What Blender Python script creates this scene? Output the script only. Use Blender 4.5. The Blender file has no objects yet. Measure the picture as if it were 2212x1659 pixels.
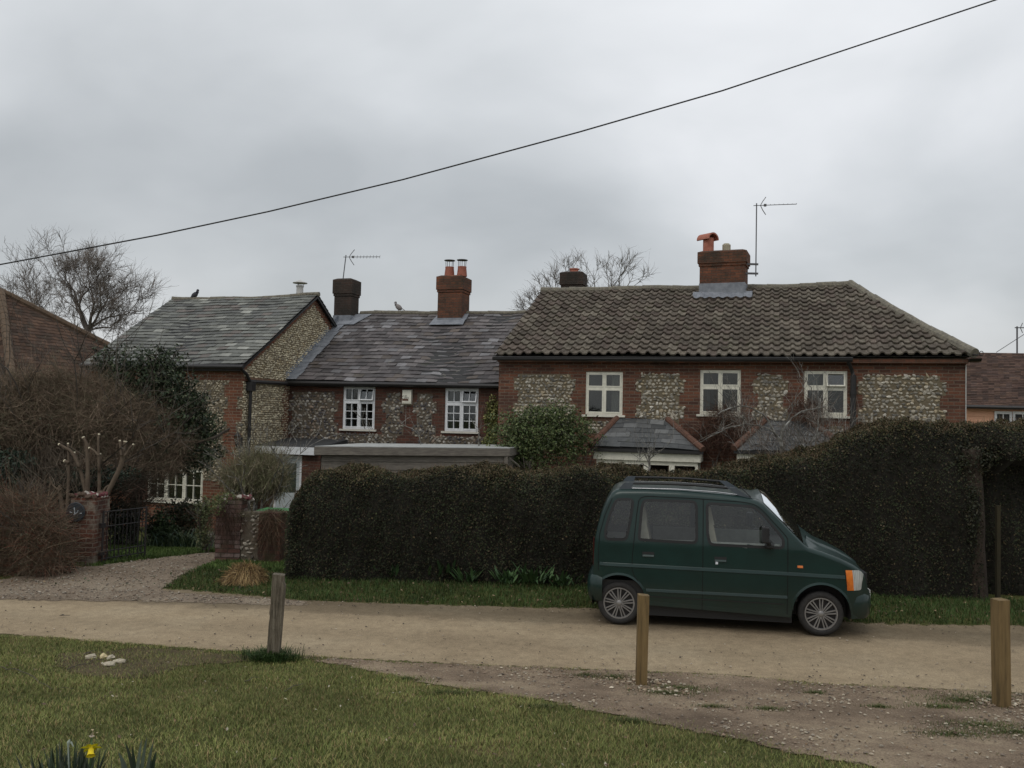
import bpy, math, random
import numpy as np
from mathutils import Matrix, Vector
rs = np.random.RandomState(7)
random.seed(7)
sc = bpy.context.scene
R = math.radians
# ---------------------------------------------------------------- camera
EYE = 2.6
TP, ROLL = 0.04, 0.022
cam = bpy.data.cameras.new('camera'); cam.sensor_fit = 'HORIZONTAL'; cam.sensor_width = 36
cam.lens = 31.12; cam.clip_start = 0.1; cam.clip_end = 3000
co = bpy.data.objects.new('camera', cam); sc.collection.objects.link(co)
co.matrix_world = Matrix.Translation((0, 0, EYE)) @ Matrix.Rotation(R(90) + math.atan(TP), 4, 'X') @ Matrix.Rotation(ROLL, 4, 'Z')
sc.camera = co
# ---------------------------------------------------------------- sky, sun, exposure
W = bpy.data.worlds.new("World"); sc.world = W; W.use_nodes = True
SUN_EL, SUN_ROT = R(52), R(205)
SKYLOC = (9.354691, -12.947421, -2.699807)
def build_world():
    nt = W.node_tree; N = nt.nodes; L = nt.links; N.clear()
    out = N.new('ShaderNodeOutputWorld')
    sky = N.new('ShaderNodeTexSky'); sky.sky_type = 'NISHITA'; sky.sun_disc = False
    sky.sun_elevation = SUN_EL; sky.sun_rotation = SUN_ROT; sky.dust_density = 4
    b1 = N.new('ShaderNodeBackground'); b1.inputs[1].default_value = 0.02
    L.new(sky.outputs[0], b1.inputs[0])
    tc = N.new('ShaderNodeTexCoord')
    sep = N.new('ShaderNodeSeparateXYZ'); L.new(tc.outputs['Generated'], sep.inputs[0])
    ad = N.new('ShaderNodeMath'); ad.operation = 'ADD'; L.new(sep.outputs[2], ad.inputs[0]); ad.inputs[1].default_value = 0.6
    mx = N.new('ShaderNodeMath'); mx.operation = 'MAXIMUM'; L.new(ad.outputs[0], mx.inputs[0]); mx.inputs[1].default_value = 0.2
    dx = N.new('ShaderNodeMath'); dx.operation = 'DIVIDE'; L.new(sep.outputs[0], dx.inputs[0]); L.new(mx.outputs[0], dx.inputs[1])
    dy = N.new('ShaderNodeMath'); dy.operation = 'DIVIDE'; L.new(sep.outputs[1], dy.inputs[0]); L.new(mx.outputs[0], dy.inputs[1])
    cmb = N.new('ShaderNodeCombineXYZ'); L.new(dx.outputs[0], cmb.inputs[0]); L.new(dy.outputs[0], cmb.inputs[1])
    mp = N.new('ShaderNodeMapping'); L.new(cmb.outputs[0], mp.inputs[0])
    mp.inputs['Location'].default_value = SKYLOC
    mp.inputs['Rotation'].default_value = (0, 0, 0.76702); mp.inputs['Scale'].default_value = (1.0, 1.25, 1)
    n1 = N.new('ShaderNodeTexNoise'); n1.inputs['Scale'].default_value = 1.9; n1.inputs['Detail'].default_value = 6
    n1.inputs['Roughness'].default_value = 0.42; n1.inputs['Distortion'].default_value = 0.25
    L.new(mp.outputs[0], n1.inputs['Vector'])
    n2 = N.new('ShaderNodeTexNoise'); n2.inputs['Scale'].default_value = 3.6; n2.inputs['Detail'].default_value = 6
    n2.inputs['Roughness'].default_value = 0.42; n2.inputs['Distortion'].default_value = 0.4
    L.new(mp.outputs[0], n2.inputs['Vector'])
    m = N.new('ShaderNodeMath'); m.operation = 'MULTIPLY_ADD'; L.new(n2.outputs[0], m.inputs[0]); m.inputs[1].default_value = 0.30
    sb = N.new('ShaderNodeMath'); sb.operation = 'MULTIPLY'; L.new(n1.outputs[0], sb.inputs[0]); sb.inputs[1].default_value = 0.85
    L.new(sb.outputs[0], m.inputs[2])
    # the cloud deck is thinner (brighter) ahead than behind the viewer
    gr = N.new('ShaderNodeMapRange'); L.new(sep.outputs[1], gr.inputs[0]); gr.inputs[1].default_value = -0.6; gr.inputs[2].default_value = 0.95; gr.inputs[3].default_value = 0.82; gr.inputs[4].default_value = 0.99
    rp = N.new('ShaderNodeValToRGB'); L.new(m.outputs[0], rp.inputs[0])
    e = rp.color_ramp.elements
    e[0].position = 0.42; e[0].color = (0.40, 0.415, 0.42, 1)
    e[1].position = 0.80; e[1].color = (0.76, 0.765, 0.775, 1)
    k = rp.color_ramp.elements.new(0.60); k.color = (0.55, 0.565, 0.572, 1)
    ge = N.new('ShaderNodeMapRange'); L.new(sep.outputs[2], ge.inputs[0]); ge.inputs[1].default_value = 0.02; ge.inputs[2].default_value = 0.5; ge.inputs[3].default_value = 0.80; ge.inputs[4].default_value = 1.22   # an overcast sky brightens towards the zenith
    gm = N.new('ShaderNodeMath'); gm.operation = 'MULTIPLY'; L.new(gr.outputs[0], gm.inputs[0]); L.new(ge.outputs[0], gm.inputs[1])
    b2 = N.new('ShaderNodeBackground'); L.new(gm.outputs[0], b2.inputs[1])
    L.new(rp.outputs[0], b2.inputs[0])
    a = N.new('ShaderNodeAddShader'); L.new(b1.outputs[0], a.inputs[0]); L.new(b2.outputs[0], a.inputs[1])
    L.new(a.outputs[0], out.inputs[0])
build_world()
sl = bpy.data.lights.new('sun', 'SUN'); sl.energy = 0.4; sl.angle = R(25); sl.color = (1, 0.97, 0.93)
so = bpy.data.objects.new('sun', sl); sc.collection.objects.link(so)
so.rotation_euler = (R(90) - SUN_EL, 0, R(180) - SUN_ROT)
sc.view_settings.view_transform = 'Standard'; sc.view_settings.look = 'None'
sc.view_settings.exposure = 0.10; sc.view_settings.gamma = 1.0
try: sc.view_settings.use_curve_mapping = False
except Exception: pass
sc.cycles.max_bounces = 5; sc.cycles.diffuse_bounces = 2; sc.cycles.glossy_bounces = 3
sc.cycles.transparent_max_bounces = 12; sc.cycles.use_denoising = True
# ---------------------------------------------------------------- measuring helpers (photo coordinates 2212 x 1659)
F = 1912.0
def ray(px, py):
    x, y = px - 1106, 829.5 - py
    c, s = math.cos(ROLL), math.sin(ROLL); x, y = x*c - y*s, x*s + y*c
    p = math.atan(TP)
    d = (x, F*math.cos(p) - y*math.sin(p), y*math.cos(p) + F*math.sin(p))
    return d[0]/d[1], d[2]/d[1]
TH = R(16.3); CT, ST = math.cos(TH), math.sin(TH); JX, JY = -6.04, 23.98
def fac(px, py, t):
    a, b = ray(px, py); k = (t + JX*ST + JY*CT)/(a*ST + CT)
    return ((k*a - JX)*CT - (k - JY)*ST, b*k + EYE)
def endw(px, py, s=0):
    a, b = ray(px, py); k = (s + JX*CT - JY*ST)/(a*CT - ST)
    return ((k*a - JX)*ST + (k - JY)*CT, b*k + EYE)
def gp(px, py, z=0.0):
    a, b = ray(px, py); k = (z - EYE)/b; return k*a, k
def at(px, py, Y):
    a, b = ray(px, py); return Vector((a*Y, Y, EYE + b*Y))
def row(s, t): return JX + s*CT + t*ST, JY - s*ST + t*CT
# ---------------------------------------------------------------- terrain height
def sstep(a, b, x):
    t = np.clip((x - a)/(b - a), 0, 1); return t*t*(3 - 2*t)
def hgt(X, Y):
    X = np.asarray(X, float); Y = np.asarray(Y, float)
    d = Y + 0.14*X
    z = 0.12*np.maximum(0, 9.1 - np.maximum(d, -1.5))
    z = z + 0.07*sstep(12.2, 13.4, d) - 0.42*sstep(14.6, 19.5, d)
    z = z + 0.012*np.sin(X*1.9 + 0.6*Y)*np.sin(Y*2.3 - X*0.8)*(np.clip((9.2 - d)/1.0, 0, 1) + np.clip((d - 12.6), 0, 1))
    return z
def h1(x, y): return float(hgt(x, y))
# ---------------------------------------------------------------- mesh builder
class MB:
    def __init__(s): s.v = []; s.q = []; s.t = []; s.n = 0; s.c = []; s.hasc = False; s.ng = []
    def add(s, verts, quads=None, tris=None, col=None, ngons=None):
        verts = np.asarray(verts, float).reshape(-1, 3)
        if quads is not None and len(quads): s.q.append(np.asarray(quads, int).reshape(-1, 4) + s.n)
        if tris is not None and len(tris): s.t.append(np.asarray(tris, int).reshape(-1, 3) + s.n)
        if ngons:
            for g in ngons: s.ng.append([i + s.n for i in g])
        m = len(verts)
        if col is None: cc = np.ones((m, 3))
        else:
            cc = np.asarray(col, float)
            if cc.ndim == 1: cc = np.tile(cc[None, :3], (m, 1))
            s.hasc = True
        s.c.append(cc); s.v.append(verts); s.n += m
        return s
    def box(s, x0, x1, y0, y1, z0, z1, col=None):
        v = [(x0,y0,z0),(x1,y0,z0),(x1,y1,z0),(x0,y1,z0),(x0,y0,z1),(x1,y0,z1),(x1,y1,z1),(x0,y1,z1)]
        s.add(v, [(0,3,2,1),(4,5,6,7),(0,1,5,4),(1,2,6,5),(2,3,7,6),(3,0,4,7)], col=col); return s
    def quad(s, a, b, c, d, col=None): s.add([a, b, c, d], [(0,1,2,3)], col=col); return s
    def poly(s, pts, col=None): s.add(pts, ngons=[list(range(len(pts)))], col=col); return s
    def prism(s, pts, axis, a0, a1, col=None):
        # pts 2D outline; axis: which coordinate is extruded
        def mk(p, a):
            l = list(p); l.insert(axis, a); return l
        n = len(pts)
        v = [mk(p, a0) for p in pts] + [mk(p, a1) for p in pts]
        s.add(v, [(i, (i+1) % n, n + (i+1) % n, n + i) for i in range(n)], col=col, ngons=[list(range(n)), list(range(2*n-1, n-1, -1))]); return s
    def tube(s, pts, rad, n=6, col=None, cap=True):
        pts = np.asarray(pts, float); K = len(pts)
        rad = np.full(K, rad) if np.isscalar(rad) else np.asarray(rad, float)
        T = np.gradient(pts, axis=0); T /= (np.linalg.norm(T, axis=1)[:, None] + 1e-9)
        up = np.array([0.0, 0, 1.0]) if abs(T[0][2]) < 0.9 else np.array([1.0, 0, 0])
        A = np.cross(T, up); A /= (np.linalg.norm(A, axis=1)[:, None] + 1e-9); B = np.cross(T, A)
        an = np.arange(n)*2*math.pi/n
        V = (pts[:, None, :] + rad[:, None, None]*(np.cos(an)[None, :, None]*A[:, None, :] + np.sin(an)[None, :, None]*B[:, None, :])).reshape(-1, 3)
        i = np.arange(K-1)[:, None]*n; j = np.arange(n)[None, :]; j2 = (j+1) % n
        Q = np.stack([i+j, i+j2, i+n+j2, i+n+j], -1).reshape(-1, 4)
        ng = [list(range(n))[::-1], [(K-1)*n + a for a in range(n)]] if cap else None
        s.add(V, Q, col=col, ngons=ng); return s
    def lathe(s, prof, c=(0,0,0), axis=2, n=20, col=None):
        # prof: (radius, height) along axis
        prof = np.asarray(prof, float); K = len(prof); an = np.arange(n)*2*math.pi/n
        r = prof[:, 0][:, None]; h = np.repeat(prof[:, 1][:, None], n, 1)
        a = r*np.cos(an)[None]; b = r*np.sin(an)[None]
        ax = {2: (a, b, h), 1: (a, h, b), 0: (h, a, b)}[axis]
        V = np.stack(ax, -1).reshape(-1, 3) + np.array(c, float)
        i = np.arange(K-1)[:, None]*n; j = np.arange(n)[None, :]; j2 = (j+1) % n
        s.add(V, np.stack([i+j, i+j2, i+n+j2, i+n+j], -1).reshape(-1, 4), col=col); return s
    def ribbons(s, P, w, side, col):
        # P (N,K,3) centre lines; w (K,) or (N,K) half widths; side (N,3)
        N, K, _ = P.shape; w = np.broadcast_to(w, (N, K))
        L_ = P - side[:, None, :]*w[..., None]; R_ = P + side[:, None, :]*w[..., None]
        V = np.stack([L_, R_], 2).reshape(-1, 3)
        b = (np.arange(N)*K*2)[:, None] + (np.arange(K-1)*2)[None, :]
        Q = np.stack([b, b+1, b+3, b+2], -1).reshape(-1, 4)
        col = np.asarray(col, float)
        if col.ndim == 2: col = np.repeat(col, K*2, 0)
        s.add(V, Q, col=col); return s
    def leaves(s, C, size, col, nrm=None, spread=1.0, aspect=0.55):
        N = len(C); size = np.broadcast_to(np.asarray(size, float), (N,))
        a = rs.normal(size=(N, 3))
        if nrm is not None: a = nrm + spread*a*0.6
        a /= np.linalg.norm(a, axis=1)[:, None] + 1e-9
        b = rs.normal(size=(N, 3)); b -= a*(a*b).sum(1)[:, None]; b /= np.linalg.norm(b, axis=1)[:, None] + 1e-9
        c = np.cross(a, b)
        l = size[:, None]; wv = size[:, None]*aspect
        V = np.stack([C - b*l*0.5, C + c*wv*0.5 + a*l*0.06, C + b*l*0.5, C - c*wv*0.5 + a*l*0.06], 1).reshape(-1, 3)
        Q = (np.arange(N)*4)[:, None] + np.arange(4)[None]
        s.add(V, Q, col=np.repeat(np.asarray(col, float), 4, 0)); return s
    def xf(s, fn):
        for i in range(len(s.v)): s.v[i] = fn(s.v[i])
        return s
    def mesh(s, name, smooth=False):
        v = np.concatenate(s.v) if s.v else np.zeros((0, 3))
        loops = []; starts = []; tot = []; k = 0
        for arr, m in ((s.q, 4), (s.t, 3)):
            if arr:
                A = np.concatenate(arr); loops.append(A.ravel()); starts.append(k + np.arange(len(A))*m); tot.append(np.full(len(A), m)); k += A.size
        for g in s.ng:
            loops.append(np.array(g)); starts.append(np.array([k])); tot.append(np.array([len(g)])); k += len(g)
        me = bpy.data.meshes.new(name)
        me.vertices.add(len(v)); me.vertices.foreach_set('co', v.ravel())
        lo = np.concatenate(loops); st = np.concatenate(starts)
        me.loops.add(len(lo)); me.loops.foreach_set('vertex_index', lo.astype(np.int32))
        me.polygons.add(len(st)); me.polygons.foreach_set('loop_start', st.astype(np.int32))
        me.polygons.foreach_set('loop_total', np.concatenate(tot).astype(np.int32))
        me.update(calc_edges=True)
        me.polygons.foreach_set('use_smooth', np.full(len(st), bool(smooth)))
        if s.hasc:
            c = np.concatenate(s.c); c = np.concatenate([c, np.ones((len(c), 1))], 1)
            at_ = me.color_attributes.new('col', 'FLOAT_COLOR', 'POINT'); at_.data.foreach_set('color', c.ravel().astype(np.float32))
        me.validate()
        return me
def O(name, mb, mat, parent=None, smooth=False, label=None, cat=None, group=None, kind=None, auto=None):
    me = mb.mesh(name, smooth or auto is not None)
    me.materials.append(mat)
    o = bpy.data.objects.new(name, me); sc.collection.objects.link(o)
    if parent is not None: o.parent = parent
    if auto is not None:
        try: me.set_sharp_from_angle(angle=R(auto))
        except Exception: pass
    tag(o, label, cat, group, kind)
    return o
def tag(o, label=None, cat=None, group=None, kind=None):
    if label: o['label'] = label
    if cat: o['category'] = cat
    if group: o['group'] = group
    if kind: o['kind'] = kind
def E(name, label, cat, loc, rotz=0, group=None):
    o = bpy.data.objects.new(name, None); sc.collection.objects.link(o)
    o.location = loc; o.rotation_euler = (0, 0, rotz); o.empty_display_size = 0.2
    tag(o, label, cat, group); return o
# ---------------------------------------------------------------- materials
def nodes(name):
    m = bpy.data.materials.new(name); m.use_nodes = True; nt = m.node_tree
    return m, nt.nodes, nt.links, nt.nodes['Principled BSDF']
def nz(N, L, scale, detail=4, rough=0.55, vec=None, dist=0.0):
    n = N.new('ShaderNodeTexNoise'); n.inputs['Scale'].default_value = scale; n.inputs['Detail'].default_value = detail
    n.inputs['Roughness'].default_value = rough; n.inputs['Distortion'].default_value = dist
    if vec is not None: L.new(vec, n.inputs['Vector'])
    return n
def ramp(N, L, src, stops):
    r = N.new('ShaderNodeValToRGB'); L.new(src, r.inputs[0]); e = r.color_ramp.elements
    while len(e) < len(stops): e.new(0.5)
    for i, (p, c) in enumerate(stops):
        e[i].position = p; e[i].color = (c[0], c[1], c[2], 1) if not np.isscalar(c) else (c, c, c, 1)
    return r
def mixc(N, L, a, b, fac, mode='MIX'):
    m = N.new('ShaderNodeMix'); m.data_type = 'RGBA'; m.blend_type = mode
    for sck, val in ((m.inputs[6], a), (m.inputs[7], b), (m.inputs[0], fac)):
        if hasattr(val, 'links') or hasattr(val, 'is_linked'): L.new(val, sck)
        elif np.isscalar(val): sck.default_value = val
        else: sck.default_value = (val[0], val[1], val[2], 1)
    return m.outputs[2]
def bump(N, L, b, src, strength, dist):
    bp = N.new('ShaderNodeBump'); bp.inputs['Strength'].default_value = strength; bp.inputs['Distance'].default_value = dist
    L.new(src, bp.inputs['Height']); L.new(bp.outputs[0], b.inputs['Normal'])
def objc(N):
    return N.new('ShaderNodeTexCoord').outputs['Object']
def mat_noise(name, c1, c2, scale=8, rough=0.8, detail=5, metal=0, bmp=0, bscale=None, stretch=None, c3=None):
    m, N, L, b = nodes(name); v = objc(N)
    if stretch:
        mp = N.new('ShaderNodeMapping'); mp.inputs['Scale'].default_value = stretch; L.new(v, mp.inputs[0]); v = mp.outputs[0]
    n = nz(N, L, scale, detail, 0.6, v)
    st = [(0.3, c1), (0.7, c2)] if c3 is None else [(0.28, c1), (0.5, c2), (0.72, c3)]
    r = ramp(N, L, n.outputs[0], st); L.new(r.outputs[0], b.inputs['Base Color'])
    b.inputs['Roughness'].default_value = rough; b.inputs['Metallic'].default_value = metal
    if bmp: bump(N, L, b, nz(N, L, bscale or scale*3, 4, 0.6, v).outputs[0], bmp, 0.02)
    return m
def mat_col(name, rough=0.8, nscale=20, namt=0.35, spec=0.3, bmp=0, transl=0, nsc2=None, lichen=None):
    """base colour from the per-piece colour attribute, varied by noise"""
    m, N, L, b = nodes(name); v = objc(N)
    a = N.new('ShaderNodeAttribute'); a.attribute_name = 'col'
    n = nz(N, L, nscale, 5, 0.6, v)
    r = ramp(N, L, n.outputs[0], [(0.25, 1 - namt), (0.75, 1 + namt)])
    c = mixc(N, L, a.outputs['Color'], r.outputs[0], 1.0, 'MULTIPLY')
    if nsc2:
        n2 = nz(N, L, nsc2, 3, 0.5, v); r2 = ramp(N, L, n2.outputs[0], [(0.3, 0.72), (0.7, 1.2)])
        c = mixc(N, L, c, r2.outputs[0], 1.0, 'MULTIPLY')
    if lichen:
        for sc_, th, colr, amt in lichen:
            n3 = nz(N, L, sc_, 6, 0.7, v, 0.3); r3 = ramp(N, L, n3.outputs[0], [(th, 0.0), (th+.05, amt)]); c = mixc(N, L, c, colr, r3.outputs[0])
    L.new(c, b.inputs['Base Color']); b.inputs['Roughness'].default_value = rough
    b.inputs['Specular IOR Level'].default_value = spec
    if bmp: bump(N, L, b, nz(N, L, nscale*2.5, 4, 0.6, v).outputs[0], bmp, 0.01)
    return m
def mat_plain(name, c, rough=0.6, metal=0, spec=0.5):
    m, N, L, b = nodes(name); v = objc(N)
    n = nz(N, L, 9, 4, 0.6, v)
    r = ramp(N, L, n.outputs[0], [(0.3, tuple(x*0.86 for x in c)), (0.7, tuple(min(1, x*1.1) for x in c))])
    L.new(r.outputs[0], b.inputs['Base Color'])
    b.inputs['Roughness'].default_value = rough; b.inputs['Metallic'].default_value = metal; b.inputs['Specular IOR Level'].default_value = spec
    return m
def mat_brick(name, c1, c2, mort, dark=(0.05, 0.035, 0.03), stain=0.5, moss=None, bw=0.225, rh=0.075, ms=0.008):
    m, N, L, b = nodes(name); v = objc(N)
    sp = N.new('ShaderNodeSeparateXYZ'); L.new(v, sp.inputs[0])
    ad = N.new('ShaderNodeMath'); ad.operation = 'ADD'; L.new(sp.outputs[0], ad.inputs[0]); L.new(sp.outputs[1], ad.inputs[1])
    cb = N.new('ShaderNodeCombineXYZ'); L.new(ad.outputs[0], cb.inputs[0]); L.new(sp.outputs[2], cb.inputs[1])
    wn = nz(N, L, 6, 2, 0.5, v); wv = N.new('ShaderNodeVectorMath'); wv.operation = 'MULTIPLY_ADD'
    L.new(wn.outputs['Color'], wv.inputs[0]); wv.inputs[1].default_value = (0.012, 0.01, 0); L.new(cb.outputs[0], wv.inputs[2])
    br = N.new('ShaderNodeTexBrick'); L.new(wv.outputs[0], br.inputs['Vector'])
    br.inputs['Scale'].default_value = 1; br.inputs['Brick Width'].default_value = bw; br.inputs['Row Height'].default_value = rh
    br.inputs['Mortar Size'].default_value = ms; br.inputs['Mortar Smooth'].default_value = 0.2; br.inputs['Bias'].default_value = -0.1
    br.inputs['Color1'].default_value = (*c1, 1); br.inputs['Color2'].default_value = (*c2, 1); br.inputs['Mortar'].default_value = (*mort, 1)
    n1 = nz(N, L, 2.2, 4, 0.6, v); r1 = ramp(N, L, n1.outputs[0], [(0.35, 0.0), (0.7, stain)])
    c = mixc(N, L, br.outputs['Color'], dark, r1.outputs[0])
    n2 = nz(N, L, 30, 4, 0.6, v); r2 = ramp(N, L, n2.outputs[0], [(0.25, 0.75), (0.75, 1.25)])
    c = mixc(N, L, c, r2.outputs[0], 1.0, 'MULTIPLY')
    if moss:
        n3 = nz(N, L, 3.3, 5, 0.65, v); r3 = ramp(N, L, n3.outputs[0], [(0.5, 0.0), (0.62, 0.75)])
        c = mixc(N, L, c, moss, r3.outputs[0])
    L.new(c, b.inputs['Base Color']); b.inputs['Roughness'].default_value = 0.9; b.inputs['Specular IOR Level'].default_value = 0.2
    inv = N.new('ShaderNodeMath'); inv.operation = 'MULTIPLY_ADD'; L.new(br.outputs['Fac'], inv.inputs[0]); inv.inputs[1].default_value = -1; inv.inputs[2].default_value = 1
    bump(N, L, b, inv.outputs[0], 0.6, 0.01)
    return m
def mat_edge(name, build):
    """sheet laid on the ground; ragged noisy border from the 'edge' attribute"""
    m, N, L, b = nodes(name); v = objc(N)
    build(m, N, L, b, v)
    a = N.new('ShaderNodeAttribute'); a.attribute_name = 'edge'
    n = nz(N, L, 5, 8, 0.72, v)
    s = N.new('ShaderNodeMath'); s.operation = 'MULTIPLY_ADD'; L.new(n.outputs[0], s.inputs[0]); s.inputs[1].default_value = 0.55; s.inputs[2].default_value = -0.275
    ad = N.new('ShaderNodeMath'); L.new(a.outputs['Fac'], ad.inputs[0]); L.new(s.outputs[0], ad.inputs[1])
    mr = N.new('ShaderNodeMapRange'); L.new(ad.outputs[0], mr.inputs[0]); mr.inputs[1].default_value = -0.015; mr.inputs[2].default_value = 0.03
    L.new(mr.outputs[0], b.inputs['Alpha'])
    return m
M = {}
M['brick'] = mat_brick('red_brick', (0.215, 0.092, 0.056), (0.09, 0.048, 0.037), (0.20, 0.148, 0.11), ms=0.01)
M['brick_mid'] = mat_brick('brown_brick', (0.155, 0.066, 0.046), (0.07, 0.039, 0.031), (0.14, 0.105, 0.08), stain=0.5)
M['brick_orange'] = mat_brick('orange_brick', (0.23, 0.092, 0.052), (0.13, 0.06, 0.042), (0.26, 0.2, 0.14), stain=0.35)
M['brick_chim'] = mat_brick('chimney_brick', (0.25, 0.098, 0.055), (0.14, 0.062, 0.042), (0.11, 0.085, 0.065), dark=(0.05, 0.045, 0.035), stain=0.85)
M['brick_sooty'] = mat_brick('sooty_chimney_brick', (0.075, 0.05, 0.04), (0.05, 0.04, 0.034), (0.08, 0.07, 0.06), dark=(0.035, 0.033, 0.028), stain=0.8)
M['brick_old'] = mat_brick('old_garden_brick', (0.12, 0.06, 0.048), (0.25, 0.20, 0.185), (0.06, 0.045, 0.035), stain=0.45, moss=(0.07, 0.06, 0.035))
M['brick_rust'] = mat_brick('rusty_mossy_brick', (0.12, 0.05, 0.032), (0.085, 0.04, 0.028), (0.07, 0.05, 0.035), stain=0.9, moss=(0.055, 0.05, 0.028))
M['brick_lime'] = mat_brick('limed_pier_brick', (0.15, 0.055, 0.035), (0.085, 0.045, 0.035), (0.24, 0.2, 0.16), stain=0.75, moss=(0.25, 0.225, 0.18))
M['mortar_flint'] = mat_noise('flint_mortar', (0.135, 0.108, 0.068), (0.215, 0.18, 0.12), 14, 0.95, bmp=0.5)
M['mortar_dark'] = mat_noise('dark_flint_mortar', (0.10, 0.082, 0.06), (0.16, 0.132, 0.098), 14, 0.95, bmp=0.5)
M['stone'] = mat_col('flint_stones', 0.7, 45, 0.35, 0.35)
M['slate'] = mat_col('roof_slates', 0.62, 9, 0.22, 0.4, bmp=0.25, nsc2=1.1, lichen=[(5, .62, (.24, .23, .19), .5), (2.3, .62, (.05, .055, .035), .5)])
M['tile'] = mat_col('concrete_pantiles', 0.95, 26, 0.45, 0.15, bmp=0.5, nsc2=2.5, lichen=[(9, .63, (.34, .33, .26), .6), (3.1, .60, (.065, .07, .035), .65)])
M['plain_tile'] = mat_col('plain_clay_tiles', 0.95, 14, 0.3, 0.15, bmp=0.5, nsc2=1.5)
M['ridge'] = mat_noise('ridge_tiles', (0.10, 0.09, 0.07), (0.19, 0.175, 0.14), 16, 0.95, c3=(0.26, 0.24, 0.17), bmp=0.4)
M['hip_clay'] = mat_noise('clay_hip_tiles', (0.10, 0.058, 0.042), (0.175, 0.085, 0.055), 10, 0.9, bmp=0.3)
M['hip_brown'] = mat_noise('brown_ridge_tiles', (0.085, 0.06, 0.038), (0.15, 0.10, 0.062), 9, 0.9, bmp=0.3)
M['lead'] = mat_noise('lead_flashing', (0.16, 0.175, 0.20), (0.29, 0.31, 0.34), 7, 0.6, bmp=0.2)
M['white'] = mat_plain('white_paint', (0.82, 0.84, 0.86), 0.45)
M['cream'] = mat_plain('cream_paint', (0.82, 0.80, 0.68), 0.45)
M['stonesill'] = mat_noise('painted_sill', (0.6, 0.58, 0.5), (0.72, 0.7, 0.63), 8, 0.7)
M['black'] = mat_plain('black_plastic', (0.022, 0.021, 0.021), 0.5)
M['iron'] = mat_plain('black_iron', (0.017, 0.015, 0.015), 0.6)
M['curtain'] = mat_noise('curtain_cloth', (0.4, 0.37, 0.3), (0.6, 0.56, 0.47), 22, 0.9, stretch=(3, 3, 0.2))
M['curtain_grey'] = mat_noise('grey_curtain_cloth', (0.22, 0.23, 0.23), (0.38, 0.39, 0.39), 22, 0.9, stretch=(3, 3, 0.2))
M['terracotta'] = mat_noise('terracotta', (0.36, 0.12, 0.08), (0.5, 0.2, 0.14), 9, 0.85)
M['buff'] = mat_noise('buff_pot', (0.35, 0.31, 0.22), (0.5, 0.46, 0.35), 9, 0.85)
M['steel'] = mat_noise('flue_steel', (0.45, 0.44, 0.42), (0.68, 0.67, 0.64), 6, 0.45, metal=0.4)
M['alu'] = mat_plain('aerial_metal', (0.13, 0.13, 0.135), 0.5, 0.3)
M['felt'] = mat_noise('roofing_felt', (0.03, 0.032, 0.034), (0.06, 0.062, 0.065), 12, 0.9)
M['feltpale'] = mat_noise('pale_mineral_felt', (0.30, 0.31, 0.30), (0.45, 0.46, 0.44), 5, 0.9)
M['greywood'] = mat_noise('weathered_board', (0.12, 0.105, 0.09), (0.24, 0.215, 0.18), 5, 0.9, stretch=(0.35, 3, 9), bmp=0.3)
M['render_orange'] = mat_noise('apricot_boarding', (0.78, 0.42, 0.27), (0.86, 0.50, 0.33), 3, 0.8)
M['door_blue'] = mat_plain('pale_grey_door_paint', (0.55, 0.60, 0.62), 0.4)
M['postnew'] = mat_noise('treated_post_timber', (0.06, 0.042, 0.016), (0.18, 0.12, 0.048), 2.4, 0.85, stretch=(9, 9, 0.8), detail=8, bmp=0.5, c3=(0.24, 0.165, 0.07))
M['postold'] = mat_noise('weathered_post_timber', (0.035, 0.03, 0.02), (0.17, 0.14, 0.10), 3.0, 0.95, stretch=(16, 16, 0.7), detail=8, bmp=1.0, c3=(0.3, 0.265, 0.2))
M['bark'] = mat_noise('bark', (0.05, 0.042, 0.035), (0.11, 0.095, 0.08), 8, 0.95)
M['bark_far'] = mat_noise('grey_brown_bark', (0.12, 0.10, 0.09), (0.19, 0.165, 0.145), 3, 0.95)
M['lichen'] = mat_noise('lichened_bark', (0.07, 0.06, 0.05), (0.16, 0.15, 0.13), 9, 0.95, c3=(0.42, 0.42, 0.39))
M['pruned'] = mat_noise('pale_pruned_bark', (0.085, 0.06, 0.04), (0.15, 0.115, 0.08), 6, 0.9)
M['cutwood'] = mat_plain('fresh_cut_wood', (0.75, 0.68, 0.5), 0.8)
M['leaf'] = mat_col('leaves', 0.55, 3, 0.3, 0.35)
M['hedge'] = mat_col('hedge_leaves', 0.7, 2.2, 0.4, 0.2, nsc2=9)
M['twig'] = mat_col('twigs', 0.9, 4, 0.3, 0.2)
M['blade'] = mat_col('grass_blades', 0.7, 1.6, 0.35, 0.2, nsc2=0.6)
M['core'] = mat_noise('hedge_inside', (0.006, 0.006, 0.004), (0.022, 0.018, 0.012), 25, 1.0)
def glass(name, c, rough=0.06, tr=0.5, spec=0.12):
    m, N, L, b = nodes(name); out = [n for n in N if n.type == 'OUTPUT_MATERIAL'][0]
    N.remove(b)
    t = N.new('ShaderNodeBsdfTransparent'); t.inputs[0].default_value = (*c, 1)
    g = N.new('ShaderNodeBsdfGlossy'); g.inputs[0].default_value = (0.9, 0.93, 0.95, 1); g.inputs['Roughness'].default_value = rough
    mx = N.new('ShaderNodeMixShader'); fr = N.new('ShaderNodeFresnel'); fr.inputs[0].default_value = 1.5
    ad = N.new('ShaderNodeMath'); L.new(fr.outputs[0], ad.inputs[0]); ad.inputs[1].default_value = spec; ad.use_clamp = True; L.new(ad.outputs[0], mx.inputs[0])
    L.new(t.outputs[0], mx.inputs[1]); L.new(g.outputs[0], mx.inputs[2]); L.new(mx.outputs[0], out.inputs[0]); return m
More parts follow.
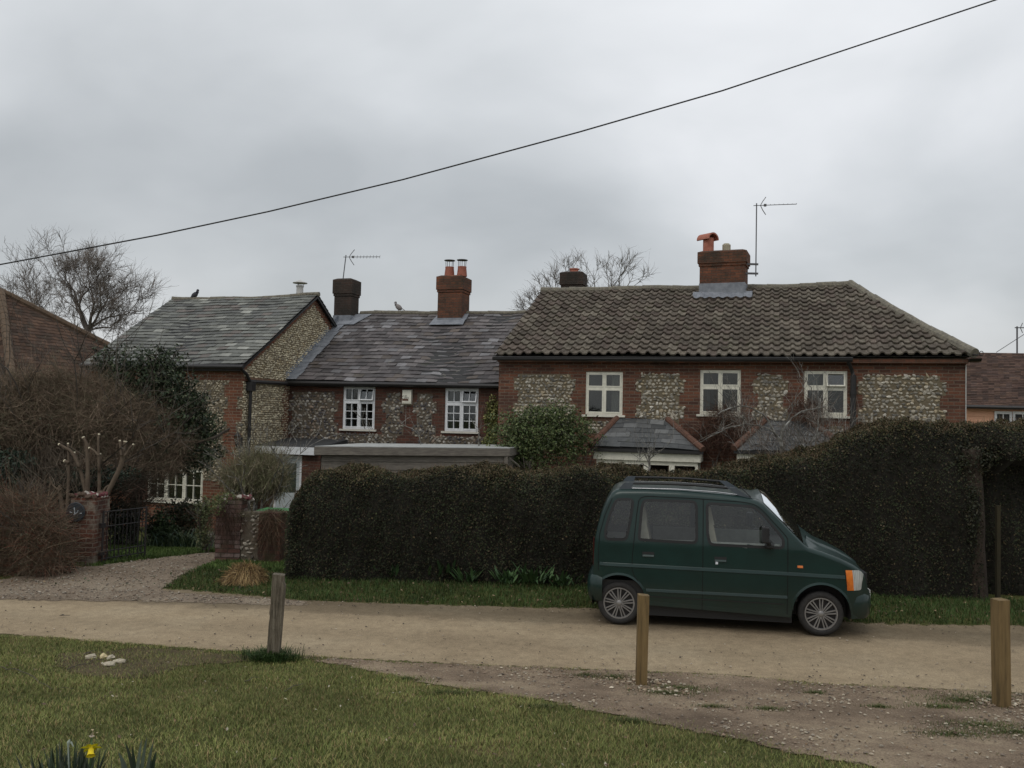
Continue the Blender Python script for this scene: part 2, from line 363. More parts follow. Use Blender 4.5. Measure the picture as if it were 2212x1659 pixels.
M['pane'] = glass('window_glass', (0.7, 0.73, 0.73), 0.03, spec=0.03)
M['car_glass'] = glass('car_glass', (0.82, 0.86, 0.84), 0.04, spec=0.02)
M['screen_glass'] = glass('windscreen_glass', (0.5, 0.55, 0.53), 0.05, spec=0.02)
# ================================================================ GROUND AND ROAD
LX = np.arange(-12, 13.001, 0.06); LY = np.arange(3.0, 20.001, 0.06)
def poly_dist(px, py, P):
    """signed distance (positive inside) of points to polygon P"""
    P = np.asarray(P, float); inside = np.zeros(px.shape, bool); best = np.full(px.shape, 1e9)
    n = len(P)
    for i in range(n):
        x0, y0 = P[i]; x1, y1 = P[(i+1) % n]
        dx, dy = x1-x0, y1-y0; t = np.clip(((px-x0)*dx + (py-y0)*dy)/(dx*dx+dy*dy+1e-12), 0, 1)
        best = np.minimum(best, np.hypot(px-x0-t*dx, py-y0-t*dy))
        c = ((y0 > py) != (y1 > py)); xi = x0 + (py-y0)*dx/(dy if abs(dy) > 1e-12 else 1e-12)
        inside ^= c & (px < xi)
    return np.where(inside, best, -best)
def sheet(name, P, mat, off, kind='structure', label=None, cat=None):
    X, Y = np.meshgrid(LX, LY); D = poly_dist(X, Y, P)
    ny, nx = X.shape
    keep = np.maximum(np.maximum(D[:-1, :-1], D[1:, :-1]), np.maximum(D[:-1, 1:], D[1:, 1:])) > -0.3
    V = np.stack([X, Y, hgt(X, Y) + off], -1).reshape(-1, 3)
    i, j = np.nonzero(keep); a = i*nx + j
    Q = np.stack([a, a+1, a+nx+1, a+nx], -1)
    used = np.unique(Q); mp = np.zeros(len(V), int); mp[used] = np.arange(len(used))
    mb = MB(); mb.add(V[used], mp[Q])
    me = mb.mesh(name, True); me.materials.append(mat)
    at_ = me.attributes.new('edge', 'FLOAT', 'POINT'); at_.data.foreach_set('value', D.reshape(-1)[used].astype(np.float32))
    o = bpy.data.objects.new(name, me); sc.collection.objects.link(o); tag(o, label, cat, None, kind); return o
def build_ground():
    xs = np.concatenate([[-900, -500, -250, -120, -70, -45, -30, -22, -17, -14], LX, [14, 17, 22, 30, 45, 70, 120, 250, 500, 900]])
    ys = np.concatenate([[-900, -400, -150, -60, -25, -10, -4, -1, 1, 2], LY, [21, 22.5, 25, 28, 32, 38, 50, 80, 150, 300, 600, 1200]])
    X, Y = np.meshgrid(xs, ys); nx = len(xs); ny = len(ys)
    V = np.stack([X, Y, hgt(X, Y)], -1).reshape(-1, 3)
    i, j = np.meshgrid(np.arange(ny-1), np.arange(nx-1), indexing='ij'); a = (i*nx + j).ravel()
    mb = MB(); mb.add(V, np.stack([a, a+1, a+nx+1, a+nx], -1))
    m, N, L, b = nodes('turf_ground'); v = objc(N)
    n1 = nz(N, L, 0.8, 5, 0.6, v); n2 = nz(N, L, 12, 5, 0.7, v)
    r1 = ramp(N, L, n1.outputs[0], [(0.3, (0.07, 0.082, 0.026)), (0.55, (0.10, 0.105, 0.036)), (0.75, (0.15, 0.115, 0.06))])
    r2 = ramp(N, L, n2.outputs[0], [(0.25, 0.5), (0.75, 1.4)])
    L.new(mixc(N, L, r1.outputs[0], r2.outputs[0], 1.0, 'MULTIPLY'), b.inputs['Base Color']); b.inputs['Roughness'].default_value = 0.95
    b.inputs['Specular IOR Level'].default_value = 0.1
    bump(N, L, b, nz(N, L, 30, 5, 0.7, v).outputs[0], 0.8, 0.03)
    O('ground', mb, m, smooth=True, kind='structure')
build_ground()
# the lane
def lane(xp, d): return (xp, d - 0.14*xp)
near = [gp(x, y) for x, y in ((0,1370),(280,1391),(550,1411),(800,1427),(1000,1438),(1300,1449),(1557,1459),(1776,1480),(2000,1490),(2212,1500))]
far = [gp(x, y) for x, y in ((0,1262),(300,1268),(500,1283),(660,1298),(1000,1309),(1300,1318),(1600,1334),(1885,1349),(2212,1357))]
POLY_ROAD = [(-12.6, near[0][1]+0.9)] + near + [(13.6, near[-1][1]-1.05), (13.6, far[-1][1]-0.95)] + far[::-1] + [(-12.6, far[0][1]+0.9)]
def road_mat(m, N, L, b, v):
    sp = N.new('ShaderNodeSeparateXYZ'); L.new(v, sp.inputs[0])
    d = N.new('ShaderNodeMath'); d.operation = 'MULTIPLY_ADD'; L.new(sp.outputs[0], d.inputs[0]); d.inputs[1].default_value = 0.12; L.new(sp.outputs[1], d.inputs[2])
    w = nz(N, L, 1.3, 5, 0.65, v); dd = N.new('ShaderNodeMath'); dd.operation = 'MULTIPLY_ADD'; L.new(w.outputs[0], dd.inputs[0]); dd.inputs[1].default_value = 0.75; L.new(d.outputs[0], dd.inputs[2])
    base = ramp(N, L, nz(N, L, 0.55, 4, 0.6, v).outputs[0], [(0.3, (0.285, 0.222, 0.145)), (0.5, (0.345, 0.272, 0.178)), (0.7, (0.385, 0.312, 0.21))]).outputs[0]
    # bands along the lane: dirty gutter at the far side, wheel tracks
    mr = N.new('ShaderNodeMapRange'); L.new(dd.outputs[0], mr.inputs[0]); mr.inputs[1].default_value = 9.2; mr.inputs[2].default_value = 13.0
    bd = ramp(N, L, mr.outputs[0], [(0.0, 0.72), (0.10, 0.92), (0.28, 1.04), (0.42, 0.93), (0.55, 1.06), (0.66, 0.97), (0.74, 0.60), (0.86, 0.5), (0.94, 0.62)])
    bd.color_ramp.interpolation = 'EASE'
    c = mixc(N, L, base, bd.outputs[0], 1.0, 'MULTIPLY')
    g = ramp(N, L, nz(N, L, 95, 3, 0.7, v).outputs[0], [(0.3, 0.62), (0.5, 1.0), (0.72, 1.35)]); c = mixc(N, L, c, g.outputs[0], 1.0, 'MULTIPLY')
    g2 = ramp(N, L, nz(N, L, 7, 6, 0.75, v).outputs[0], [(0.32, 0.8), (0.6, 1.08)]); c = mixc(N, L, c, g2.outputs[0], 1.0, 'MULTIPLY')
    vo = N.new('ShaderNodeTexVoronoi'); vo.inputs['Scale'].default_value = 4.5; L.new(v, vo.inputs['Vector'])
    sp_ = ramp(N, L, vo.outputs['Distance'], [(0.035, 0.45), (0.06, 1.0)]); c = mixc(N, L, c, sp_.outputs[0], 0.8, 'MULTIPLY')
    L.new(c, b.inputs['Base Color']); b.inputs['Roughness'].default_value = 0.95; b.inputs['Specular IOR Level'].default_value = 0.12
    bump(N, L, b, nz(N, L, 120, 3, 0.7, v).outputs[0], 0.5, 0.008)
M['road'] = mat_edge('tarmac_lane', road_mat)
sheet('road', POLY_ROAD, M['road'], 0.005)
def dirt_mat(c1, c2, c3, speck=True):
    def f(m, N, L, b, v):
        c = ramp(N, L, nz(N, L, 1.1, 6, 0.65, v).outputs[0], [(0.3, c1), (0.5, c2), (0.7, c3)]).outputs[0]
        g = ramp(N, L, nz(N, L, 60, 4, 0.75, v).outputs[0], [(0.3, 0.55), (0.5, 1.0), (0.7, 1.5)]); c = mixc(N, L, c, g.outputs[0], 1.0, 'MULTIPLY')
        if speck:
            vo = N.new('ShaderNodeTexVoronoi'); vo.inputs['Scale'].default_value = 22; L.new(v, vo.inputs['Vector'])
            s1 = ramp(N, L, vo.outputs['Distance'], [(0.10, 1.0), (0.16, 0.0)]); c = mixc(N, L, c, (0.42, 0.36, 0.28), s1.outputs[0])
        L.new(c, b.inputs['Base Color']); b.inputs['Roughness'].default_value = 0.97; b.inputs['Specular IOR Level'].default_value = 0.1
        bump(N, L, b, nz(N, L, 45, 5, 0.75, v).outputs[0], 0.9, 0.02)
    return f
def gb(px, py):     # point of the bank under a pixel
    a, b = ray(px, py); Y = 9.0
    for _ in range(30): Y = (h1(a*Y, Y) - EYE)/b
    return a*Y, Y
POLY_DIRT = [gb(*p) for p in ((640,1421),(800,1426),(1000,1437),(1300,1448),(1557,1458),(1776,1479),(2000,1489),(2212,1499))] + [(7.5, 7.6), (7.5, 4.4)] + \
    [gb(*p) for p in ((2212,1735),(1980,1685),(1860,1655),(1700,1625),(1540,1590),(1300,1541),(1100,1503),(900,1472),(740,1440))]
M['dirt'] = mat_edge('worn_earth', dirt_mat((0.14, 0.104, 0.075), (0.25, 0.19, 0.135), (0.40, 0.32, 0.22)))
sheet('dirt_track', POLY_DIRT, M['dirt'], 0.010)
POLY_BARE = [gb(*p) for p in ((130,1412),(300,1398),(420,1405),(560,1418),(540,1428),(400,1440),(300,1470),(190,1462),(110,1440))]
M['bare'] = mat_edge('bare_soil', dirt_mat((0.075, 0.06, 0.035), (0.12, 0.095, 0.058), (0.17, 0.13, 0.08), False))
sheet('bare_soil_patch', POLY_BARE, M['bare'], 0.006)
POLY_DRIVE = [gp(x, y) for x, y in ((-200,1300),(0,1254),(120,1240),(215,1233),(320,1217),(400,1208),(470,1196),(560,1188),(560,1200),(463,1224),(400,1250),(345,1276),(420,1284),(520,1290),(660,1300),(660,1310),(300,1300),(0,1296),(-200,1330))]
M['drive'] = mat_edge('gravel_drive', dirt_mat((0.16, 0.125, 0.09), (0.25, 0.20, 0.15), (0.33, 0.275, 0.205)))
sheet('driveway', POLY_DRIVE, M['drive'], 0.010)
# ---------------------------------------------------------------- grass
def pal(n, cols, w=None, jit=0.15):
    c = np.asarray(cols, float); i = rs.choice(len(c), n, p=w); o = c[i]*(1 + rs.normal(size=(n, 1))*jit); return np.clip(o, 0.004, 1)
def blades(name, X, Y, length, width, cols, w=None, lean=0.5, **kw):
    n = len(X); Z = hgt(X, Y); L_ = length*(0.6 + 0.8*rs.rand(n)) if np.isscalar(length) else length
    th = rs.rand(n)*2*math.pi; ln = lean*rs.rand(n)
    dirv = np.stack([np.cos(th)*ln, np.sin(th)*ln, np.ones(n)], 1); side = np.stack([-np.sin(th), np.cos(th), np.zeros(n)], 1)
    P0 = np.stack([X, Y, Z], 1)
    P = np.stack([P0, P0 + dirv*L_[:, None]*0.55, P0 + dirv*L_[:, None]*np.array([1.35, 1.35, 0.92])], 1)
    mb = MB(); mb.ribbons(P, np.array([width, width*0.8, width*0.12]), side, pal(n, cols, w))
    return O(name, mb, M['blade'], **kw)
def scatter(n, x0, x1, y0, y1): return x0 + (x1-x0)*rs.rand(n), y0 + (y1-y0)*rs.rand(n)
GC = [(0.175, 0.205, 0.06), (0.215, 0.235, 0.075), (0.265, 0.245, 0.095), (0.12, 0.155, 0.048), (0.32, 0.235, 0.115)]
def lowf(X, Y, k=1.0, ph=0): return 0.5 + 0.25*np.sin(X*1.3*k+ph+1.7*np.sin(Y*0.9*k)) + 0.25*np.sin(Y*1.9*k - X*0.7*k + ph*2)
X, Y = scatter(430000, -6.6, 6.5, 3.6, 10.2)
keep = (poly_dist(X, Y, POLY_ROAD) < 0.02) & (np.abs(X/Y) < 0.68) & (Y > 4.2)
dd = poly_dist(X, Y, POLY_DIRT); keep &= (dd < (0.10*rs.normal(size=len(X)) + .16*(lowf(X*2.2, Y*2.2, 2.4, 2)-.5)))
bb = poly_dist(X, Y, POLY_BARE); keep &= ~((bb > 0.12*rs.normal(size=len(X))) & (rs.rand(len(X)) < 0.62))
patch = lowf(X*1.4, Y*1.4, 1.6)
keep &= rs.rand(len(X)) < 0.7 + 0.4*patch
X, Y, patch = X[keep], Y[keep], patch[keep]
blades('lawn_grass', X, Y, 0.014 + 0.016*rs.rand(len(X)) + 0.010*patch, 0.0021, GC, [0.3, 0.27, 0.2, 0.11, 0.12], 1.0, kind='stuff')
# ragged sparse tufts on the bare track
def tufts(name, centres, n, spread, length, width, cols, **kw):
    Xs, Ys = [], []
    for cx_, cy_, s_ in centres:
        k = int(n*s_); a = rs.rand(k)*6.283; r = np.abs(rs.normal(size=k))*spread*s_
        Xs.append(cx_ + r*np.cos(a)*1.6); Ys.append(cy_ + r*np.sin(a)*0.7)
    X, Y = np.concatenate(Xs), np.concatenate(Ys)
    return blades(name, X, Y, length*(0.5 + rs.rand(len(X))), width, cols, None, 0.9, **kw)
DG = [(0.05, 0.085, 0.025), (0.075, 0.11, 0.03), (0.10, 0.12, 0.045)]
tc_ = [(*gb(*p), s_) for p, s_ in (((2080,1516),1.0),((2140,1512),0.9),((2030,1530),0.6),((2120,1570),0.9),((2190,1585),0.9),((2060,1590),0.7),((1470,1490),0.8),((1440,1500),0.6),((1325,1466),0.5),((1265,1462),0.3),((1540,1530),0.3),((1660,1535),0.35),((1760,1500),0.25),((1900,1530),0.3),((880,1470),0.5),((980,1500),0.4),((1180,1530),0.4),((1360,1560),0.4))]
tufts('sparse_grass', tc_, 1500, 0.2, 0.03, 0.0022, DG + [(0.17, 0.14, 0.07)], kind='stuff')
# verge between the lane and the hedge
X, Y = scatter(150000, -8.5, 9.5, 11.2, 15.3)
d = Y + 0.14*X
keep = (poly_dist(X, Y, POLY_ROAD) < 0.0) & (poly_dist(X, Y, POLY_DRIVE) < 0.0) & (d < 14.35) & ((X > gp(345, 1270)[0]) | (d > 14.9))
X, Y = X[keep], Y[keep]; d = d[keep]
blades('verge_grass', X, Y, 0.03 + 0.055*rs.rand(len(X)), 0.0035, [(0.04, 0.075, 0.02), (0.055, 0.095, 0.026), (0.075, 0.105, 0.034), (0.12, 0.09, 0.045)], [0.35, 0.35, 0.2, 0.1], 0.7, kind='stuff')
# garden lawn seen through the gateway
X, Y = scatter(90000, -9.2, -2.0, 14.4, 19.5)
keep = (poly_dist(X, Y, POLY_DRIVE) < 0.0); X, Y = X[keep], Y[keep]
blades('garden_grass', X, Y, 0.05 + 0.03*rs.rand(len(X)), 0.005, [(0.07, 0.125, 0.03), (0.09, 0.145, 0.035), (0.11, 0.15, 0.045)], None, 0.7, kind='stuff')
# loose stones
def pebbles(name, X, Y, size, cols, **kw):
    mb = MB(); n = len(X); V, Fc = ICO; Z = hgt(X, Y) + 0.02
    sz = size*(0.5 + rs.rand(n)**2*1.6)
    sc3 = np.stack([sz*(0.8+0.5*rs.rand(n)), sz*(0.8+0.5*rs.rand(n)), sz*0.5], 1)
    VV = V[None]*sc3[:, None, :]*(1 + 0.18*rs.normal(size=(n, len(V), 1))) + np.stack([X, Y, Z], 1)[:, None, :]
    FF = (np.arange(n)*len(V))[:, None, None] + Fc[None]
    mb.add(VV.reshape(-1, 3), tris=FF.reshape(-1, 3), col=np.repeat(pal(n, cols), len(V), 0)); return O(name, mb, M['stone'], **kw)
def ico():
    t = (1 + 5**0.5)/2
    V = np.array([(-1,t,0),(1,t,0),(-1,-t,0),(1,-t,0),(0,-1,t),(0,1,t),(0,-1,-t),(0,1,-t),(t,0,-1),(t,0,1),(-t,0,-1),(-t,0,1)], float); V /= np.linalg.norm(V[0])
    Fc = np.array([(0,11,5),(0,5,1),(0,1,7),(0,7,10),(0,10,11),(1,5,9),(5,11,4),(11,10,2),(10,7,6),(7,1,8),(3,9,4),(3,4,2),(3,2,6),(3,6,8),(3,8,9),(4,9,5),(2,4,11),(6,2,10),(8,6,7),(9,8,1)])
    return V, Fc
ICO = ico()
def ico2():
    V, Fc = ICO; V = list(map(tuple, V)); cache = {}; out = []
    def mid(a, b):
        k = (min(a, b), max(a, b))
        if k not in cache:
            p = np.array(V[a]) + np.array(V[b]); p /= np.linalg.norm(p); V.append(tuple(p)); cache[k] = len(V)-1
        return cache[k]
    for a, b, c in Fc:
        x, y, z = mid(a, b), mid(b, c), mid(c, a); out += [(a, x, z), (b, y, x), (c, z, y), (x, y, z)]
    return np.array(V), np.array(out)
ICO2 = ico2()
X, Y = scatter(16000, -3, 7, 5, 10); k = poly_dist(X, Y, POLY_DIRT) > 0.02; k &= rs.rand(len(X)) < 0.25 + 0.75*(lowf(X, Y, 2.2, 1) > 0.55)
pebbles('gravel', X[k], Y[k], 0.0075, [(0.3, 0.26, 0.2), (0.16, 0.13, 0.1), (0.42, 0.36, 0.27), (0.22, 0.16, 0.11)], kind='stuff')
PB = [(gb(1385, 1474), 260), (gb(2164, 1520), 340), (gb(1440, 1495), 160)]
X = np.concatenate([p[0]+rs.normal(size=n_)*.16 for p, n_ in PB]); Y = np.concatenate([p[1]+rs.normal(size=n_)*.09 for p, n_ in PB])
pebbles('post_foot_stones', X, Y, 0.010, [(0.36, 0.29, 0.2), (0.18, 0.13, 0.09), (0.5, 0.44, 0.34), (0.24, 0.17, 0.11)], kind='stuff')
X, Y = scatter(14000, -10, -1, 11, 16.5); k = poly_dist(X, Y, POLY_DRIVE) > 0.02
pebbles('drive_gravel', X[k], Y[k], 0.009, [(0.3, 0.26, 0.2), (0.16, 0.13, 0.1), (0.38, 0.34, 0.28), (0.22, 0.16, 0.11)], kind='stuff')

# grit, dead leaves and litter
X, Y = scatter(5200, -8, 9, 9.0, 12.6); k = (poly_dist(X, Y, POLY_ROAD) > 0.05) & (rs.rand(len(X)) < .25 + .75*(np.minimum(poly_dist(X, Y, POLY_ROAD), 1.0) < .35))
pebbles('road_grit', X[k], Y[k], 0.006, [(0.10, 0.08, 0.06), (0.2, 0.16, 0.12), (0.4, 0.34, 0.27), (0.06, 0.05, 0.04)], kind='stuff')
def litter(name, X, Y, size, cols, up=.03, **kw):
    n = len(X); mb = MB(); mb.leaves(np.stack([X, Y, hgt(X, Y)+up*rs.rand(n)+.006], 1), size*(.5+rs.rand(n)), pal(n, cols), np.tile([0, 0, 1.0], (n, 1)), 1.0, .5); return O(name, mb, M['leaf'], **kw)
X, Y = scatter(900, -6.5, 6, 5, 9.4); k = poly_dist(X, Y, POLY_ROAD) < 0
litter('leaf_litter', X[k], Y[k], .028, [(.20, .13, .07), (.30, .24, .14), (.12, .08, .05), (.42, .38, .28)], kind='stuff')
X, Y = scatter(2600, -9, 9.5, 11.8, 14.2); k = poly_dist(X, Y, POLY_ROAD) < .12
litter('verge_litter', X[k], Y[k], .04, [(.16, .10, .06), (.10, .07, .045), (.24, .18, .10), (.05, .08, .03)], .05, kind='stuff')
# ================================================================ BUILDINGS (row frame: s along the fronts, t back, z up)
GZ = -0.42
def warp(V):
    V = V.copy(); V[:, 2] += .020*np.sin(V[:, 0]*.8+1) + .010*np.sin(V[:, 0]*2.3+V[:, 1]*1.7) + .006*np.sin(V[:, 0]*5.1-V[:, 1]*3.1); return V
def rowthing(name, label, cat, s, t, z=GZ, group=None):
    x, y = row(s, t); e = E(name, label, cat, (x, y, z), -TH, group); e['_o'] = (s, t, z); return e
def base(e): return np.array(list(e['_o']))
def RO(name, mb, mat, e, root=None, **kw):
    b = base(root or e); mb.xf(lambda V: V - b); return O(name, mb, mat, e, **kw)
def facade(t, s0, s1, z0, z1, openings, flints, reveal=0.07, band=0.3, tooth=0.055, topf=None):
    """wall front at depth t: brick mesh + flint mesh + list of flint cells; openings (s0,s1,z0,z1)"""
    br, fl, cells = MB(), [MB() for _ in flints], []
    zs = {z0, z1}
    for o in openings: zs |= {o[2], o[3]}
    for f in flints:
        zs |= {f[2], f[3]}; k = math.ceil(f[2]/band)
        while k*band < f[3]: zs.add(round(k*band, 4)); k += 1
    zs = sorted(z for z in zs if z0 <= z <= z1)
    for a, b in zip(zs[:-1], zs[1:]):
        if b - a < 1e-4: continue
        m = (a+b)/2; tt = tooth if int(math.floor(m/band)) % 2 else -tooth
        iv = [(f[0] - (tt if f[0] > s0 + .01 else 0), f[1] + (tt if f[1] < s1 - .01 else 0)) for f in flints if f[2] <= m <= f[3]]
        op = [(o[0], o[1]) for o in openings if o[2] <= m <= o[3]]
        xs = sorted({s0, s1} | {min(max(v, s0), s1) for i in iv + op for v in i})
        for c, d in zip(xs[:-1], xs[1:]):
            if d - c < 1e-4: continue
            q = (c+d)/2
            if any(i[0] < q < i[1] for i in op): continue
            isf = any(i[0] < q < i[1] for i in iv)
            fi = next((n_ for n_, f in enumerate(flints) if f[2] <= m <= f[3] and f[0]-.07 < q < f[1]+.07), 0) if isf else 0
            (fl[fi] if isf else br).quad((c, t, a), (d, t, a), (d, t, b), (c, t, b))
            if isf: cells.append((c, d, a, b, fi))
    for o in openings:
        a, b, c, d = o
        br.quad((a, t, c), (a, t+reveal+.1, c), (a, t+reveal+.1, d), (a, t, d)); br.quad((b, t, c), (b, t, d), (b, t+reveal+.1, d), (b, t+reveal+.1, c))
        br.quad((a, t, d), (a, t+reveal+.1, d), (b, t+reveal+.1, d), (b, t, d)); br.quad((a, t, c), (b, t, c), (b, t+reveal+.1, c), (a, t+reveal+.1, c))
    return br, fl, cells
FLC = [(0.46, 0.42, 0.34), (0.36, 0.33, 0.27), (0.27, 0.25, 0.21), (0.17, 0.16, 0.14), (0.42, 0.35, 0.24), (0.55, 0.52, 0.45)]
def stones(mb, cells, fn, pitch=(0.095, 0.08), size=(0.042, 0.032), cols=FLC, w=(0.28, 0.22, 0.16, 0.12, 0.14, 0.08), keepp=0.93, inside=None, tilt=0.5):
    """flint nodules bedded in a wall face; fn maps (u, out, v) arrays to 3D"""
    P = []
    for (a, b, c, d) in cells:
        nv = max(1, round((d-c)/pitch[1]))
        for i in range(nv):
            v = c + (i+0.5)*(d-c)/nv; nu = max(1, round((b-a)/pitch[0]))
            u = a + (np.arange(nu)+0.5+0.25*(i % 2)*2-0.25)*(b-a)/nu + rs.normal(size=nu)*pitch[0]*0.16
            vv = v + rs.normal(size=nu)*pitch[1]*0.13
            ok = (u > a-0.002) & (u < b+0.002); P.append(np.stack([u[ok], vv[ok]], 1))
    P = np.concatenate(P); k_ = rs.rand(len(P)) < keepp
    if not k_.any(): k_[0] = True
    P = P[k_]
    if inside is not None: P = P[inside(P[:, 0], P[:, 1])]
    n = len(P); V, Fc = ICO; nv = len(V)
    su = size[0]*np.exp(rs.normal(size=n)*0.25); sv = size[1]*np.exp(rs.normal(size=n)*0.22); so_ = 0.022*(0.7 + 0.6*rs.rand(n))
    B = V[None]*(1 + 0.16*rs.normal(size=(n, nv, 1)))
    an = rs.normal(size=n)*tilt; ca, sa = np.cos(an)[:, None], np.sin(an)[:, None]
    u0 = B[..., 0]*su[:, None]; v0 = B[..., 2]*sv[:, None]
    u = u0*ca - v0*sa + P[:, 0:1]; v = u0*sa + v0*ca + P[:, 1:2]; o = B[..., 1]*so_[:, None] + 0.004
    X = fn(u.ravel(), o.ravel(), v.ravel())
    FF = (np.arange(n)*nv)[:, None, None] + Fc[None]
    mb.add(X, tris=FF.reshape(-1, 3), col=np.repeat(pal(n, cols, w, 0.12), nv, 0))
def flint_obj(e, fl, cells, t, mortar, root=None, label=None, **kw):
    for i, f in enumerate(fl):
        if not f.n: continue
        p = RO('flint_panel', f, mortar, e, root=root); cc = [c[:4] for c in cells if c[4] == i]
        if cc: mb = MB(); stones(mb, cc, lambda u, o, v: np.stack([u, t - o, v], 1), **kw); RO('flint_stones', mb, M['stone'], p, root=root or e)
def slate_slope(e, name, t0, z0, t1, z1, sl, sr, cols, w=None, gauge=0.2, width=0.3, mat='slate', lift=0.020, thick=0.009, jit=0.16, label=None, root=None, mess=0.004):
    """individual slates; sl(v), sr(v) limits along s for distance v up the slope"""
    L_ = math.hypot(t1-t0, z1-z0); U = np.array([0, (t1-t0)/L_, (z1-z0)/L_]); Nn = np.array([0, -U[2], U[1]])
    if Nn[2] < 0: Nn = -Nn
    mb = MB(); rows = int(math.ceil(L_/gauge)); V, Q, C = [], [], []; k = 0
    for j in range(rows):
        v0 = j*gauge; v1 = min(v0 + gauge*1.12, L_ + 0.0); a, b = sl(v0 + gauge*.5), sr(v0 + gauge*.5)
        off = (j % 2)*width*0.5 + rs.normal()*0.012; s = a - off
        while s < b:
            x0, x1 = max(s + .002, a), min(s + width - .003, b)
            s += width
            if x1 - x0 < 0.02: continue
            dz = rs.normal(size=3)*mess; dv = rs.normal()*0.005; l0 = lift + thick
            P0 = np.array([0, t0, z0])
            def pt(x, v, h): return P0 + np.array([x, 0, 0]) + U*v + Nn*h
            q = [pt(x0, v0+dv, l0+dz[0]), pt(x1, v0+dv, l0+dz[1]), pt(x1, v1, thick+dz[2]*.3), pt(x0, v1, thick+dz[2]*.3), pt(x0, v0+dv, l0-thick+dz[0]), pt(x1, v0+dv, l0-thick+dz[1])]
            V += q; Q += [(k, k+1, k+2, k+3), (k+4, k+5, k+1, k)]; k += 6; C.append(x0)
    n = len(C); mb.add(np.array(V), np.array(Q), col=np.repeat(pal(n, cols, w, jit), 6, 0))
    # boarding under the slates
    P0 = np.array([0, t0, z0]); h = -0.01
    ev, tp = (sl(0), sr(0)), (sl(L_), sr(L_))
    a, b, c, d = P0 + [ev[0], 0, 0] + Nn*h, P0 + [ev[1], 0, 0] + Nn*h, P0 + [tp[1], 0, 0] + U*L_ + Nn*h, P0 + [tp[0], 0, 0] + U*L_ + Nn*h
    mb.quad(a, b, c, d, col=(0.03, 0.03, 0.03)); mb.xf(warp); return RO(name, mb, M[mat], e, root=root, label=label)
def ridge(e, name, p0, p1, mat, r=0.1, seg=0.42, root=None, sag=0):
    p0, p1 = np.array(p0, float), np.array(p1, float); n = max(1, round(np.linalg.norm(p1-p0)/seg)); mb = MB()
    for i in range(n):
        a, b = i/n, (i+1)/n; f = lambda q: p0 + (p1-p0)*q - np.array([0, 0, sag*4*q*(1-q)]); j = rs.normal()*0.005
        mb.tube([f(a) + [0, 0, j], f(a + (b-a)*.12) + [0, 0, j], f(b + 0.01)+[0, 0, j]], [r*1.05, r*1.02, r*0.96], 10)
    mb.xf(warp); return RO(name, mb, mat, e, root=root)
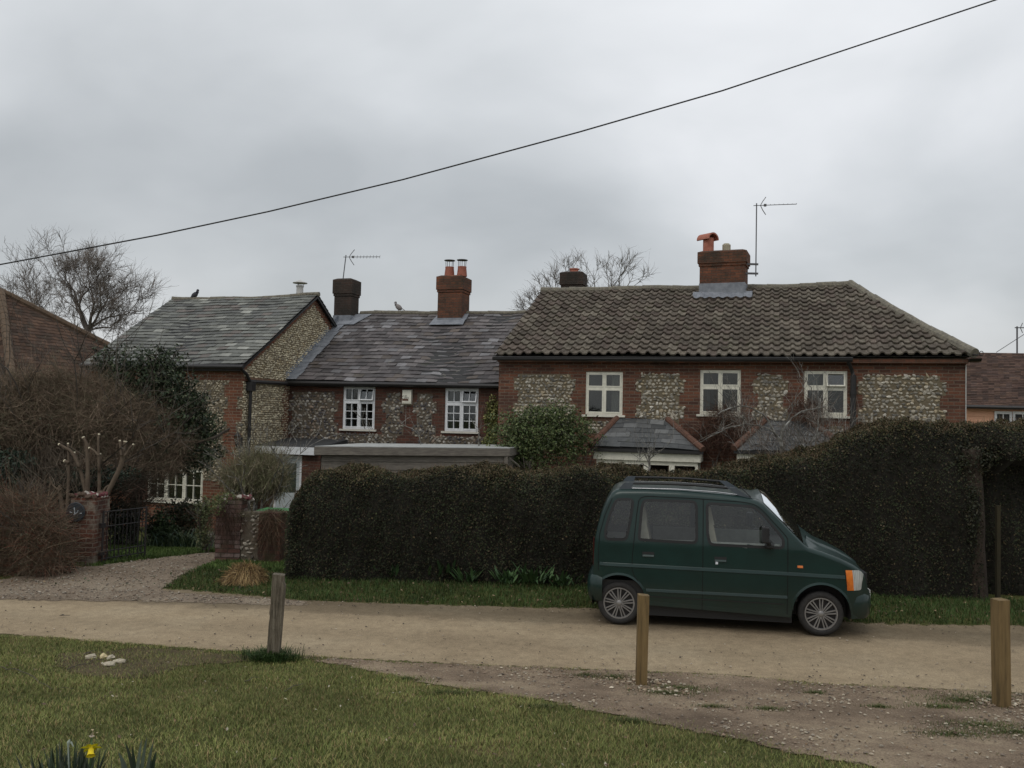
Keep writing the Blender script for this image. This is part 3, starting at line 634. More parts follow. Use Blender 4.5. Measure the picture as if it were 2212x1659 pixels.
def window(e, s0, s1, z0, z1, t, style, mat='white', rec=0.07, curtains=(), open_top=False, sill=True):
    """casement: window (frame) > pane, curtain, sill, opening light"""
    fr = MB(); y0, y1 = t + rec - 0.045, t + rec + 0.02; fw = 0.042
    fr.box(s0, s0+fw, y0, y1, z0, z1); fr.box(s1-fw, s1, y0, y1, z0, z1); fr.box(s0+fw, s1-fw, y0, y1, z1-fw, z1); fr.box(s0+fw, s1-fw, y0, y1, z0, z0+fw)
    panes = []; bars = MB(); ins0, ins1 = s0+fw, s1-fw
    cols_ = style['cols']; mull = 0.036; wcol = (ins1-ins0-(cols_-1)*mull)/cols_; zt = z0+fw+(z1-z0-2*fw)*style['split'] if style['split'] else None
    for i in range(cols_):
        a = ins0 + i*(wcol+mull); b = a+wcol
        if i < cols_-1: fr.box(b, b+mull, y0-.004, y1, z0+fw, z1-fw)
        ranges = [(z0+fw, zt-0.025, style['low'])] + [(zt+0.025, z1-fw, style['top'])] if zt else [(z0+fw, z1-fw, style['low'])]
        if zt: fr.box(a, b, y0-.003, y1, zt-.025, zt+.025)
        for q, (c, d, (nx, nzz)) in enumerate(ranges):
            opened = open_top and q == 1 and i == cols_-1
            cf = 0.03; ib = MB() if opened else fr; yy0, yy1 = (y0-0.012, y1-.006)
            ib.box(a, a+cf, yy0, yy1, c, d); ib.box(b-cf, b, yy0, yy1, c, d); ib.box(a+cf, b-cf, yy0, yy1, c, c+cf); ib.box(a+cf, b-cf, yy0, yy1, d-cf, d)
            a2, b2, c2, d2 = a+cf, b-cf, c+cf, d-cf
            for k in range(1, nx): x = a2+(b2-a2)*k/nx; ib.box(x-.009, x+.009, yy0+.006, yy1, c2, d2)
            for k in range(1, nzz): z = c2+(d2-c2)*k/nzz; ib.box(a2, b2, yy0+.008, yy1-.002, z-.009, z+.009)
            pg = MB(); pg.box(a2, b2, y0+.028, y0+.034, c2, d2)
            if opened:
                ang = R(14)
                def rot(V, zc=d, yc=y0):
                    V = V.copy(); y = V[:, 1]-yc; z = V[:, 2]-zc; V[:, 1] = yc + y*math.cos(ang) + z*math.sin(ang); V[:, 2] = zc - y*math.sin(ang) + z*math.cos(ang); return V
                ib.xf(rot); pg.xf(rot); panes.append((ib, pg))
            else: panes.append((None, pg))
    w = RO('window', fr, M[mat], e)
    for ib, pg in panes:
        if ib is not None:
            ol = RO('opening_light', ib, M[mat], w, root=e); RO('pane', pg, M['pane'], w, root=e)
        else: RO('pane', pg, M['pane'], w, root=e)
    for (a, b, m_) in curtains:
        n = 14; mb = MB(); x = np.linspace(s0+fw+(s1-s0)*a, s0+fw+(s1-s0)*b, n); y = t+rec+.10+0.02*np.sin(np.arange(n)*2.1)
        V = np.concatenate([np.stack([x, y, np.full(n, z0+fw)], 1), np.stack([x*1.0, y, np.full(n, z1-fw)], 1)])
        mb.add(V, [(i, i+1, n+i+1, n+i) for i in range(n-1)]); RO('curtain', mb, M[m_], w, root=e, smooth=True)
    if sill:
        mb = MB(); mb.box(s0-.07, s1+.07, t-.06, t+rec-.045, z0-.05, z0-.002); RO('sill', mb, M['stonesill' if mat == 'white' else 'cream'], w, root=e)
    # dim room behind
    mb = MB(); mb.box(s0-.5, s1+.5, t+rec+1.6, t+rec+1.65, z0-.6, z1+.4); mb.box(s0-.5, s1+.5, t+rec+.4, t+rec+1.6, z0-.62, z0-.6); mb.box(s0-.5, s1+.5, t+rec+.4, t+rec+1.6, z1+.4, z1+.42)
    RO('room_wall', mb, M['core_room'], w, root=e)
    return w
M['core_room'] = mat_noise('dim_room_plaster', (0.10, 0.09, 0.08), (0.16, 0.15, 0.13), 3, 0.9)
def chimney(e, s, t, w, d, z0, z1, cap, mat, capmat=None, rot=0, flash=None, corb=0.045, root=None):
    """brick stack > cap, flashing; returns the stack"""
    c, sn = math.cos(rot), math.sin(rot)
    def rt(V):
        V = V.copy(); x, y = V[:, 0]-s, V[:, 1]-t; V[:, 0] = s + x*c - y*sn; V[:, 1] = t + x*sn + y*c; return V
    m1 = MB(); m1.box(s-w/2, s+w/2, t-d/2, t+d/2, z0, z1-cap-.075); m1.xf(rt); st = RO('chimney_stack', m1, mat, e)
    m2 = MB(); m2.box(s-w/2-corb*.5, s+w/2+corb*.5, t-d/2-corb*.5, t+d/2+corb*.5, z1-cap-.075, z1-cap)
    m2.box(s-w/2-corb, s+w/2+corb, t-d/2-corb, t+d/2+corb, z1-cap, z1)
    v = [(s-w/2-corb, t-d/2-corb, z1), (s+w/2+corb, t-d/2-corb, z1), (s+w/2+corb, t+d/2+corb, z1), (s-w/2-corb, t+d/2+corb, z1)]
    u = [(s-w/2+.06, t-d/2+.06, z1+.05), (s+w/2-.06, t-d/2+.06, z1+.05), (s+w/2-.06, t+d/2-.06, z1+.05), (s-w/2+.06, t+d/2-.06, z1+.05)]
    m2.add(v+u, [(0,1,5,4),(1,2,6,5),(2,3,7,6),(3,0,4,7),(4,5,6,7)]); m2.xf(rt); RO('chimney_cap', m2, capmat or mat, st, root=e)
    if flash:
        m3 = MB(); zf0, zf1 = flash; q = .012
        m3.box(s-w/2-q, s+w/2+q, t-d/2-q, t+d/2+q, zf0, zf1); m3.xf(rt); RO('flashing', m3, M['lead'], st, root=e)
    return st, rt
def pot(e, st, s, t, z, prof, mat='terracotta', n=16):
    mb = MB(); mb.lathe(prof, (s, t, z), 2, n); return RO('chimney_pot', mb, M[mat], st, root=e, auto=40)
MIDC = [(0.11, 0.098, 0.098), (0.14, 0.127, 0.125), (0.085, 0.077, 0.077), (0.19, 0.185, 0.19), (0.11, 0.092, 0.08)]
WINGC = [(0.14, 0.145, 0.13), (0.17, 0.175, 0.155), (0.11, 0.113, 0.105), (0.27, 0.275, 0.245), (0.14, 0.122, 0.108)]
# ---------------------------------------------------------------- middle cottage
mid = rowthing('cottage', 'low middle cottage with purple-grey slate roof and two small-paned white windows', 'cottage', 3.0, 0.0)
T0 = 0.0; SE0, SE1 = -0.02, 6.2
w1 = (*[fac(742, 836, 0)[0], fac(811, 836, 0)[0]], fac(776, 927, 0)[1], fac(776, 835, 0)[1])
w2 = (*[fac(962, 838, 0)[0], fac(1034, 838, 0)[0]], fac(998, 932, 0)[1], fac(998, 839, 0)[1])
fz = lambda a, b, t=0: (fac(a, 900, t)[0], fac(b, 900, t)[0])
zb = w1[2]-0.12
fl_mid = [(*fz(627, 726), zb, 3.22), (*fz(830, 868), zb, 3.22), (*fz(896, 938), zb, 3.22), (SE0+.12, fac(862, 900, 0)[0], GZ, zb), (fac(902, 900, 0)[0], 5.9, GZ, zb)]
br, fl, cells = facade(T0, SE0, SE1, GZ, 3.52, [w1, w2], fl_mid)
RO('brickwork', br, M['brick_mid'], mid); flint_obj(mid, fl, [c for c in cells if c[3] > 1.5], T0, M['mortar_dark'], pitch=(0.098, 0.083), size=(0.043, 0.034), keepp=0.84,
    cols=[(0.35, 0.325, 0.27), (0.27, 0.25, 0.215), (0.13, 0.12, 0.115), (0.09, 0.085, 0.09), (0.28, 0.22, 0.17), (0.46, 0.44, 0.40)], w=(0.2, 0.25, 0.2, 0.15, 0.12, 0.08))
SB = dict(cols=2, split=0.66, low=(2, 3), top=(2, 1))
window(mid, *w1, T0, SB, 'white', open_top=True, curtains=[(0.0, 0.2, 'curtain_grey')])
window(mid, *w2, T0, SB, 'white', open_top=True, curtains=[(0.0, 0.22, 'curtain_grey')])
RT, RZ = 3.2, 5.70
slate_slope(mid, 'front_roof_slope', -0.16, 3.50, RT, RZ, lambda v: 0.0, lambda v: 6.32, MIDC, [0.3, 0.25, 0.22, 0.12, 0.11], gauge=0.2, width=0.29, mess=0.006)
mb = MB(); mb.quad((0, RT, RZ), (6.3, RT, RZ), (6.3, 6.5, 3.5), (0, 6.5, 3.5), col=(0.13, 0.12, 0.125)); RO('rear_roof_slope', mb, M['slate'], mid)
ridge(mid, 'ridge_tiles', (0.5, RT, RZ+.01), (6.4, RT, RZ+.0), M['ridge'], 0.075, 0.45)
mb = MB(); mb.poly([(6.2, 0, GZ), (6.2, 6.4, GZ), (6.2, 6.4, 3.5), (6.2, 3.2, 5.6), (6.2, 0, 3.5)]); mb.quad((0, 6.4, GZ), (6.2, 6.4, GZ), (6.2, 6.4, 3.5), (0, 6.4, 3.5))
mb.poly([(0.02, 1.5, 3.0), (0.02, 5.9, 3.0), (0.02, 5.9, 3.9), (0.02, 3.2, 5.66), (0.02, 1.5, 4.5)]); RO('rear_wall', mb, M['brick_mid'], mid)
mb = MB(); mb.tube([(0.02, -0.20, 3.455), (6.17, -0.20, 3.425)], 0.055, 8); mb.box(0.0, 6.17, -0.155, -0.012, 3.37, 3.49); RO('gutter', mb, M['black'], mid)
# stepped lead along the abutment with the gabled wing
mb = MB(); U = np.array([0, RT+.16, RZ-3.5]); Lr = np.linalg.norm(U); U /= Lr; Nn = np.array([0, -U[2], U[1]]); P0 = np.array([0, -.16, 3.5])
nseg = 15
for i in range(nseg):
    v0, v1 = Lr*0.86*i/nseg, Lr*0.86*(i+1)/nseg; wd = 0.30 + rs.rand()*0.05
    a = P0 + U*v0 + Nn*(0.062+rs.rand()*.008); b = P0 + U*(v1+.02) + Nn*0.062
    mb.quad(a+[0.004, 0, 0], a+[wd, 0, 0], b+[wd*(1+rs.normal()*.04), 0, 0], b+[0.004, 0, 0])
    mb.quad(a+[0.006, 0, 0], b+[0.006, 0, 0], b+[0.006, 0, 0]+np.array([0, 0, .16]), a+[0.006, 0, 0]+np.array([0, 0, .18]))
RO('flashing', mb, M['lead'], mid)
# two stacks
c1s = fac(749, 640, 3.0)[0]
st, rt = chimney(mid, c1s, 3.0, 0.56, 0.52, 5.0, fac(749, 604, 2.75)[1], 0.42, M['brick_sooty'])
mb = MB(); mb.box(c1s-.29, c1s+.30, 2.70, 3.3, 5.3, 5.62)
a = P0 + U*(Lr*.80) + Nn*.07; b = P0 + U*(Lr*.97) + Nn*.07
mb.quad(a+[.05, 0, 0], a+[.62, 0, 0], b+[.95, 0, 0], b+[.05, 0, 0]); RO('flashing', mb, M['lead'], st, root=mid)
c2s = fac(979, 640, 3.0)[0]
st2, rt2 = chimney(mid, c2s, 3.05, 0.74, 0.68, 5.0, fac(979, 597, 2.7)[1], 0.38, M['brick_chim'], flash=(5.2, 5.5))
for px in (971, 998):
    sp = fac(px, 590, 3.0)[0]; zt = fac(979, 597, 2.7)[1]+.04
    p_ = pot(mid, st2, sp, 3.0, zt, [(0.145, 0), (0.15, .02), (0.125, .26), (0.13, .27), (0.13, .29), (0.11, .29)])
    mb = MB(); mb.lathe([(0.0, .50), (0.16, .49), (0.165, .475), (0.0, .47)], (sp, 3.0, zt), 2, 14)
    for q in range(5): a_ = q*1.2566; mb.tube([(sp+.11*math.cos(a_), 3.0+.11*math.sin(a_), zt+.28), (sp+.12*math.cos(a_), 3.0+.12*math.sin(a_), zt+.48)], .008, 4)
    RO('pot_guard', mb, M['black'], p_, root=mid)
mb = MB(); uu = (3.05-.34 + .16)/U[1]
a = P0 + U*(uu-.28) + Nn*.066; b = P0 + U*(uu+.02) + Nn*.066; c_ = P0 + U*(uu+.40)+Nn*.07
mb.quad(a+[c2s-.52, 0, 0], a+[c2s+.52, 0, 0], b+[c2s+.5, 0, 0], b+[c2s-.5, 0, 0]); mb.quad(b+[c2s-.5, 0, 0], b+[c2s-.37, 0, 0], c_+[c2s-.37, 0, 0], c_+[c2s-.45, 0, 0]); mb.quad(b+[c2s+.37, 0, 0], b+[c2s+.52, 0, 0], c_+[c2s+.5, 0, 0], c_+[c2s+.37, 0, 0])
RO('flashing', mb, M['lead'], st2, root=mid)
# ---------------------------------------------------------------- gabled wing on the left
wing = rowthing('cottage', 'gabled left-hand cottage with pale grey slate roof, coursed flint gable wall and metal flue', 'cottage', -2.4, -2.18)
TF = -2.18; WT, WZ = 1.2, 6.0; WL = -4.62
slope = (WZ-3.8)/(WT-(TF-.15)); ze = 3.72
wg = (fac(318, 1050, TF)[0], fac(438, 1050, TF)[0], fac(380, 1083, TF)[1], fac(380, 1012, TF)[1])
flw = [(fac(400, 900, TF)[0]-2.6, fac(487, 900, TF)[0], 0.9, 3.42), (-.09, -.02, GZ, 3.3)]
br, fl, cells = facade(TF, WL, 0.0, GZ, ze, [wg], flw)
RO('brickwork', br, M['brick_orange'], wing); flint_obj(wing, fl, [c for c in cells if c[3] > .8], TF, M['mortar_flint'], pitch=(0.085, 0.062), size=(0.035, 0.024), cols=[(0.5, 0.44, 0.33), (0.38, 0.34, 0.26), (0.26, 0.23, 0.18), (0.15, 0.14, 0.12)], w=(0.3, 0.32, 0.24, 0.14))
window(wing, *wg, TF, dict(cols=3, split=None, low=(2, 2), top=(1, 1)), 'cream')
# end wall (faces the camera side): plane s = 0
def gz_(t): return WZ - .04 - abs(t-WT)*slope
ew = MB(); ew.poly([(0, TF, GZ), (0, 2*WT-TF, GZ), (0, 2*WT-TF, gz_(2*WT-TF)), (0, WT, WZ-.04), (0, TF, gz_(TF))]); M['mortar_buff'] = mat_noise('buff_flint_mortar', (0.19, 0.15, 0.09), (0.28, 0.23, 0.15), 14, 0.95, bmp=0.5); RO('flint_panel', ew, M['mortar_buff'], wing)
mb = MB(); cells = [(TF, 3.2, 0.2, 6.0)]
stones(mb, cells, lambda u, o, v: np.stack([o, u, v], 1), pitch=(0.078, 0.058), size=(0.036, 0.023), keepp=0.97, tilt=0.25,
       cols=[(0.74, 0.66, 0.48), (0.62, 0.55, 0.40), (0.48, 0.42, 0.30), (0.30, 0.26, 0.2), (0.55, 0.45, 0.29)], w=(0.3, 0.3, 0.2, 0.1, 0.1),
       inside=lambda u, v: (v < gz_(u) - .22) & ((u < -.02) | (v > 3.5 + (u+.16)*.655+.1)) & (np.abs(v-3.46) > 0.05))
RO('flint_stones', mb, M['stone'], wing)
mb = MB()   # brick verge courses and quoins
for sgn in (-1, 1):
    n = 26
    for i in range(n):
        u0 = WT + sgn*(i/n)*3.4; u1 = WT + sgn*((i+1)/n)*3.4; wd = 0.19 + 0.04*(i % 2)
        mb.poly([(0.012, u0, gz_(u0)), (0.012, u1, gz_(u1)), (0.012, u1, gz_(u1)-wd), (0.012, u0, gz_(u0)-wd)][::sgn])
mb.box(0, .03, TF, -0.3, 3.41, 3.50); 
for i in range(13): mb.box(0, .014, -(.34 if i % 2 else .24), 0, GZ+i*.3, GZ+(i+1)*.3 if i < 12 else 3.40)
RO('brick_dressing', mb, M['brick_orange'], wing)
te = TF-.17; zee = WZ - (WT-te)*slope
slate_slope(wing, 'front_roof_slope', te, zee, WT, WZ, lambda v: WL-.12, lambda v: 0.13, WINGC, [0.36, 0.27, 0.2, 0.07, 0.10], gauge=0.19, width=0.3)
slate_slope(wing, 'rear_roof_slope', 2*WT-te, zee, WT, WZ, lambda v: WL-.12, lambda v: 0.13, WINGC, None, gauge=0.19, width=0.3)
ridge(wing, 'ridge_tiles', (WL-.1, WT, WZ+.01), (0.12, WT, WZ+.02), M['ridge'], 0.07, 0.45, sag=0.05)
mb = MB()
for sgn in (-1, 1):
    o0, o1 = (WT, WZ-.012), (WT + sgn*(WT-te), zee-.012)
    mb.prism([(o0[0], o0[1]), (o1[0], o1[1]), (o1[0], o1[1]-.06), (o0[0], o0[1]-.06)], 0, 0.10, 0.125)
RO('bargeboard', mb, M['black'], wing)
mb = MB(); mb.tube([(WL-.1, te-.05, zee-.035), (0.14, te-.05, zee-.045)], 0.055, 8); mb.box(WL, 0.0, te+.01, TF-.01, zee-.14, zee-.03); RO('gutter', mb, M['black'], wing)
mb = MB(); px_, py_ = 0.09, TF+.20
mb.tube([(.05, te-.05, zee-.07), (.08, TF+.02, zee-.22), (px_, py_, zee-.42)], .04, 8); mb.box(px_-.09, px_+.09, py_-.09, py_+.09, zee-.62, zee-.40); mb.tube([(px_, py_, zee-.6), (px_, py_, GZ)], .042, 8)
for z in (2.2, 1.2, .3): mb.tube([(px_, py_, z), (px_, py_, z+.06)], .056, 8)
mb.tube([(0.07, py_, 3.40), (0.07, -.05, 3.43)], .05, 8)
RO('downpipe', mb, M['black'], wing)
mb = MB(); mb.quad((WL, TF, GZ), (WL, TF, ze), (WL, 2*WT-TF, ze), (WL, 2*WT-TF, GZ)); mb.poly([(WL, TF, ze-.001), (WL, WT, WZ-.04), (WL, 2*WT-TF, ze-.001)]); mb.quad((WL, 2*WT-TF, GZ), (0, 2*WT-TF, GZ), (0, 2*WT-TF, ze), (WL, 2*WT-TF, ze)); RO('rear_wall', mb, M['brick_orange'], wing)
fs, _z = fac(648, 620, 1.75); fzt = fac(648, 606, 1.75)[1]
mb = MB(); mb.lathe([(.10, -.5), (.10, .0), (.115, .01), (.115, .05), (.09, .06)], (fs, 1.75, fzt-.20), 2, 16); fl_ = RO('flue', mb, M['steel'], wing, auto=40)
mb = MB(); mb.lathe([(.0, .0), (.10, -.05), (.215, -.10), (.21, -.115), (.0, -.105)], (fs, 1.75, fzt+.03), 2, 20); RO('cowl', mb, M['steel'], fl_, root=wing, auto=40)
mb = MB()
for q in range(3): a_ = q*2.1+.4; mb.tube([(fs+.09*math.cos(a_), 1.75+.09*math.sin(a_), fzt-.18), (fs+.12*math.cos(a_), 1.75+.12*math.sin(a_), fzt-.07)], .008, 4)
RO('cowl_bracket', mb, M['alu'], fl_, root=wing)
# carriage lantern on the corner: a thing of its own
lp = fac(513, 945, TF-.22)
lan = rowthing('wall_lantern', 'black carriage lantern on a bracket at the corner of the gabled cottage', 'lantern', lp[0], TF-.22, lp[1])
s_, t_, z_ = lp[0], TF-.22, lp[1]
mb = MB(); mb.lathe([(0, .15), (.02, .14), (.03, .10), (.10, .04), (.095, .03)], (s_, t_, z_), 2, 6); mb.lathe([(.05, -.16), (.045, -.18), (.01, -.24), (0, -.24)], (s_, t_, z_), 2, 6)
for q in range(6): a_ = q*math.pi/3; mb.tube([(s_+.085*math.cos(a_), t_+.085*math.sin(a_), z_+.035), (s_+.05*math.cos(a_), t_+.05*math.sin(a_), z_-.165)], .006, 4)
mb.tube([(s_, t_, z_-.2), (s_-.02, t_+.12, z_-.26), (s_-.02, t_+.2, z_-.1)], .01, 5); mb.box(s_-.05, s_+.01, t_+.195, t_+.215, z_-.2, z_); RO('lantern_frame', mb, M['iron'], lan)
mb = MB(); mb.lathe([(.08, .03), (.046, -.16)], (s_, t_, z_), 2, 6); RO('lantern_glass', mb, M['pane'], lan)
# ---------------------------------------------------------------- porch extension in the corner
por = rowthing('porch', 'flat-roofed brick porch with white fascia and pale panelled door in the corner between cottages', 'porch', 1.0, -1.5)
PT = -1.45; zp = fac(600, 964, PT-.15)[1]; s0p, s1p = 0.03, 1.80
dr = (fac(592, 1000, PT)[0], fac(652, 1000, PT)[0], GZ+.05, fac(630, 984, PT)[1])
br, fl, cells = facade(PT, s0p, s1p, GZ, zp-.1, [dr], [])
br.quad((s1p, PT, GZ), (s1p, 0, GZ), (s1p, 0, zp-.1), (s1p, PT, zp-.1)); RO('brickwork', br, M['brick_mid'], por)
mb = MB(); mb.box(s0p, s1p-.08, PT-.17, PT-.145, zp-.19, zp); RO('fascia', mb, M['white'], por)
mb = MB(); mb.add([(s0p, PT-.17, zp+.005), (s1p, PT-.17, zp+.005), (s1p, -.02, zp+.17), (s0p, -.02, zp+.17), (s0p, PT-.145, zp-.12), (s1p, PT-.145, zp-.12), (s1p, -.02, zp-.05), (s0p, -.02, zp-.05)], [(0,1,2,3),(4,7,6,5),(1,5,6,2),(0,3,7,4),(0,4,5,1)]); RO('flat_roof', mb, M['felt'], por)
mb = MB(); a, b, c, d = dr; mb.box(a, a+.07, PT+.02, PT+.08, c, d); mb.box(b-.07, b, PT+.02, PT+.08, c, d); mb.box(a+.07, b-.07, PT+.02, PT+.08, d-.07, d); df = RO('door_frame', mb, M['white'], por)
mb = MB(); mb.box(a+.072, b-.072, PT+.045, PT+.085, c, d-.072)
for (q0, q1, r0, r1) in ((.08, .46, .1, .42), (.54, .92, .1, .42)):
    A, B = a+.072+(b-a-.144)*q0, a+.072+(b-a-.144)*q1; Cz, Dz = c+(d-c)*r0, c+(d-c)*r1; mb.box(A, B, PT+.037, PT+.045, Cz, Dz)
dd_ = RO('door', mb, M['door_blue'], por)
mb = MB(); mb.box(a+.072+(b-a-.144)*.15, b-.072-(b-a-.144)*.15, PT+.038, PT+.044, c+(d-c)*.52, c+(d-c)*.9); RO('pane', mb, M['pane'], dd_, root=por)
mb = MB(); mb.tube([(b-.13, PT+.02, c+1.0), (b-.22, PT+.015, c+1.0)], .011, 6); RO('handle', mb, M['steel'], dd_, root=por)
# ---------------------------------------------------------------- right-hand cottage
rc = rowthing('cottage', 'right-hand cottage with brown pantiled hipped roof, red brick and flint front and three cream windows', 'cottage', 11.3, -0.8)
TR = -0.8; SL, SR = 6.19, 16.47
ws = [(fac(x0, 850, TR)[0], fac(x1, 850, TR)[0], fac((x0+x1)/2, yb, TR)[1], fac((x0+x1)/2, yt, TR)[1]) for x0, x1, yb, yt in ((1265, 1345, 896, 803), (1512, 1600, 895.5, 799), (1737, 1830, 898, 801))]
zf = fac(1500, 809, TR)[1]; zb0 = 1.0
g3 = lambda a, b: (fac((1500+a/2.212)/1.4756, 850, TR)[0], fac((1500+b/2.212)/1.4756, 850, TR)[0])
g4 = lambda a, b: (fac((2264+a/2.212)/1.4756, 850, TR)[0], fac((2264+b/2.212)/1.4756, 850, TR)[0])
zm = ws[0][2]-.12
flr = [(*g3(320, 722), zm-.7, 3.70), (*g3(1185, 1490), zm-.5, 3.72), (g3(2010, 2100)[0], g4(325, 530)[1], zm-.6, 3.72), (*g4(1060, 1640), 0.6, 3.72), (*g4(820, 960), 1.4, zm-.02), (g3(790, 1000)[0], g3(0, 1010)[1], 2.3, zm-.02)]
br, fl, cells = facade(TR, SL, SR, GZ, 4.06, ws, flr)
RO('brickwork', br, M['brick'], rc); flint_obj(rc, fl, [c for c in cells if c[3] > 1.2], TR, M['mortar_flint'], pitch=(0.088, 0.071), size=(0.042, 0.032))
SA = dict(cols=2, split=0.63, low=(1, 1), top=(1, 1))
window(rc, *ws[0], TR, SA, 'cream', curtains=[(0.62, .86, 'curtain')])
window(rc, *ws[1], TR, SA, 'cream', curtains=[(0.0, .18, 'curtain_grey')])
window(rc, *ws[2], TR, SA, 'cream', open_top=True, curtains=[(0.0, .3, 'curtain_grey')])
# soldier arches over the openings
for a, b, c, d in ws:
    n = 15; mb = MB()
    for i in range(n): x = a-.06+(b-a+.12)*i/n; w_ = (b-a+.12)/n; mb.box(x+.004, x+w_-.004, TR-.006, TR+.02, d+.006, d+.21)
    RO('brick_arch', mb, M['brick_orange'], rc)
te, zee = TR-.2, 4.12; KT, KZ = 3.35, 6.30; Ls = math.hypot(KT-te, KZ-zee)
SLv, SRv, RS = SL-.06, 16.54, 14.50
def pantiles(e, name, te, zee, KT, KZ, sl, sr, pitch=0.227, gauge=0.325, amp=0.046):
    L_ = math.hypot(KT-te, KZ-zee); U = np.array([0, (KT-te)/L_, (KZ-zee)/L_]); Nn = np.array([0, -U[2], U[1]]); mb = MB(); rows = int(math.ceil(L_/gauge)); P0 = np.array([0, te, zee])
    for j in range(rows):
        v0, v1 = j*gauge - .0, min((j+1)*gauge + .06, L_); a, b = sl(v0+gauge*.5), sr(v0+gauge*.4)
        i0, i1 = int(math.floor(a/pitch)), int(math.ceil(b/pitch))
        for i in range(i0, i1):
            K = 13; ph = np.linspace(0, 1, K); x = (i+ph)*pitch
            if x[-1] < a+.03 or x[0] > b-.03: continue
            x = np.clip(x, a, b)
            wv = np.where(ph < .5, np.abs(np.sin(ph/.5*math.pi))**.85, -0.22*np.sin((ph-.5)/.5*math.pi))*amp
            jt, jv = rs.normal()*.0045, rs.normal()*.006; sk = rs.normal()*.004
            lo = P0 + np.outer(x, [1, 0, 0]) + U*(v0+jv) + np.outer(wv+.062+jt + sk*(ph-.5), Nn); hi = P0 + np.outer(x, [1, 0, 0]) + U*v1 + np.outer(wv+.006, Nn)
            lw = lo - Nn*.034; mid_ = (lo + hi)/2
            V = np.concatenate([lw, lo, mid_, hi]); q = []
            for r in range(3):
                for k in range(K-1): q.append((r*K+k, r*K+k+1, (r+1)*K+k+1, (r+1)*K+k))
            mb.add(V, q, col=pal(1, TILEC, None, .10)[0])
    a, b, c, d = P0+[sl(0), 0, 0]-Nn*.02, P0+[sr(0), 0, 0]-Nn*.02, P0+[sr(L_), 0, 0]+U*L_-Nn*.02, P0+[sl(L_), 0, 0]+U*L_-Nn*.02
    mb.quad(a, b, c, d, col=(.03, .028, .025)); mb.xf(warp); return RO(name, mb, M['tile'], e)
TILEC = [(0.145, 0.124, 0.10), (0.158, 0.136, 0.11), (0.125, 0.107, 0.088), (0.135, 0.11, 0.092), (0.17, 0.15, 0.12)]
pantiles(rc, 'front_roof_slope', te, zee, KT, KZ, lambda v: SLv, lambda v: SRv + (RS-SRv)*v/Ls)
mb = MB(); HT = KT*2-te
mb.quad((SLv, KT, KZ), (RS, KT, KZ), (SRv, HT, zee), (SLv, HT, zee), col=TILEC[0]); RO('rear_roof_slope', mb, M['tile'], rc)
mb = MB(); mb.add([(SRv, te, zee), (SRv, HT, zee), (RS, KT, KZ)], tris=[(0, 1, 2)], col=TILEC[0]); RO('hip_roof_slope', mb, M['tile'], rc)
ridge(rc, 'ridge_tiles', (SLv, KT, KZ+.03), (RS, KT, KZ+.03), M['ridge'], 0.105, 0.42, sag=0.03)
ridge(rc, 'hip_tiles', (RS, KT, KZ+.04), (SRv+.02, te-.03, zee+.07), M['ridge'], 0.11, 0.40, sag=0.06)
ridge(rc, 'rear_hip_tiles', (RS, KT, KZ+.03), (SRv, HT, zee+.05), M['ridge'], 0.10, 0.42)
hb = MB(); hx = (SRv, te, zee+.05); hb.tube([(hx[0]-.02, hx[1]-.06, hx[2]-.02), (hx[0]+.16, hx[1]-.2, hx[2]-.04)], .014, 5)
hb.tube([(hx[0]+.14+.035*math.cos(a), hx[1]-.2, hx[2]+.0+.045*math.sin(a)) for a in np.linspace(-1.4, 4.5, 12)], .008, 5); hb.prism([(hx[1]-.12, hx[2]-.10), (hx[1]-.05, hx[2]-.16), (hx[1]+.2, hx[2]-.16), (hx[1]+.2, hx[2]-.10)], 0, hx[0]-.05, hx[0]+.17)
RO('hip_iron', hb, M['iron'], rc)
mb = MB(); mb.box(SL, SR+.02, te+.06, TR-.004, 3.98, 4.08); RO('soffit', mb, M['brick_chim'], rc)
gs1 = fac(1842, 778, te-.06)[0]
mb = MB(); mb.tube([(SLv-.02, te-.055, zee-.06), ((SLv+gs1)/2, te-.055, zee-.075), (gs1, te-.055, zee-.07)], .05, 8); mb.tube([(SLv-.02, te-.105, zee-.035), (gs1, te-.105, zee-.045)], .010, 5)
RO('gutter', mb, M['black'], rc)
dsx = fac(1843, 850, TR-.09)[0]
mb = MB(); mb.tube([(dsx-.12, te-.055, zee-.10), (dsx-.03, TR-.09, zee-.3), (dsx, TR-.09, zee-.42)], .04, 8); mb.tube([(dsx, TR-.09, zee-.4), (dsx, TR-.09, GZ)], .06, 8)
for z in (3.3, 2.1): mb.tube([(dsx, TR-.09, z), (dsx, TR-.09, z+.07)], .075, 8)
RO('downpipe', mb, M['black'], rc)
mb = MB(); mb.tube([(SR-.005, TR-.02, GZ), (SR-.005, TR-.02, 3.95)], .012, 5); RO('cable_conduit', mb, M['steel'], rc)
mb = MB(); mb.quad((SR, TR, GZ), (SR, HT-.2, GZ), (SR, HT-.2, 4.05), (SR, TR, 4.05)); mb.poly([(SL, TR, GZ), (SL, HT-.2, GZ), (SL, HT-.2, 4.05), (SL, KT, 6.22), (SL, TR, 4.05)][::-1]); mb.quad((SL, HT-.2, GZ), (SR, HT-.2, GZ), (SR, HT-.2, 4.05), (SL, HT-.2, 4.05)); RO('side_wall', mb, M['brick'], rc)
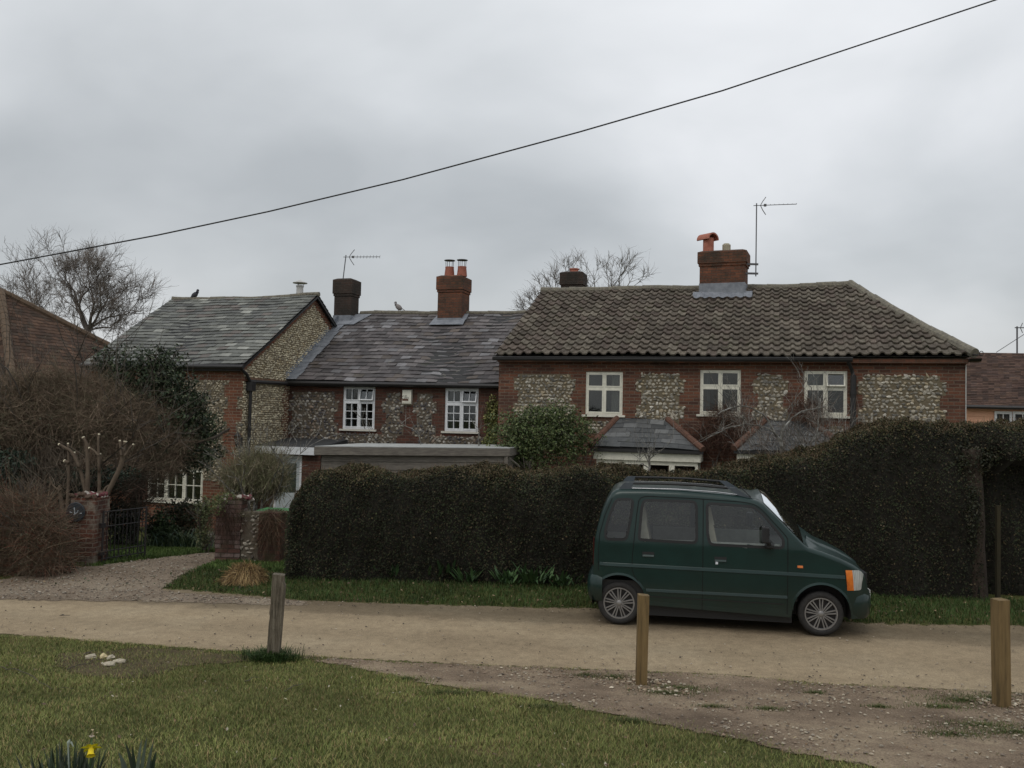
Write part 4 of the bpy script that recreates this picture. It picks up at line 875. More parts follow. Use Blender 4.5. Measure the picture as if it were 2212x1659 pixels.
# main stack
ms = fac(1563, 600, 3.0)[0]; zt = fac(1563, 544, 2.8)[1]
st3, rt3 = chimney(rc, ms, 3.12, 1.18, 0.74, 5.4, zt, 0.30, M['brick_chim'], rot=-R(5), flash=(5.9, fac(1563, 611, 2.75)[1]), corb=.055)
st3['label'] = 'broad red brick stack with two different pots'
ps = fac(1530, 540, 3.1)[0]; zt += .02
pot(rc, st3, ps, 3.12, zt, [(.145, 0), (.145, .42), (.12, .42)])
mb = MB(); K = 12; an = np.linspace(0, math.pi, K)
v = np.concatenate([np.stack([ps+.205*np.cos(an), np.full(K, 2.93), zt+.37+.19*np.sin(an)], 1), np.stack([ps+.205*np.cos(an), np.full(K, 3.36), zt+.37+.19*np.sin(an)], 1), np.stack([ps+.175*np.cos(an), np.full(K, 2.93), zt+.36+.16*np.sin(an)], 1), np.stack([ps+.175*np.cos(an), np.full(K, 3.36), zt+.36+.16*np.sin(an)], 1)])
q = []
for k in range(K-1): q += [(k, k+1, K+k+1, K+k), (2*K+k+1, 2*K+k, 3*K+k, 3*K+k+1), (k+1, k, 2*K+k, 2*K+k+1), (K+k, K+k+1, 3*K+k+1, 3*K+k)]
mb.add(v, q); mb.xf(lambda V: np.stack([ps + (V[:, 0]-ps)*math.cos(.9) - (V[:, 1]-3.12)*math.sin(.9), 3.12 + (V[:, 0]-ps)*math.sin(.9) + (V[:, 1]-3.12)*math.cos(.9), V[:, 2]], 1))
RO('pot_hood', mb, M['terracotta'], st3, root=rc)
ps2 = fac(1569, 535, 3.1)[0]
prof = [(.10, 0), (.105, .02), (.10, .05), (.10, .22), (.075, .26), (0, .265)]
mb = MB(); mb.lathe(prof, (ps2, 3.12, zt), 2, 14)
for q_ in range(9): a_ = q_*.698; mb.box(ps2+.1*math.cos(a_)-.012, ps2+.1*math.cos(a_)+.012, 3.12+.1*math.sin(a_)-.012, 3.12+.1*math.sin(a_)+.012, zt+.06, zt+.23)
RO('chimney_pot', mb, M['buff'], st3, root=rc)
mb = MB(); U = np.array([0, KT-te, KZ-zee]); U /= np.linalg.norm(U); Nn = np.array([0, -U[2], U[1]]); P0 = np.array([0, te, zee]); uu = (3.12-.38-te)/U[1]
xs = np.linspace(ms-.78, ms+.76, 30); a = P0 + np.outer(xs, [1, 0, 0]) + U*(uu-.28) + np.outer(.075+.022*np.sin(xs/.227*6.283), Nn); b = P0 + np.outer(xs, [1, 0, 0]) + U*(uu+.12) + Nn*.10
mb.add(np.concatenate([a, b]), [(k, k+1, 31+k, 30+k) for k in range(29)]); RO('flashing', mb, M['lead'], st3, root=rc)
# rear stack seen over the ridge
s3 = fac(1238, 605, 4.7)[0]; z3 = fac(1238, 589, 4.5)[1]
st4, rt4 = chimney(rc, s3, 4.75, 0.60, 0.52, 5.0, z3, 0.36, M['brick_sooty'], corb=.06)
pot(rc, st4, s3+.02, 4.75, z3+.03, [(.17, 0), (.17, .03), (.13, .04), (.13, .09), (.15, .10), (.15, .13), (.11, .13)])
# ---------------------------------------------------------------- two slated bay windows
def bay(xl, xr, xtl, xtr, yb, yt, label_, lab_roof):
    T1 = TR-.92; sl_, zl = fac(xl, yb, T1); sr_, zr = fac(xr, yb, T1); tl, zt_ = fac(xtl, yt, TR-.02); tr_, _ = fac(xtr, yt, TR-.02); z0 = (zl+zr)/2
    mbase = MB(); zt_ -= .02
    Lb = math.hypot(T1-TR, zt_-z0)
    p = slate_slope(rc, 'bay_roof', T1, z0, TR-.02, zt_, lambda v: sl_+(tl-sl_)*v/Lb, lambda v: sr_+(tr_-sr_)*v/Lb, [(0.095, 0.10, 0.102), (0.13, 0.135, 0.135), (0.075, 0.08, 0.082), (0.165, 0.17, 0.168)], [.35, .3, .2, .15], gauge=0.18, width=.32, label=lab_roof, lift=.01)
    m2 = MB(); m2b = MB()
    m2.add([(sl_, T1, z0), (sl_, TR, z0), (tl, TR-.02, zt_)], tris=[(0, 2, 1)], col=(.13, .135, .14)); m2b.add([(sr_, T1, z0), (sr_, TR, z0), (tr_, TR-.02, zt_)], tris=[(0, 1, 2)], col=(.13, .135, .14)); RO('side_slates', m2, M['slate'], p, root=rc); RO('side_slates', m2b, M['slate'], p, root=rc)
    for a, b in (((sl_, T1-.02, z0+.02), (tl, TR-.03, zt_+.03)), ((sr_, T1-.02, z0+.02), (tr_, TR-.03, zt_+.03))):
        ridge_ = MB(); a, b = np.array(a), np.array(b); n = 5
        for i in range(n): ridge_.tube([a+(b-a)*i/n, a+(b-a)*(i+1.03)/n], [.075, .068], 8)
        RO('hip_tiles', ridge_, M['hip_clay'], p, root=rc)
    m3 = MB(); m3.box(sl_+.06, sr_-.06, T1+.08, T1+.115, z0-.27, z0-.10); m3.box(sl_+.06, sl_+.09, T1+.115, TR, z0-.27, z0-.10); m3.box(sr_-.09, sr_-.06, T1+.115, TR, z0-.27, z0-.10); RO('bay_fascia', m3, M['cream'], p, root=rc)
    m4 = MB(); m4.box(sl_+.0, sr_-.0, T1+.0, T1+.07, z0-.09, z0-.02); RO('bay_gutter', m4, M['black'], p, root=rc)
    nb = 4; m5 = MB(); xa, xb = sl_+.12, sr_-.12; ya = T1+.14
    m5.box(xa, xb, ya, ya+.06, z0-.36, z0-.27); m5.box(xa, xb, ya-.02, ya+.08, .55, .63)
    for i in range(nb+1): x = xa+(xb-xa)*i/nb; m5.box(x-.06 if i else x, x+.06 if i < nb else x, ya-.002, ya+.058, .63, z0-.36)
    for x in (xa, xb-.05): m5.box(x, x+.05, TR-.07, TR-.001, .55, z0-.27)
    w_ = RO('bay_window', m5, M['cream'], rc)
    m6 = MB()
    for i in range(nb): x0, x1 = xa+(xb-xa)*i/nb+.06, xa+(xb-xa)*(i+1)/nb-.06; m6.box(x0, x1, ya+.025, ya+.03, .63, z0-.36)
    m6.box(xa+.02, xa+.025, ya+.06, TR-.07, .63, z0-.36); m6.box(xb-.025, xb-.02, ya+.06, TR-.07, .63, z0-.36); RO('pane', m6, M['pane'], w_, root=rc)
    m7 = MB(); m7.box(xa, xb, ya, TR, GZ, .55); RO('bay_plinth', m7, M['brick'], rc)
bay(1275, 1519, 1333, 1442, 969, 904, '', 'left slated bay roof with clay hips')
bay(1585, 1840, 1656, 1745, 974, 905, '', 'right slated bay roof behind the bare espalier branches')
# ---------------------------------------------------------------- alarm box, aerials, pigeons, wires
ab = fac(880, 856, -.05); abx = rowthing('alarm_box', 'cream burglar alarm box with dark strip between the two middle cottage windows', 'alarm box', ab[0], -.02, ab[1])
s_, z_ = ab; z0, z1 = fac(880, 872, -.05)[1], fac(880, 842, -.05)[1]
mb = MB(); mb.prism([(-.0, z0-.04), (-.0, z1+.005), (-.09, z1-.01), (-.105, z0+.05), (-.095, z0+.0)], 0, s_-.125, s_+.125); RO('alarm_case', mb, M['cream'], abx)
mb = MB(); mb.box(s_-.115, s_+.05, -.112, -.09, z0+.075, z0+.125); RO('alarm_lens', mb, M['hip_clay'], abx)
def text(body, loc, size, rotz, mat, parent, name='lettering', tilt=0, off=None, extr=0.001):
    cu = bpy.data.curves.new(name, 'FONT'); cu.body = body; cu.size = size; cu.align_x = 'CENTER'; cu.extrude = extr; cu.resolution_u = 3
    o = bpy.data.objects.new(name, cu); sc.collection.objects.link(o); bpy.context.view_layer.update(); me = bpy.data.meshes.new_from_object(o); bpy.data.objects.remove(o); bpy.data.curves.remove(cu)
    me.materials.clear(); me.materials.append(mat); o = bpy.data.objects.new(name, me); sc.collection.objects.link(o); o.location = loc; o.rotation_euler = (R(90)+tilt, 0, rotz); o.parent = parent; return o
bb_ = base(abx)
for t_, sz, dz, dx in (('Jan', .052, .195, .01), ('C', .13, .125, -.075), ('olers', .062, .145, .02)):
    text(t_, (s_+dx-.02-bb_[0], -.106-bb_[1], z0+dz-bb_[2]-.01), sz, 0, M['black'], abx, tilt=-R(3))
def aerial(base_s, base_t, z0, z1, label_, boom=1.15, dirn=(1, -.12), tilt=0, brackets=False, ne=9, up=False):
    x, y = row(base_s, base_t); e = E('tv_aerial', label_, 'aerial', (x, y, z0), 0); h = z1-z0
    mb = MB(); mb.tube([(-tilt, 0, 0), (0, 0, h+.06)], .016, 6)
    if brackets:
        for z in (.05, .30): mb.box(-.42, .06, -.02, .02, z, z+.05)
    RO2('mast', mb, M['alu'], e)
    d = np.array([dirn[0], dirn[1], 0.0]); d /= np.linalg.norm(d); pr = np.array([-d[1], d[0], 0]); H = np.array([0, 0, h])
    mb = MB(); mb.tube([H-d*.08, H+d*boom], .010, 6)
    for i in range(ne): p = H + d*(boom*(.24+.76*i/(ne-1))); q = (pr*.35 + np.array([0, 0, .9]))*(.055 if not up else .03); mb.tube([p-q*(0 if up else 1), p+q], .006, 4)
    mb.box(*[v for k in range(3) for v in ((H+d*.22)[k]-.03, (H+d*.22)[k]+.03)])
    for sg in (1, -1): mb.tube([H+d*.10, H+d*(.16)+np.array([0, 0, sg*.12])+pr*.04, H+d*.24+np.array([0, 0, sg*.24])+pr*.08], .011, 5)
    RO2('boom', mb, M['alu'], e); return e
def RO2(name, mb, mat, e, **kw): return O(name, mb, mat, e, **kw)
zc1 = fac(749, 604, 2.75)[1]
aerial(fac(746, 600, 3.0)[0], 3.0, zc1+.03, fac(752, 555, 3.0)[1], 'thin tilted tv aerial on the narrow sooty chimney of the middle cottage', 1.07, (1, -.15), tilt=.07)
aerial(fac(1633, 560, 3.0)[0], 3.0, fac(1633, 597, 3.0)[1], fac(1634, 444, 3.0)[1], 'tall tv aerial on brackets beside the broad red chimney', 1.02, (1, -.25), brackets=True, ne=8, up=True)
def pigeon(px, py, t, label_, cols, face=1):
    s_, z_ = fac(px, py, t); x, y = row(s_, t); e = E('pigeon', label_, 'pigeon', (x, y, z_), -TH, 'pigeons on the roofs'); V, Fc = ICO2
    mb = MB(); B = V*np.array([.13, .07, .08]); B[:, 0] *= face; an = R(38)*face; X = B.copy(); X[:, 0] = B[:, 0]*math.cos(an)-B[:, 2]*math.sin(an); X[:, 2] = B[:, 0]*math.sin(an)+B[:, 2]*math.cos(an); X[:, 2] += .13
    mb.add(X, tris=Fc, col=cols[0]); Hd = V*np.array([.042, .036, .04]) + np.array([.105*face, 0, .27]); mb.add(Hd, tris=Fc, col=cols[1])
    mb.tube([(.085*face, 0, .19), (.10*face, 0, .26)], [.05, .034], 8, col=cols[1]); mb.tube([(.135*face, 0, .268), (.165*face, 0, .258)], [.012, .003], 5, col=(.2, .17, .12))
    mb.add([(-.09*face, .03, .09), (-.09*face, -.03, .09), (-.24*face, -.025, .0), (-.24*face, .025, .0), (-.09*face, 0, .12), (-.23*face, 0, .02)], [(0, 1, 2, 3), (0, 4, 5, 3), (1, 4, 5, 2)], col=cols[0])
    for q in (-.02, .02): mb.tube([(.0, q, .07), (.01*face, q, 0), (.05*face, q, 0.0)], .007, 4, col=(.3, .12, .1))
    O('pigeon_body', mb, M['leafless_bird'], e, smooth=True)
M['leafless_bird'] = mat_col('feathers', .8, 25, .25)
pigeon(420, 647, WT, 'dark pigeon on the left end of the pale slate ridge', [(.06, .06, .07), (.045, .045, .06)], 1)
pigeon(861, 673, RT, 'pale pigeon on the middle cottage ridge between the chimneys', [(.27, .25, .24), (.22, .21, .21)], -1)
# overhead cable
pts = [(-60, 583), (0, 571.5), (340, 508), (580, 457), (870, 388), (1250, 285.5), (1560, 196), (1870, 93), (2000, 50), (2150, 0), (2300, -55)]
P = []
for i, (x, y) in enumerate(pts): Yd = 30 - 20*(x+60)/2360; P.append(at(x, y, Yd))
P = [P[0] + (P[0]-P[1])*22 + Vector((0, 0, 3.0))] + P + [P[-1] + (P[-1]-P[-2])*9]
mb = MB(); mb.tube([tuple(p) for p in P], [.026, .025, .024, .022, .02, .018, .016, .014, .011, .0105, .010, .0095, .009], 6)
O('overhead_cable', mb, M['black'], smooth=True, label='black overhead cable sagging across the sky from upper right to lower left', cat='cable')
# ---------------------------------------------------------------- timber shed with flat roof
FLt = [gp(680.4, 963.4, 2.0), gp(1100.4, 967.8, 2.0), gp(1144.6, 961.4, 2.0), gp(741, 957.6, 2.0)]
cx_ = sum(p[0] for p in FLt)/4; cy_ = sum(p[1] for p in FLt)/4
shed = E('shed', 'low weathered timber shed with pale felt flat roof behind the hedge', 'shed', (cx_, cy_, GZ))
q = [np.array([p[0]-cx_, p[1]-cy_, 2.0-GZ]) for p in FLt]; q[3] = q[0] + (q[2]-q[1])*0.98
def off(p, k): return np.array([p[0]*k, p[1]*k, p[2]])
mb = MB(); zt_ = 2.0-GZ
mb.add([*q, *[p - [0, 0, .03] for p in q]], [(0, 1, 2, 3), (0, 4, 5, 1), (1, 5, 6, 2), (2, 6, 7, 3), (3, 7, 4, 0)]); O('flat_roof', mb, M['feltpale'], shed)
mb = MB()
ks = [p*np.array([1.006, 1.01, 1]) for p in q]
for i in range(4): a, b = ks[i], ks[(i+1) % 4]; mb.add([a-[0, 0, .17], b-[0, 0, .17], b-[0, 0, .012], a-[0, 0, .012]], [(0, 1, 2, 3)])
ks2 = [p*np.array([.99, .985, 1]) for p in q]
for i in range(4): a, b = ks2[i], ks2[(i+1) % 4]; mb.add([a-[0, 0, .17], b-[0, 0, .17], b-[0, 0, .012], a-[0, 0, .012]], [(3, 2, 1, 0)]); c, d = ks[i], ks[(i+1) % 4]; mb.add([a-[0, 0, .17], b-[0, 0, .17], d-[0, 0, .17], c-[0, 0, .17]], [(0, 1, 2, 3)])
O('fascia', mb, M['greywood'], shed)
mb = MB(); wq = [p*np.array([.955, .90, 1]) for p in q]
for i in range(4):
    a, b = wq[i], wq[(i+1) % 4]; nr = np.cross(b-a, [0, 0, 1]); nr /= np.linalg.norm(nr); n = 14
    for j in range(n):
        z0 = (zt_-.14)*j/n; z1 = (zt_-.14)*(j+1)/n; A = np.array([a[0], a[1], z0]); B = np.array([b[0], b[1], z0]); A1 = np.array([a[0], a[1], z1]); B1 = np.array([b[0], b[1], z1])
        mb.add([A+nr*.022, B+nr*.022, B1+nr*.004, A1+nr*.004, A, B], [(0, 1, 2, 3), (4, 5, 1, 0)])
O('boarding', mb, M['greywood'], shed)
mb = MB(); a = wq[1]; 
mb.tube([a+[.03, -.03, -.17], a+[.30, .25, -.40]], .02, 5); mb.box(a[0]-.03, a[0]+.05, a[1]-.06, a[1]+.02, 0, zt_-.17); O('corner_post', mb, M['greywood'], shed)
# ---------------------------------------------------------------- brown hip-roofed bungalow, far left
Cc = at(27, 829, 24.0); Dd = at(437, 849, 31.0); Ap = at(2, 631, 27.5)
bx = np.array([Cc.x, Cc.y]); dv = np.array([Dd.x-Cc.x, Dd.y-Cc.y]); Ld = np.linalg.norm(dv); dv /= Ld; ex = np.array([-dv[1], dv[0]])  # ex points left/back? fixed below
if ex[0] > 0: ex = -ex
bun = E('bungalow', 'brown hip-roofed bungalow behind the shrubs at the far left edge', 'bungalow', (Cc.x, Cc.y, GZ), math.atan2(dv[1], dv[0]))
zeb = Cc.z-GZ; hA = Ap.z-GZ; al = np.dot(np.array([Ap.x, Ap.y])-bx, dv); acr = abs(np.dot(np.array([Ap.x, Ap.y])-bx, ex))
WB = 9.0
def tri_tiles(P_, Q_, T_, name, e, cols, gauge=.1, T2=None, mat='plain_tile', nsp=.17):
    """courses of plain tiles on a face with eave P_->Q_ and top T_ (or T2..T_)"""
    P_, Q_, T_ = map(lambda v: np.array(v, float), (P_, Q_, T_)); TL = np.array(T2, float) if T2 is not None else T_
    e_ = (Q_-P_)/np.linalg.norm(Q_-P_); up = T_-P_; up -= e_*np.dot(up, e_); L_ = np.linalg.norm(up); U = up/L_; Nn = np.cross(e_, U); Nn *= 1 if Nn[2] > 0 else -1
    mb = MB(); n = int(L_/gauge); V, Qd, C = [], [], []; k = 0
    for j in range(n):
        f0, f1 = j/n, (j+1)/n; A, B = P_+(TL-P_)*f0, Q_+(T_-Q_)*f0; A1, B1 = P_+(TL-P_)*f1, Q_+(T_-Q_)*f1
        w_ = np.linalg.norm(B-A); m = max(1, int(w_/nsp))
        sh = rs.rand()*nsp*.5
        for i in range(m):
            a0, a1 = i/m, (i+1)/m; dz = rs.normal()*.004
            p0, p1 = A+(B-A)*a0+Nn*(.015+dz*.7), A+(B-A)*a1+Nn*(.015+dz*.7); p2, p3 = A1+(B1-A1)*a1+Nn*.004, A1+(B1-A1)*a0+Nn*.004
            V += [p0, p1, p2, p3, p0-Nn*.016, p1-Nn*.016]; Qd += [(k, k+1, k+2, k+3), (k+4, k+5, k+1, k)]; k += 6; C.append(0)
    mb.add(np.array(V), np.array(Qd), col=np.repeat(pal(len(C), cols, None, .14), 6, 0)); mb.poly([P_-Nn*.01, Q_-Nn*.01, T_-Nn*.01] + ([TL-Nn*.01] if T2 is not None else []), col=(.03, .02, .02))
    return O(name, mb, M[mat], e)
BT = [(0.095, 0.06, 0.043), (0.075, 0.05, 0.038), (0.115, 0.072, 0.05), (0.068, 0.05, 0.038)]
sg = 1 if np.dot(ex, np.array([-dv[1], dv[0]])) > 0 else -1   # local +y is left of dv
A_ = np.array([al, sg*acr, hA]); A2 = np.array([al, sg*(WB-acr), hA]); c0, c1, c2, c3 = np.array([0, 0, zeb]), np.array([Ld, 0, zeb]), np.array([Ld, sg*WB, zeb]), np.array([0, sg*WB, zeb])
tri_tiles(c0, c1, A_, 'side_roof_slope', bun, BT, .16, nsp=.2); tri_tiles(c3, c0, A_, 'front_roof_slope', bun, BT, .16, T2=A2, nsp=.2)
mb = MB(); mb.poly([c1, c2, A2, A_], col=BT[0]); mb.poly([c2, c3, A2], col=BT[0]); O('rear_roof_slope', mb, M['plain_tile'], bun)
for nm, a, b in (('hip_tiles', A_, c0), ('hip_tiles', A_, c1), ('ridge_tiles', A_, A2)):
    mb = MB(); n = 14
    for i in range(n): mb.tube([a+(b-a)*i/n+[0, 0, .02], a+(b-a)*(i+1.04)/n+[0, 0, .02]], [.115, .125] if nm == 'hip_tiles' else [.11, .115], 8)
    O(nm, mb, M['hip_brown'], bun)
mb = MB(); mb.box(.35, Ld-.35, *sorted((sg*.35, sg*(WB-.35))), 0, zeb-.02); O('wall', mb, M['brick'], bun)
mb = MB(); mb.tube([c0+[-.03, -sg*.05, -.04], c1+[0, -sg*.05, -.04]], .055, 8); mb.tube([c0+[-.05, 0, -.04], c3+[-.05, 0, -.04]], .055, 8); mb.box(0.02, Ld, *sorted((sg*.02, sg*.35)), zeb-.2, zeb-.03); mb.box(.02, .35, *sorted((sg*.35, sg*WB)), zeb-.2, zeb-.03); O('gutter', mb, M['black'], bun)
# ---------------------------------------------------------------- far-right apricot house
YF = 29.0
a0 = at(2060, 874, YF); a1 = at(2330, 880, YF*.96); r0 = at(2060, 761, YF+3.2); r1 = at(2330, 765, (YF+3.2)*.96)
fh = E('house', 'apricot boarded house with dark brown tiled roof beyond the right cottage', 'house', (a0.x, a0.y, GZ)); o_ = np.array([a0.x, a0.y, GZ])
loc = lambda v: np.array([v.x, v.y, v.z])-o_
e0, e1, g0, g1 = loc(a0), loc(a1), loc(r0), loc(r1)
tri_tiles(e0, e1, g1, 'front_roof_slope', fh, [(0.09, 0.058, 0.047), (0.072, 0.05, 0.042), (0.105, 0.068, 0.052)], .12, T2=g0, nsp=.17)
bk = (g0-e0)*np.array([2, 2, 0]); mb = MB(); mb.poly([g0, g1, e1+bk, e0+bk], col=(.08, .05, .045)); O('rear_roof_slope', mb, M['plain_tile'], fh)
ed = (e1-e0); ed /= np.linalg.norm(ed); nd = np.array([ed[1], -ed[0], 0]); inn = -nd*.25
mb = MB(); w0, w1_ = e0+inn, e1+inn; Hh = w0[2]-.02
for j in range(22):
    z0, z1 = Hh*j/22, Hh*(j+1)/22
    mb.add([np.array([w0[0], w0[1], z0])+nd*.02, np.array([w1_[0], w1_[1], z0])+nd*.02, np.array([w1_[0], w1_[1], z1])+nd*.006, np.array([w0[0], w0[1], z1])+nd*.006, np.array([w0[0], w0[1], z0]), np.array([w1_[0], w1_[1], z0])], [(0, 1, 2, 3), (4, 5, 1, 0)])
mb.poly([np.array([w0[0], w0[1], 0]), np.array([w0[0], w0[1], Hh]), (g0-[0, 0, .1]), e0+bk-inn, (e0+bk-inn)*np.array([1, 1, 0])]); mb.quad((e0+bk-inn)*np.array([1, 1, 0]), (e1+bk-inn)*np.array([1, 1, 0]), e1+bk-inn, e0+bk-inn); O('boarded_wall', mb, M['render_orange'], fh)
mb = MB(); mb.tube([e0+nd*.06-[0, 0, .06], e1+nd*.06-[0, 0, .06]], .06, 8); O('gutter', mb, M['black'], fh)
zw1 = at(2180, 889, YF).z-GZ; zw0 = zw1-1.15
for k, (xa, xb) in enumerate(((2149, 2186), (2186, 2228))):
    A, B = loc(at(xa, 900, YF-.3)), loc(at(xb, 900, YF-.4)); dA = lambda q: w0 + ed*np.dot((A if q == 0 else B)-w0, ed); P0_, P1_ = dA(0), dA(1); Lw = np.linalg.norm((P1_-P0_)[:2]); mb, pn = MB(), MB()
    def bx_(m_, u0, u1, z0, z1, d0=.03, d1=.07):
        c = [np.array([P0_[0], P0_[1], 0])+ed*u+nd*d+np.array([0, 0, z]) for z in (z0, z1) for (u, d) in ((u0, d1), (u1, d1), (u1, d0), (u0, d0))]
        m_.add(c, [(0,1,5,4),(1,2,6,5),(2,3,7,6),(3,0,4,7),(4,5,6,7),(3,2,1,0)])
    bx_(mb, 0, .07, zw0, zw1); bx_(mb, Lw-.07, Lw, zw0, zw1); bx_(mb, .07, Lw-.07, zw1-.09, zw1); bx_(mb, .07, Lw-.07, zw0, zw0+.07)
    bx_(mb, Lw/2-.015, Lw/2+.015, zw0+.07, zw1-.09, .03, .065)
    for z in (zw1-.36, zw1-.66): bx_(mb, .07, Lw-.07, z-.018, z+.018, .03, .067)
    wo = O('window', mb, M['white'], fh); bx_(pn, .05, Lw-.05, zw0+.05, zw1-.05, .025, .04); O('pane', pn, M['carpaint_dark'] if 'carpaint_dark' in M else M['felt'], wo)
af = at(2197, 762, YF+3.0); e = E('tv_aerial', 'far tv aerial with guy wire on the brown roof at the right edge', 'aerial', tuple(af)); hh = at(2197, 708, YF+3).z-af.z
mb = MB(); mb.tube([(0, 0, -.1), (0, 0, hh+.05)], .028, 6); RO2('mast', mb, M['alu'], e)
mb = MB(); mb.tube([(-.08, 0, hh), (.9, -.1, hh+.01)], .02, 5)
for sg_ in (1, -1): mb.tube([(.12, 0, hh), (.2, 0, hh+sg_*.18)], .014, 4)
for k in range(5): mb.tube([(.35+.12*k, -.03, hh-.07), (.35+.12*k, -.03, hh+.07)], .01, 4)
RO2('boom', mb, M['alu'], e)
gw = at(2152, 761, YF+3) - af; mb = MB(); mb.tube([tuple(gw), (.55, 0, hh*.96)], .012, 4); RO2('guy_wire', mb, M['alu'], e)
# ================================================================ PARKED CAR  (x forward, y away from the viewer, z up)
def car_mats():
    m, N, L, b = nodes('dark_green_car_paint'); v = objc(N)
    n = nz(N, L, 2.5, 4, 0.6, v); r = ramp(N, L, n.outputs[0], [(0.3, (0.003, 0.021, 0.018)), (0.7, (0.005, 0.030, 0.026))])
    sp = N.new('ShaderNodeSeparateXYZ'); L.new(v, sp.inputs[0])
    mr = N.new('ShaderNodeMapRange'); L.new(sp.outputs[2], mr.inputs[0]); mr.inputs[1].default_value = 0.62; mr.inputs[2].default_value = 0.2; mr.inputs[3].default_value = 0.0; mr.inputs[4].default_value = 0.7
    nm = N.new('ShaderNodeMath'); nm.operation = 'MULTIPLY'; L.new(mr.outputs[0], nm.inputs[0]); L.new(nz(N, L, 6, 5, .7, v).outputs[0], nm.inputs[1])
    c = mixc(N, L, r.outputs[0], (0.03, 0.026, 0.02), nm.outputs[0]); L.new(c, b.inputs['Base Color'])   # road dirt on the sills
    b.inputs['Roughness'].default_value = 0.42; b.inputs['Metallic'].default_value = 0.2; b.inputs['Specular IOR Level'].default_value = 0.35
    b.inputs['Coat Weight'].default_value = 0.45; b.inputs['Coat Roughness'].default_value = 0.12
    bump(N, L, b, nz(N, L, 2.2, 2, .5, v).outputs[0], 0.05, 0.02); M['paint'] = m
    M['trim'] = mat_plain('dark_trim', (0.012, 0.013, 0.014), 0.55); M['gap'] = mat_plain('panel_gap', (0.0015, 0.0015, 0.0015), 0.9); M['rubber'] = mat_noise('tyre_rubber', (0.016, 0.016, 0.016), (0.032, 0.03, 0.028), 20, 0.85)
    M['grey_trim'] = mat_plain('blue_grey_rail_foot', (0.07, 0.085, 0.10), 0.45); M['silver'] = mat_plain('wheel_silver', (0.27, 0.265, 0.26), 0.4, 0.5); M['chrome'] = mat_plain('chrome', (0.6, 0.6, 0.62), 0.2, 0.9)
    M['amber'] = mat_noise('amber_lens', (0.45, 0.10, 0.015), (0.85, 0.24, 0.03), 9, 0.25, stretch=(1, 1, 1)); M['lens'] = mat_noise('headlamp_lens', (0.22, 0.24, 0.23), (0.6, 0.62, 0.60), 7, 0.15, stretch=(14, 1, 1)); M['red'] = mat_plain('red_lens', (0.06, 0.006, 0.006), 0.25)
    M['plate'] = mat_plain('number_plate', (0.75, 0.75, 0.72), 0.4); M['seat'] = mat_plain('seat_cloth', (0.34, 0.31, 0.25), 0.9); M['doorcard'] = mat_plain('door_lining', (0.30, 0.31, 0.29), 0.8); M['carpaint_dark'] = M['trim']
car_mats()
CW = 1.60; ZW = 0.28
ang = R(9); cx0, cy0 = gp(1336, 1353); mx_, my_ = cx0 + .8*math.sin(ang), cy0 + .8*math.cos(ang)
car = E('parked_car', 'small tall dark green hatchback with roof rails parked on the lane by the hedge', 'car', (mx_, my_, 0.012), -ang)
def CO(name, mb, mat, parent=None, **kw):
    mb.xf(lambda V: V - np.array([0, CW/2, 0])); return O(name, mb, mat, parent or car, **kw)
TOPX = np.array([-.34,-.335,-.32,-.29,-.24,-.18,-.12,-.06,.0,.3,.77,1.3,1.5,1.62,1.72,1.79,2.271,2.32,2.5,2.7,2.85,2.92,2.965,3.0,3.03,3.06,3.09])
TOPZ = np.array([.66,.9,1.12,1.27,1.44,1.58,1.675,1.715,1.728,1.738,1.735,1.705,1.685,1.662,1.635,1.60,1.118,1.085,1.035,.965,.898,.86,.825,.78,.70,.60,.52])
def ztop(x): return np.interp(x, TOPX, TOPZ)
def zbot(x):
    z = np.interp(x, [-.34, -.2, .3, 2.1, 2.8, 3.09], [.34, .30, .275, .215, .22, .27])
    for c in (0.0, 2.48):
        r = .345; d = r*r - (x-c)**2
        if d > 0: z = max(z, .30 + math.sqrt(d))
    return z
def yn(z, x):   # near surface offset inwards
    z = np.asarray(z, float); x = np.asarray(x, float)
    o = .018*np.clip((.62 - z)/.3, 0, 1)**2 + .135*np.clip(z - 1.04, 0, 1)**1.05 - .006*np.exp(-((z-.76)/.12)**2)
    o = o + .22*np.clip((x - 2.72)/.38, 0, 1)**2.0 + .10*np.clip((-.12 - x)/.24, 0, 1)**2.2
    return o
STX = sorted(set(np.round(np.concatenate([np.arange(-.34, 3.09, .03), TOPX, [.155, 1.039, 2.07], np.arange(-.36, .36, .02), np.arange(2.12, 2.84, .02)]), 3)))
STX = [x for x in STX if -.34 <= x <= 3.09]; NS = 26; NA = 6; NT = 7
def crown(x): return float(np.interp(x, [-.3, 1.5, 1.72, 1.85, 2.2, 2.3, 2.5, 2.9, 3.09], [.035, .035, .07, .18, .22, .19, .10, .07, .03]))
def section(x):
    zb, zt = zbot(x), ztop(x); r = min(.085 if x < 1.9 else .05, (zt-zb)*.4); P_ = []
    zs = zb + (zt - r - zb)*np.linspace(0, 1, NS); P_ += [(float(yn(z, x)), z) for z in zs]
    y0 = float(yn(zt - r, x))
    for k in range(1, NA+1): a = k/NA*math.pi/2; P_.append((y0 + r*(1-math.cos(a)) + .01*k/NA, zt - r + r*math.sin(a)))
    y1 = P_[-1][0]; cr = crown(x)
    for k in range(1, NT+1): q = k/NT; P_.append((y1 + (CW/2 - y1)*q, zt + cr*(1-(1-q)**2)))
    return P_
secs = [section(x) for x in STX]; NH = len(secs[0])
VS = []
for x, s_ in zip(STX, secs):
    VS += [(x, y, z) for y, z in s_] + [(x, CW - y, z) for y, z in s_[:-1][::-1]]
VS = np.array(VS); K = 2*NH - 1
wq = [(-.055,1.588),(.156,1.592),(.13,1.37),(.078,1.092),(-.180,1.088),(-.186,1.2),(-.142,1.37)]
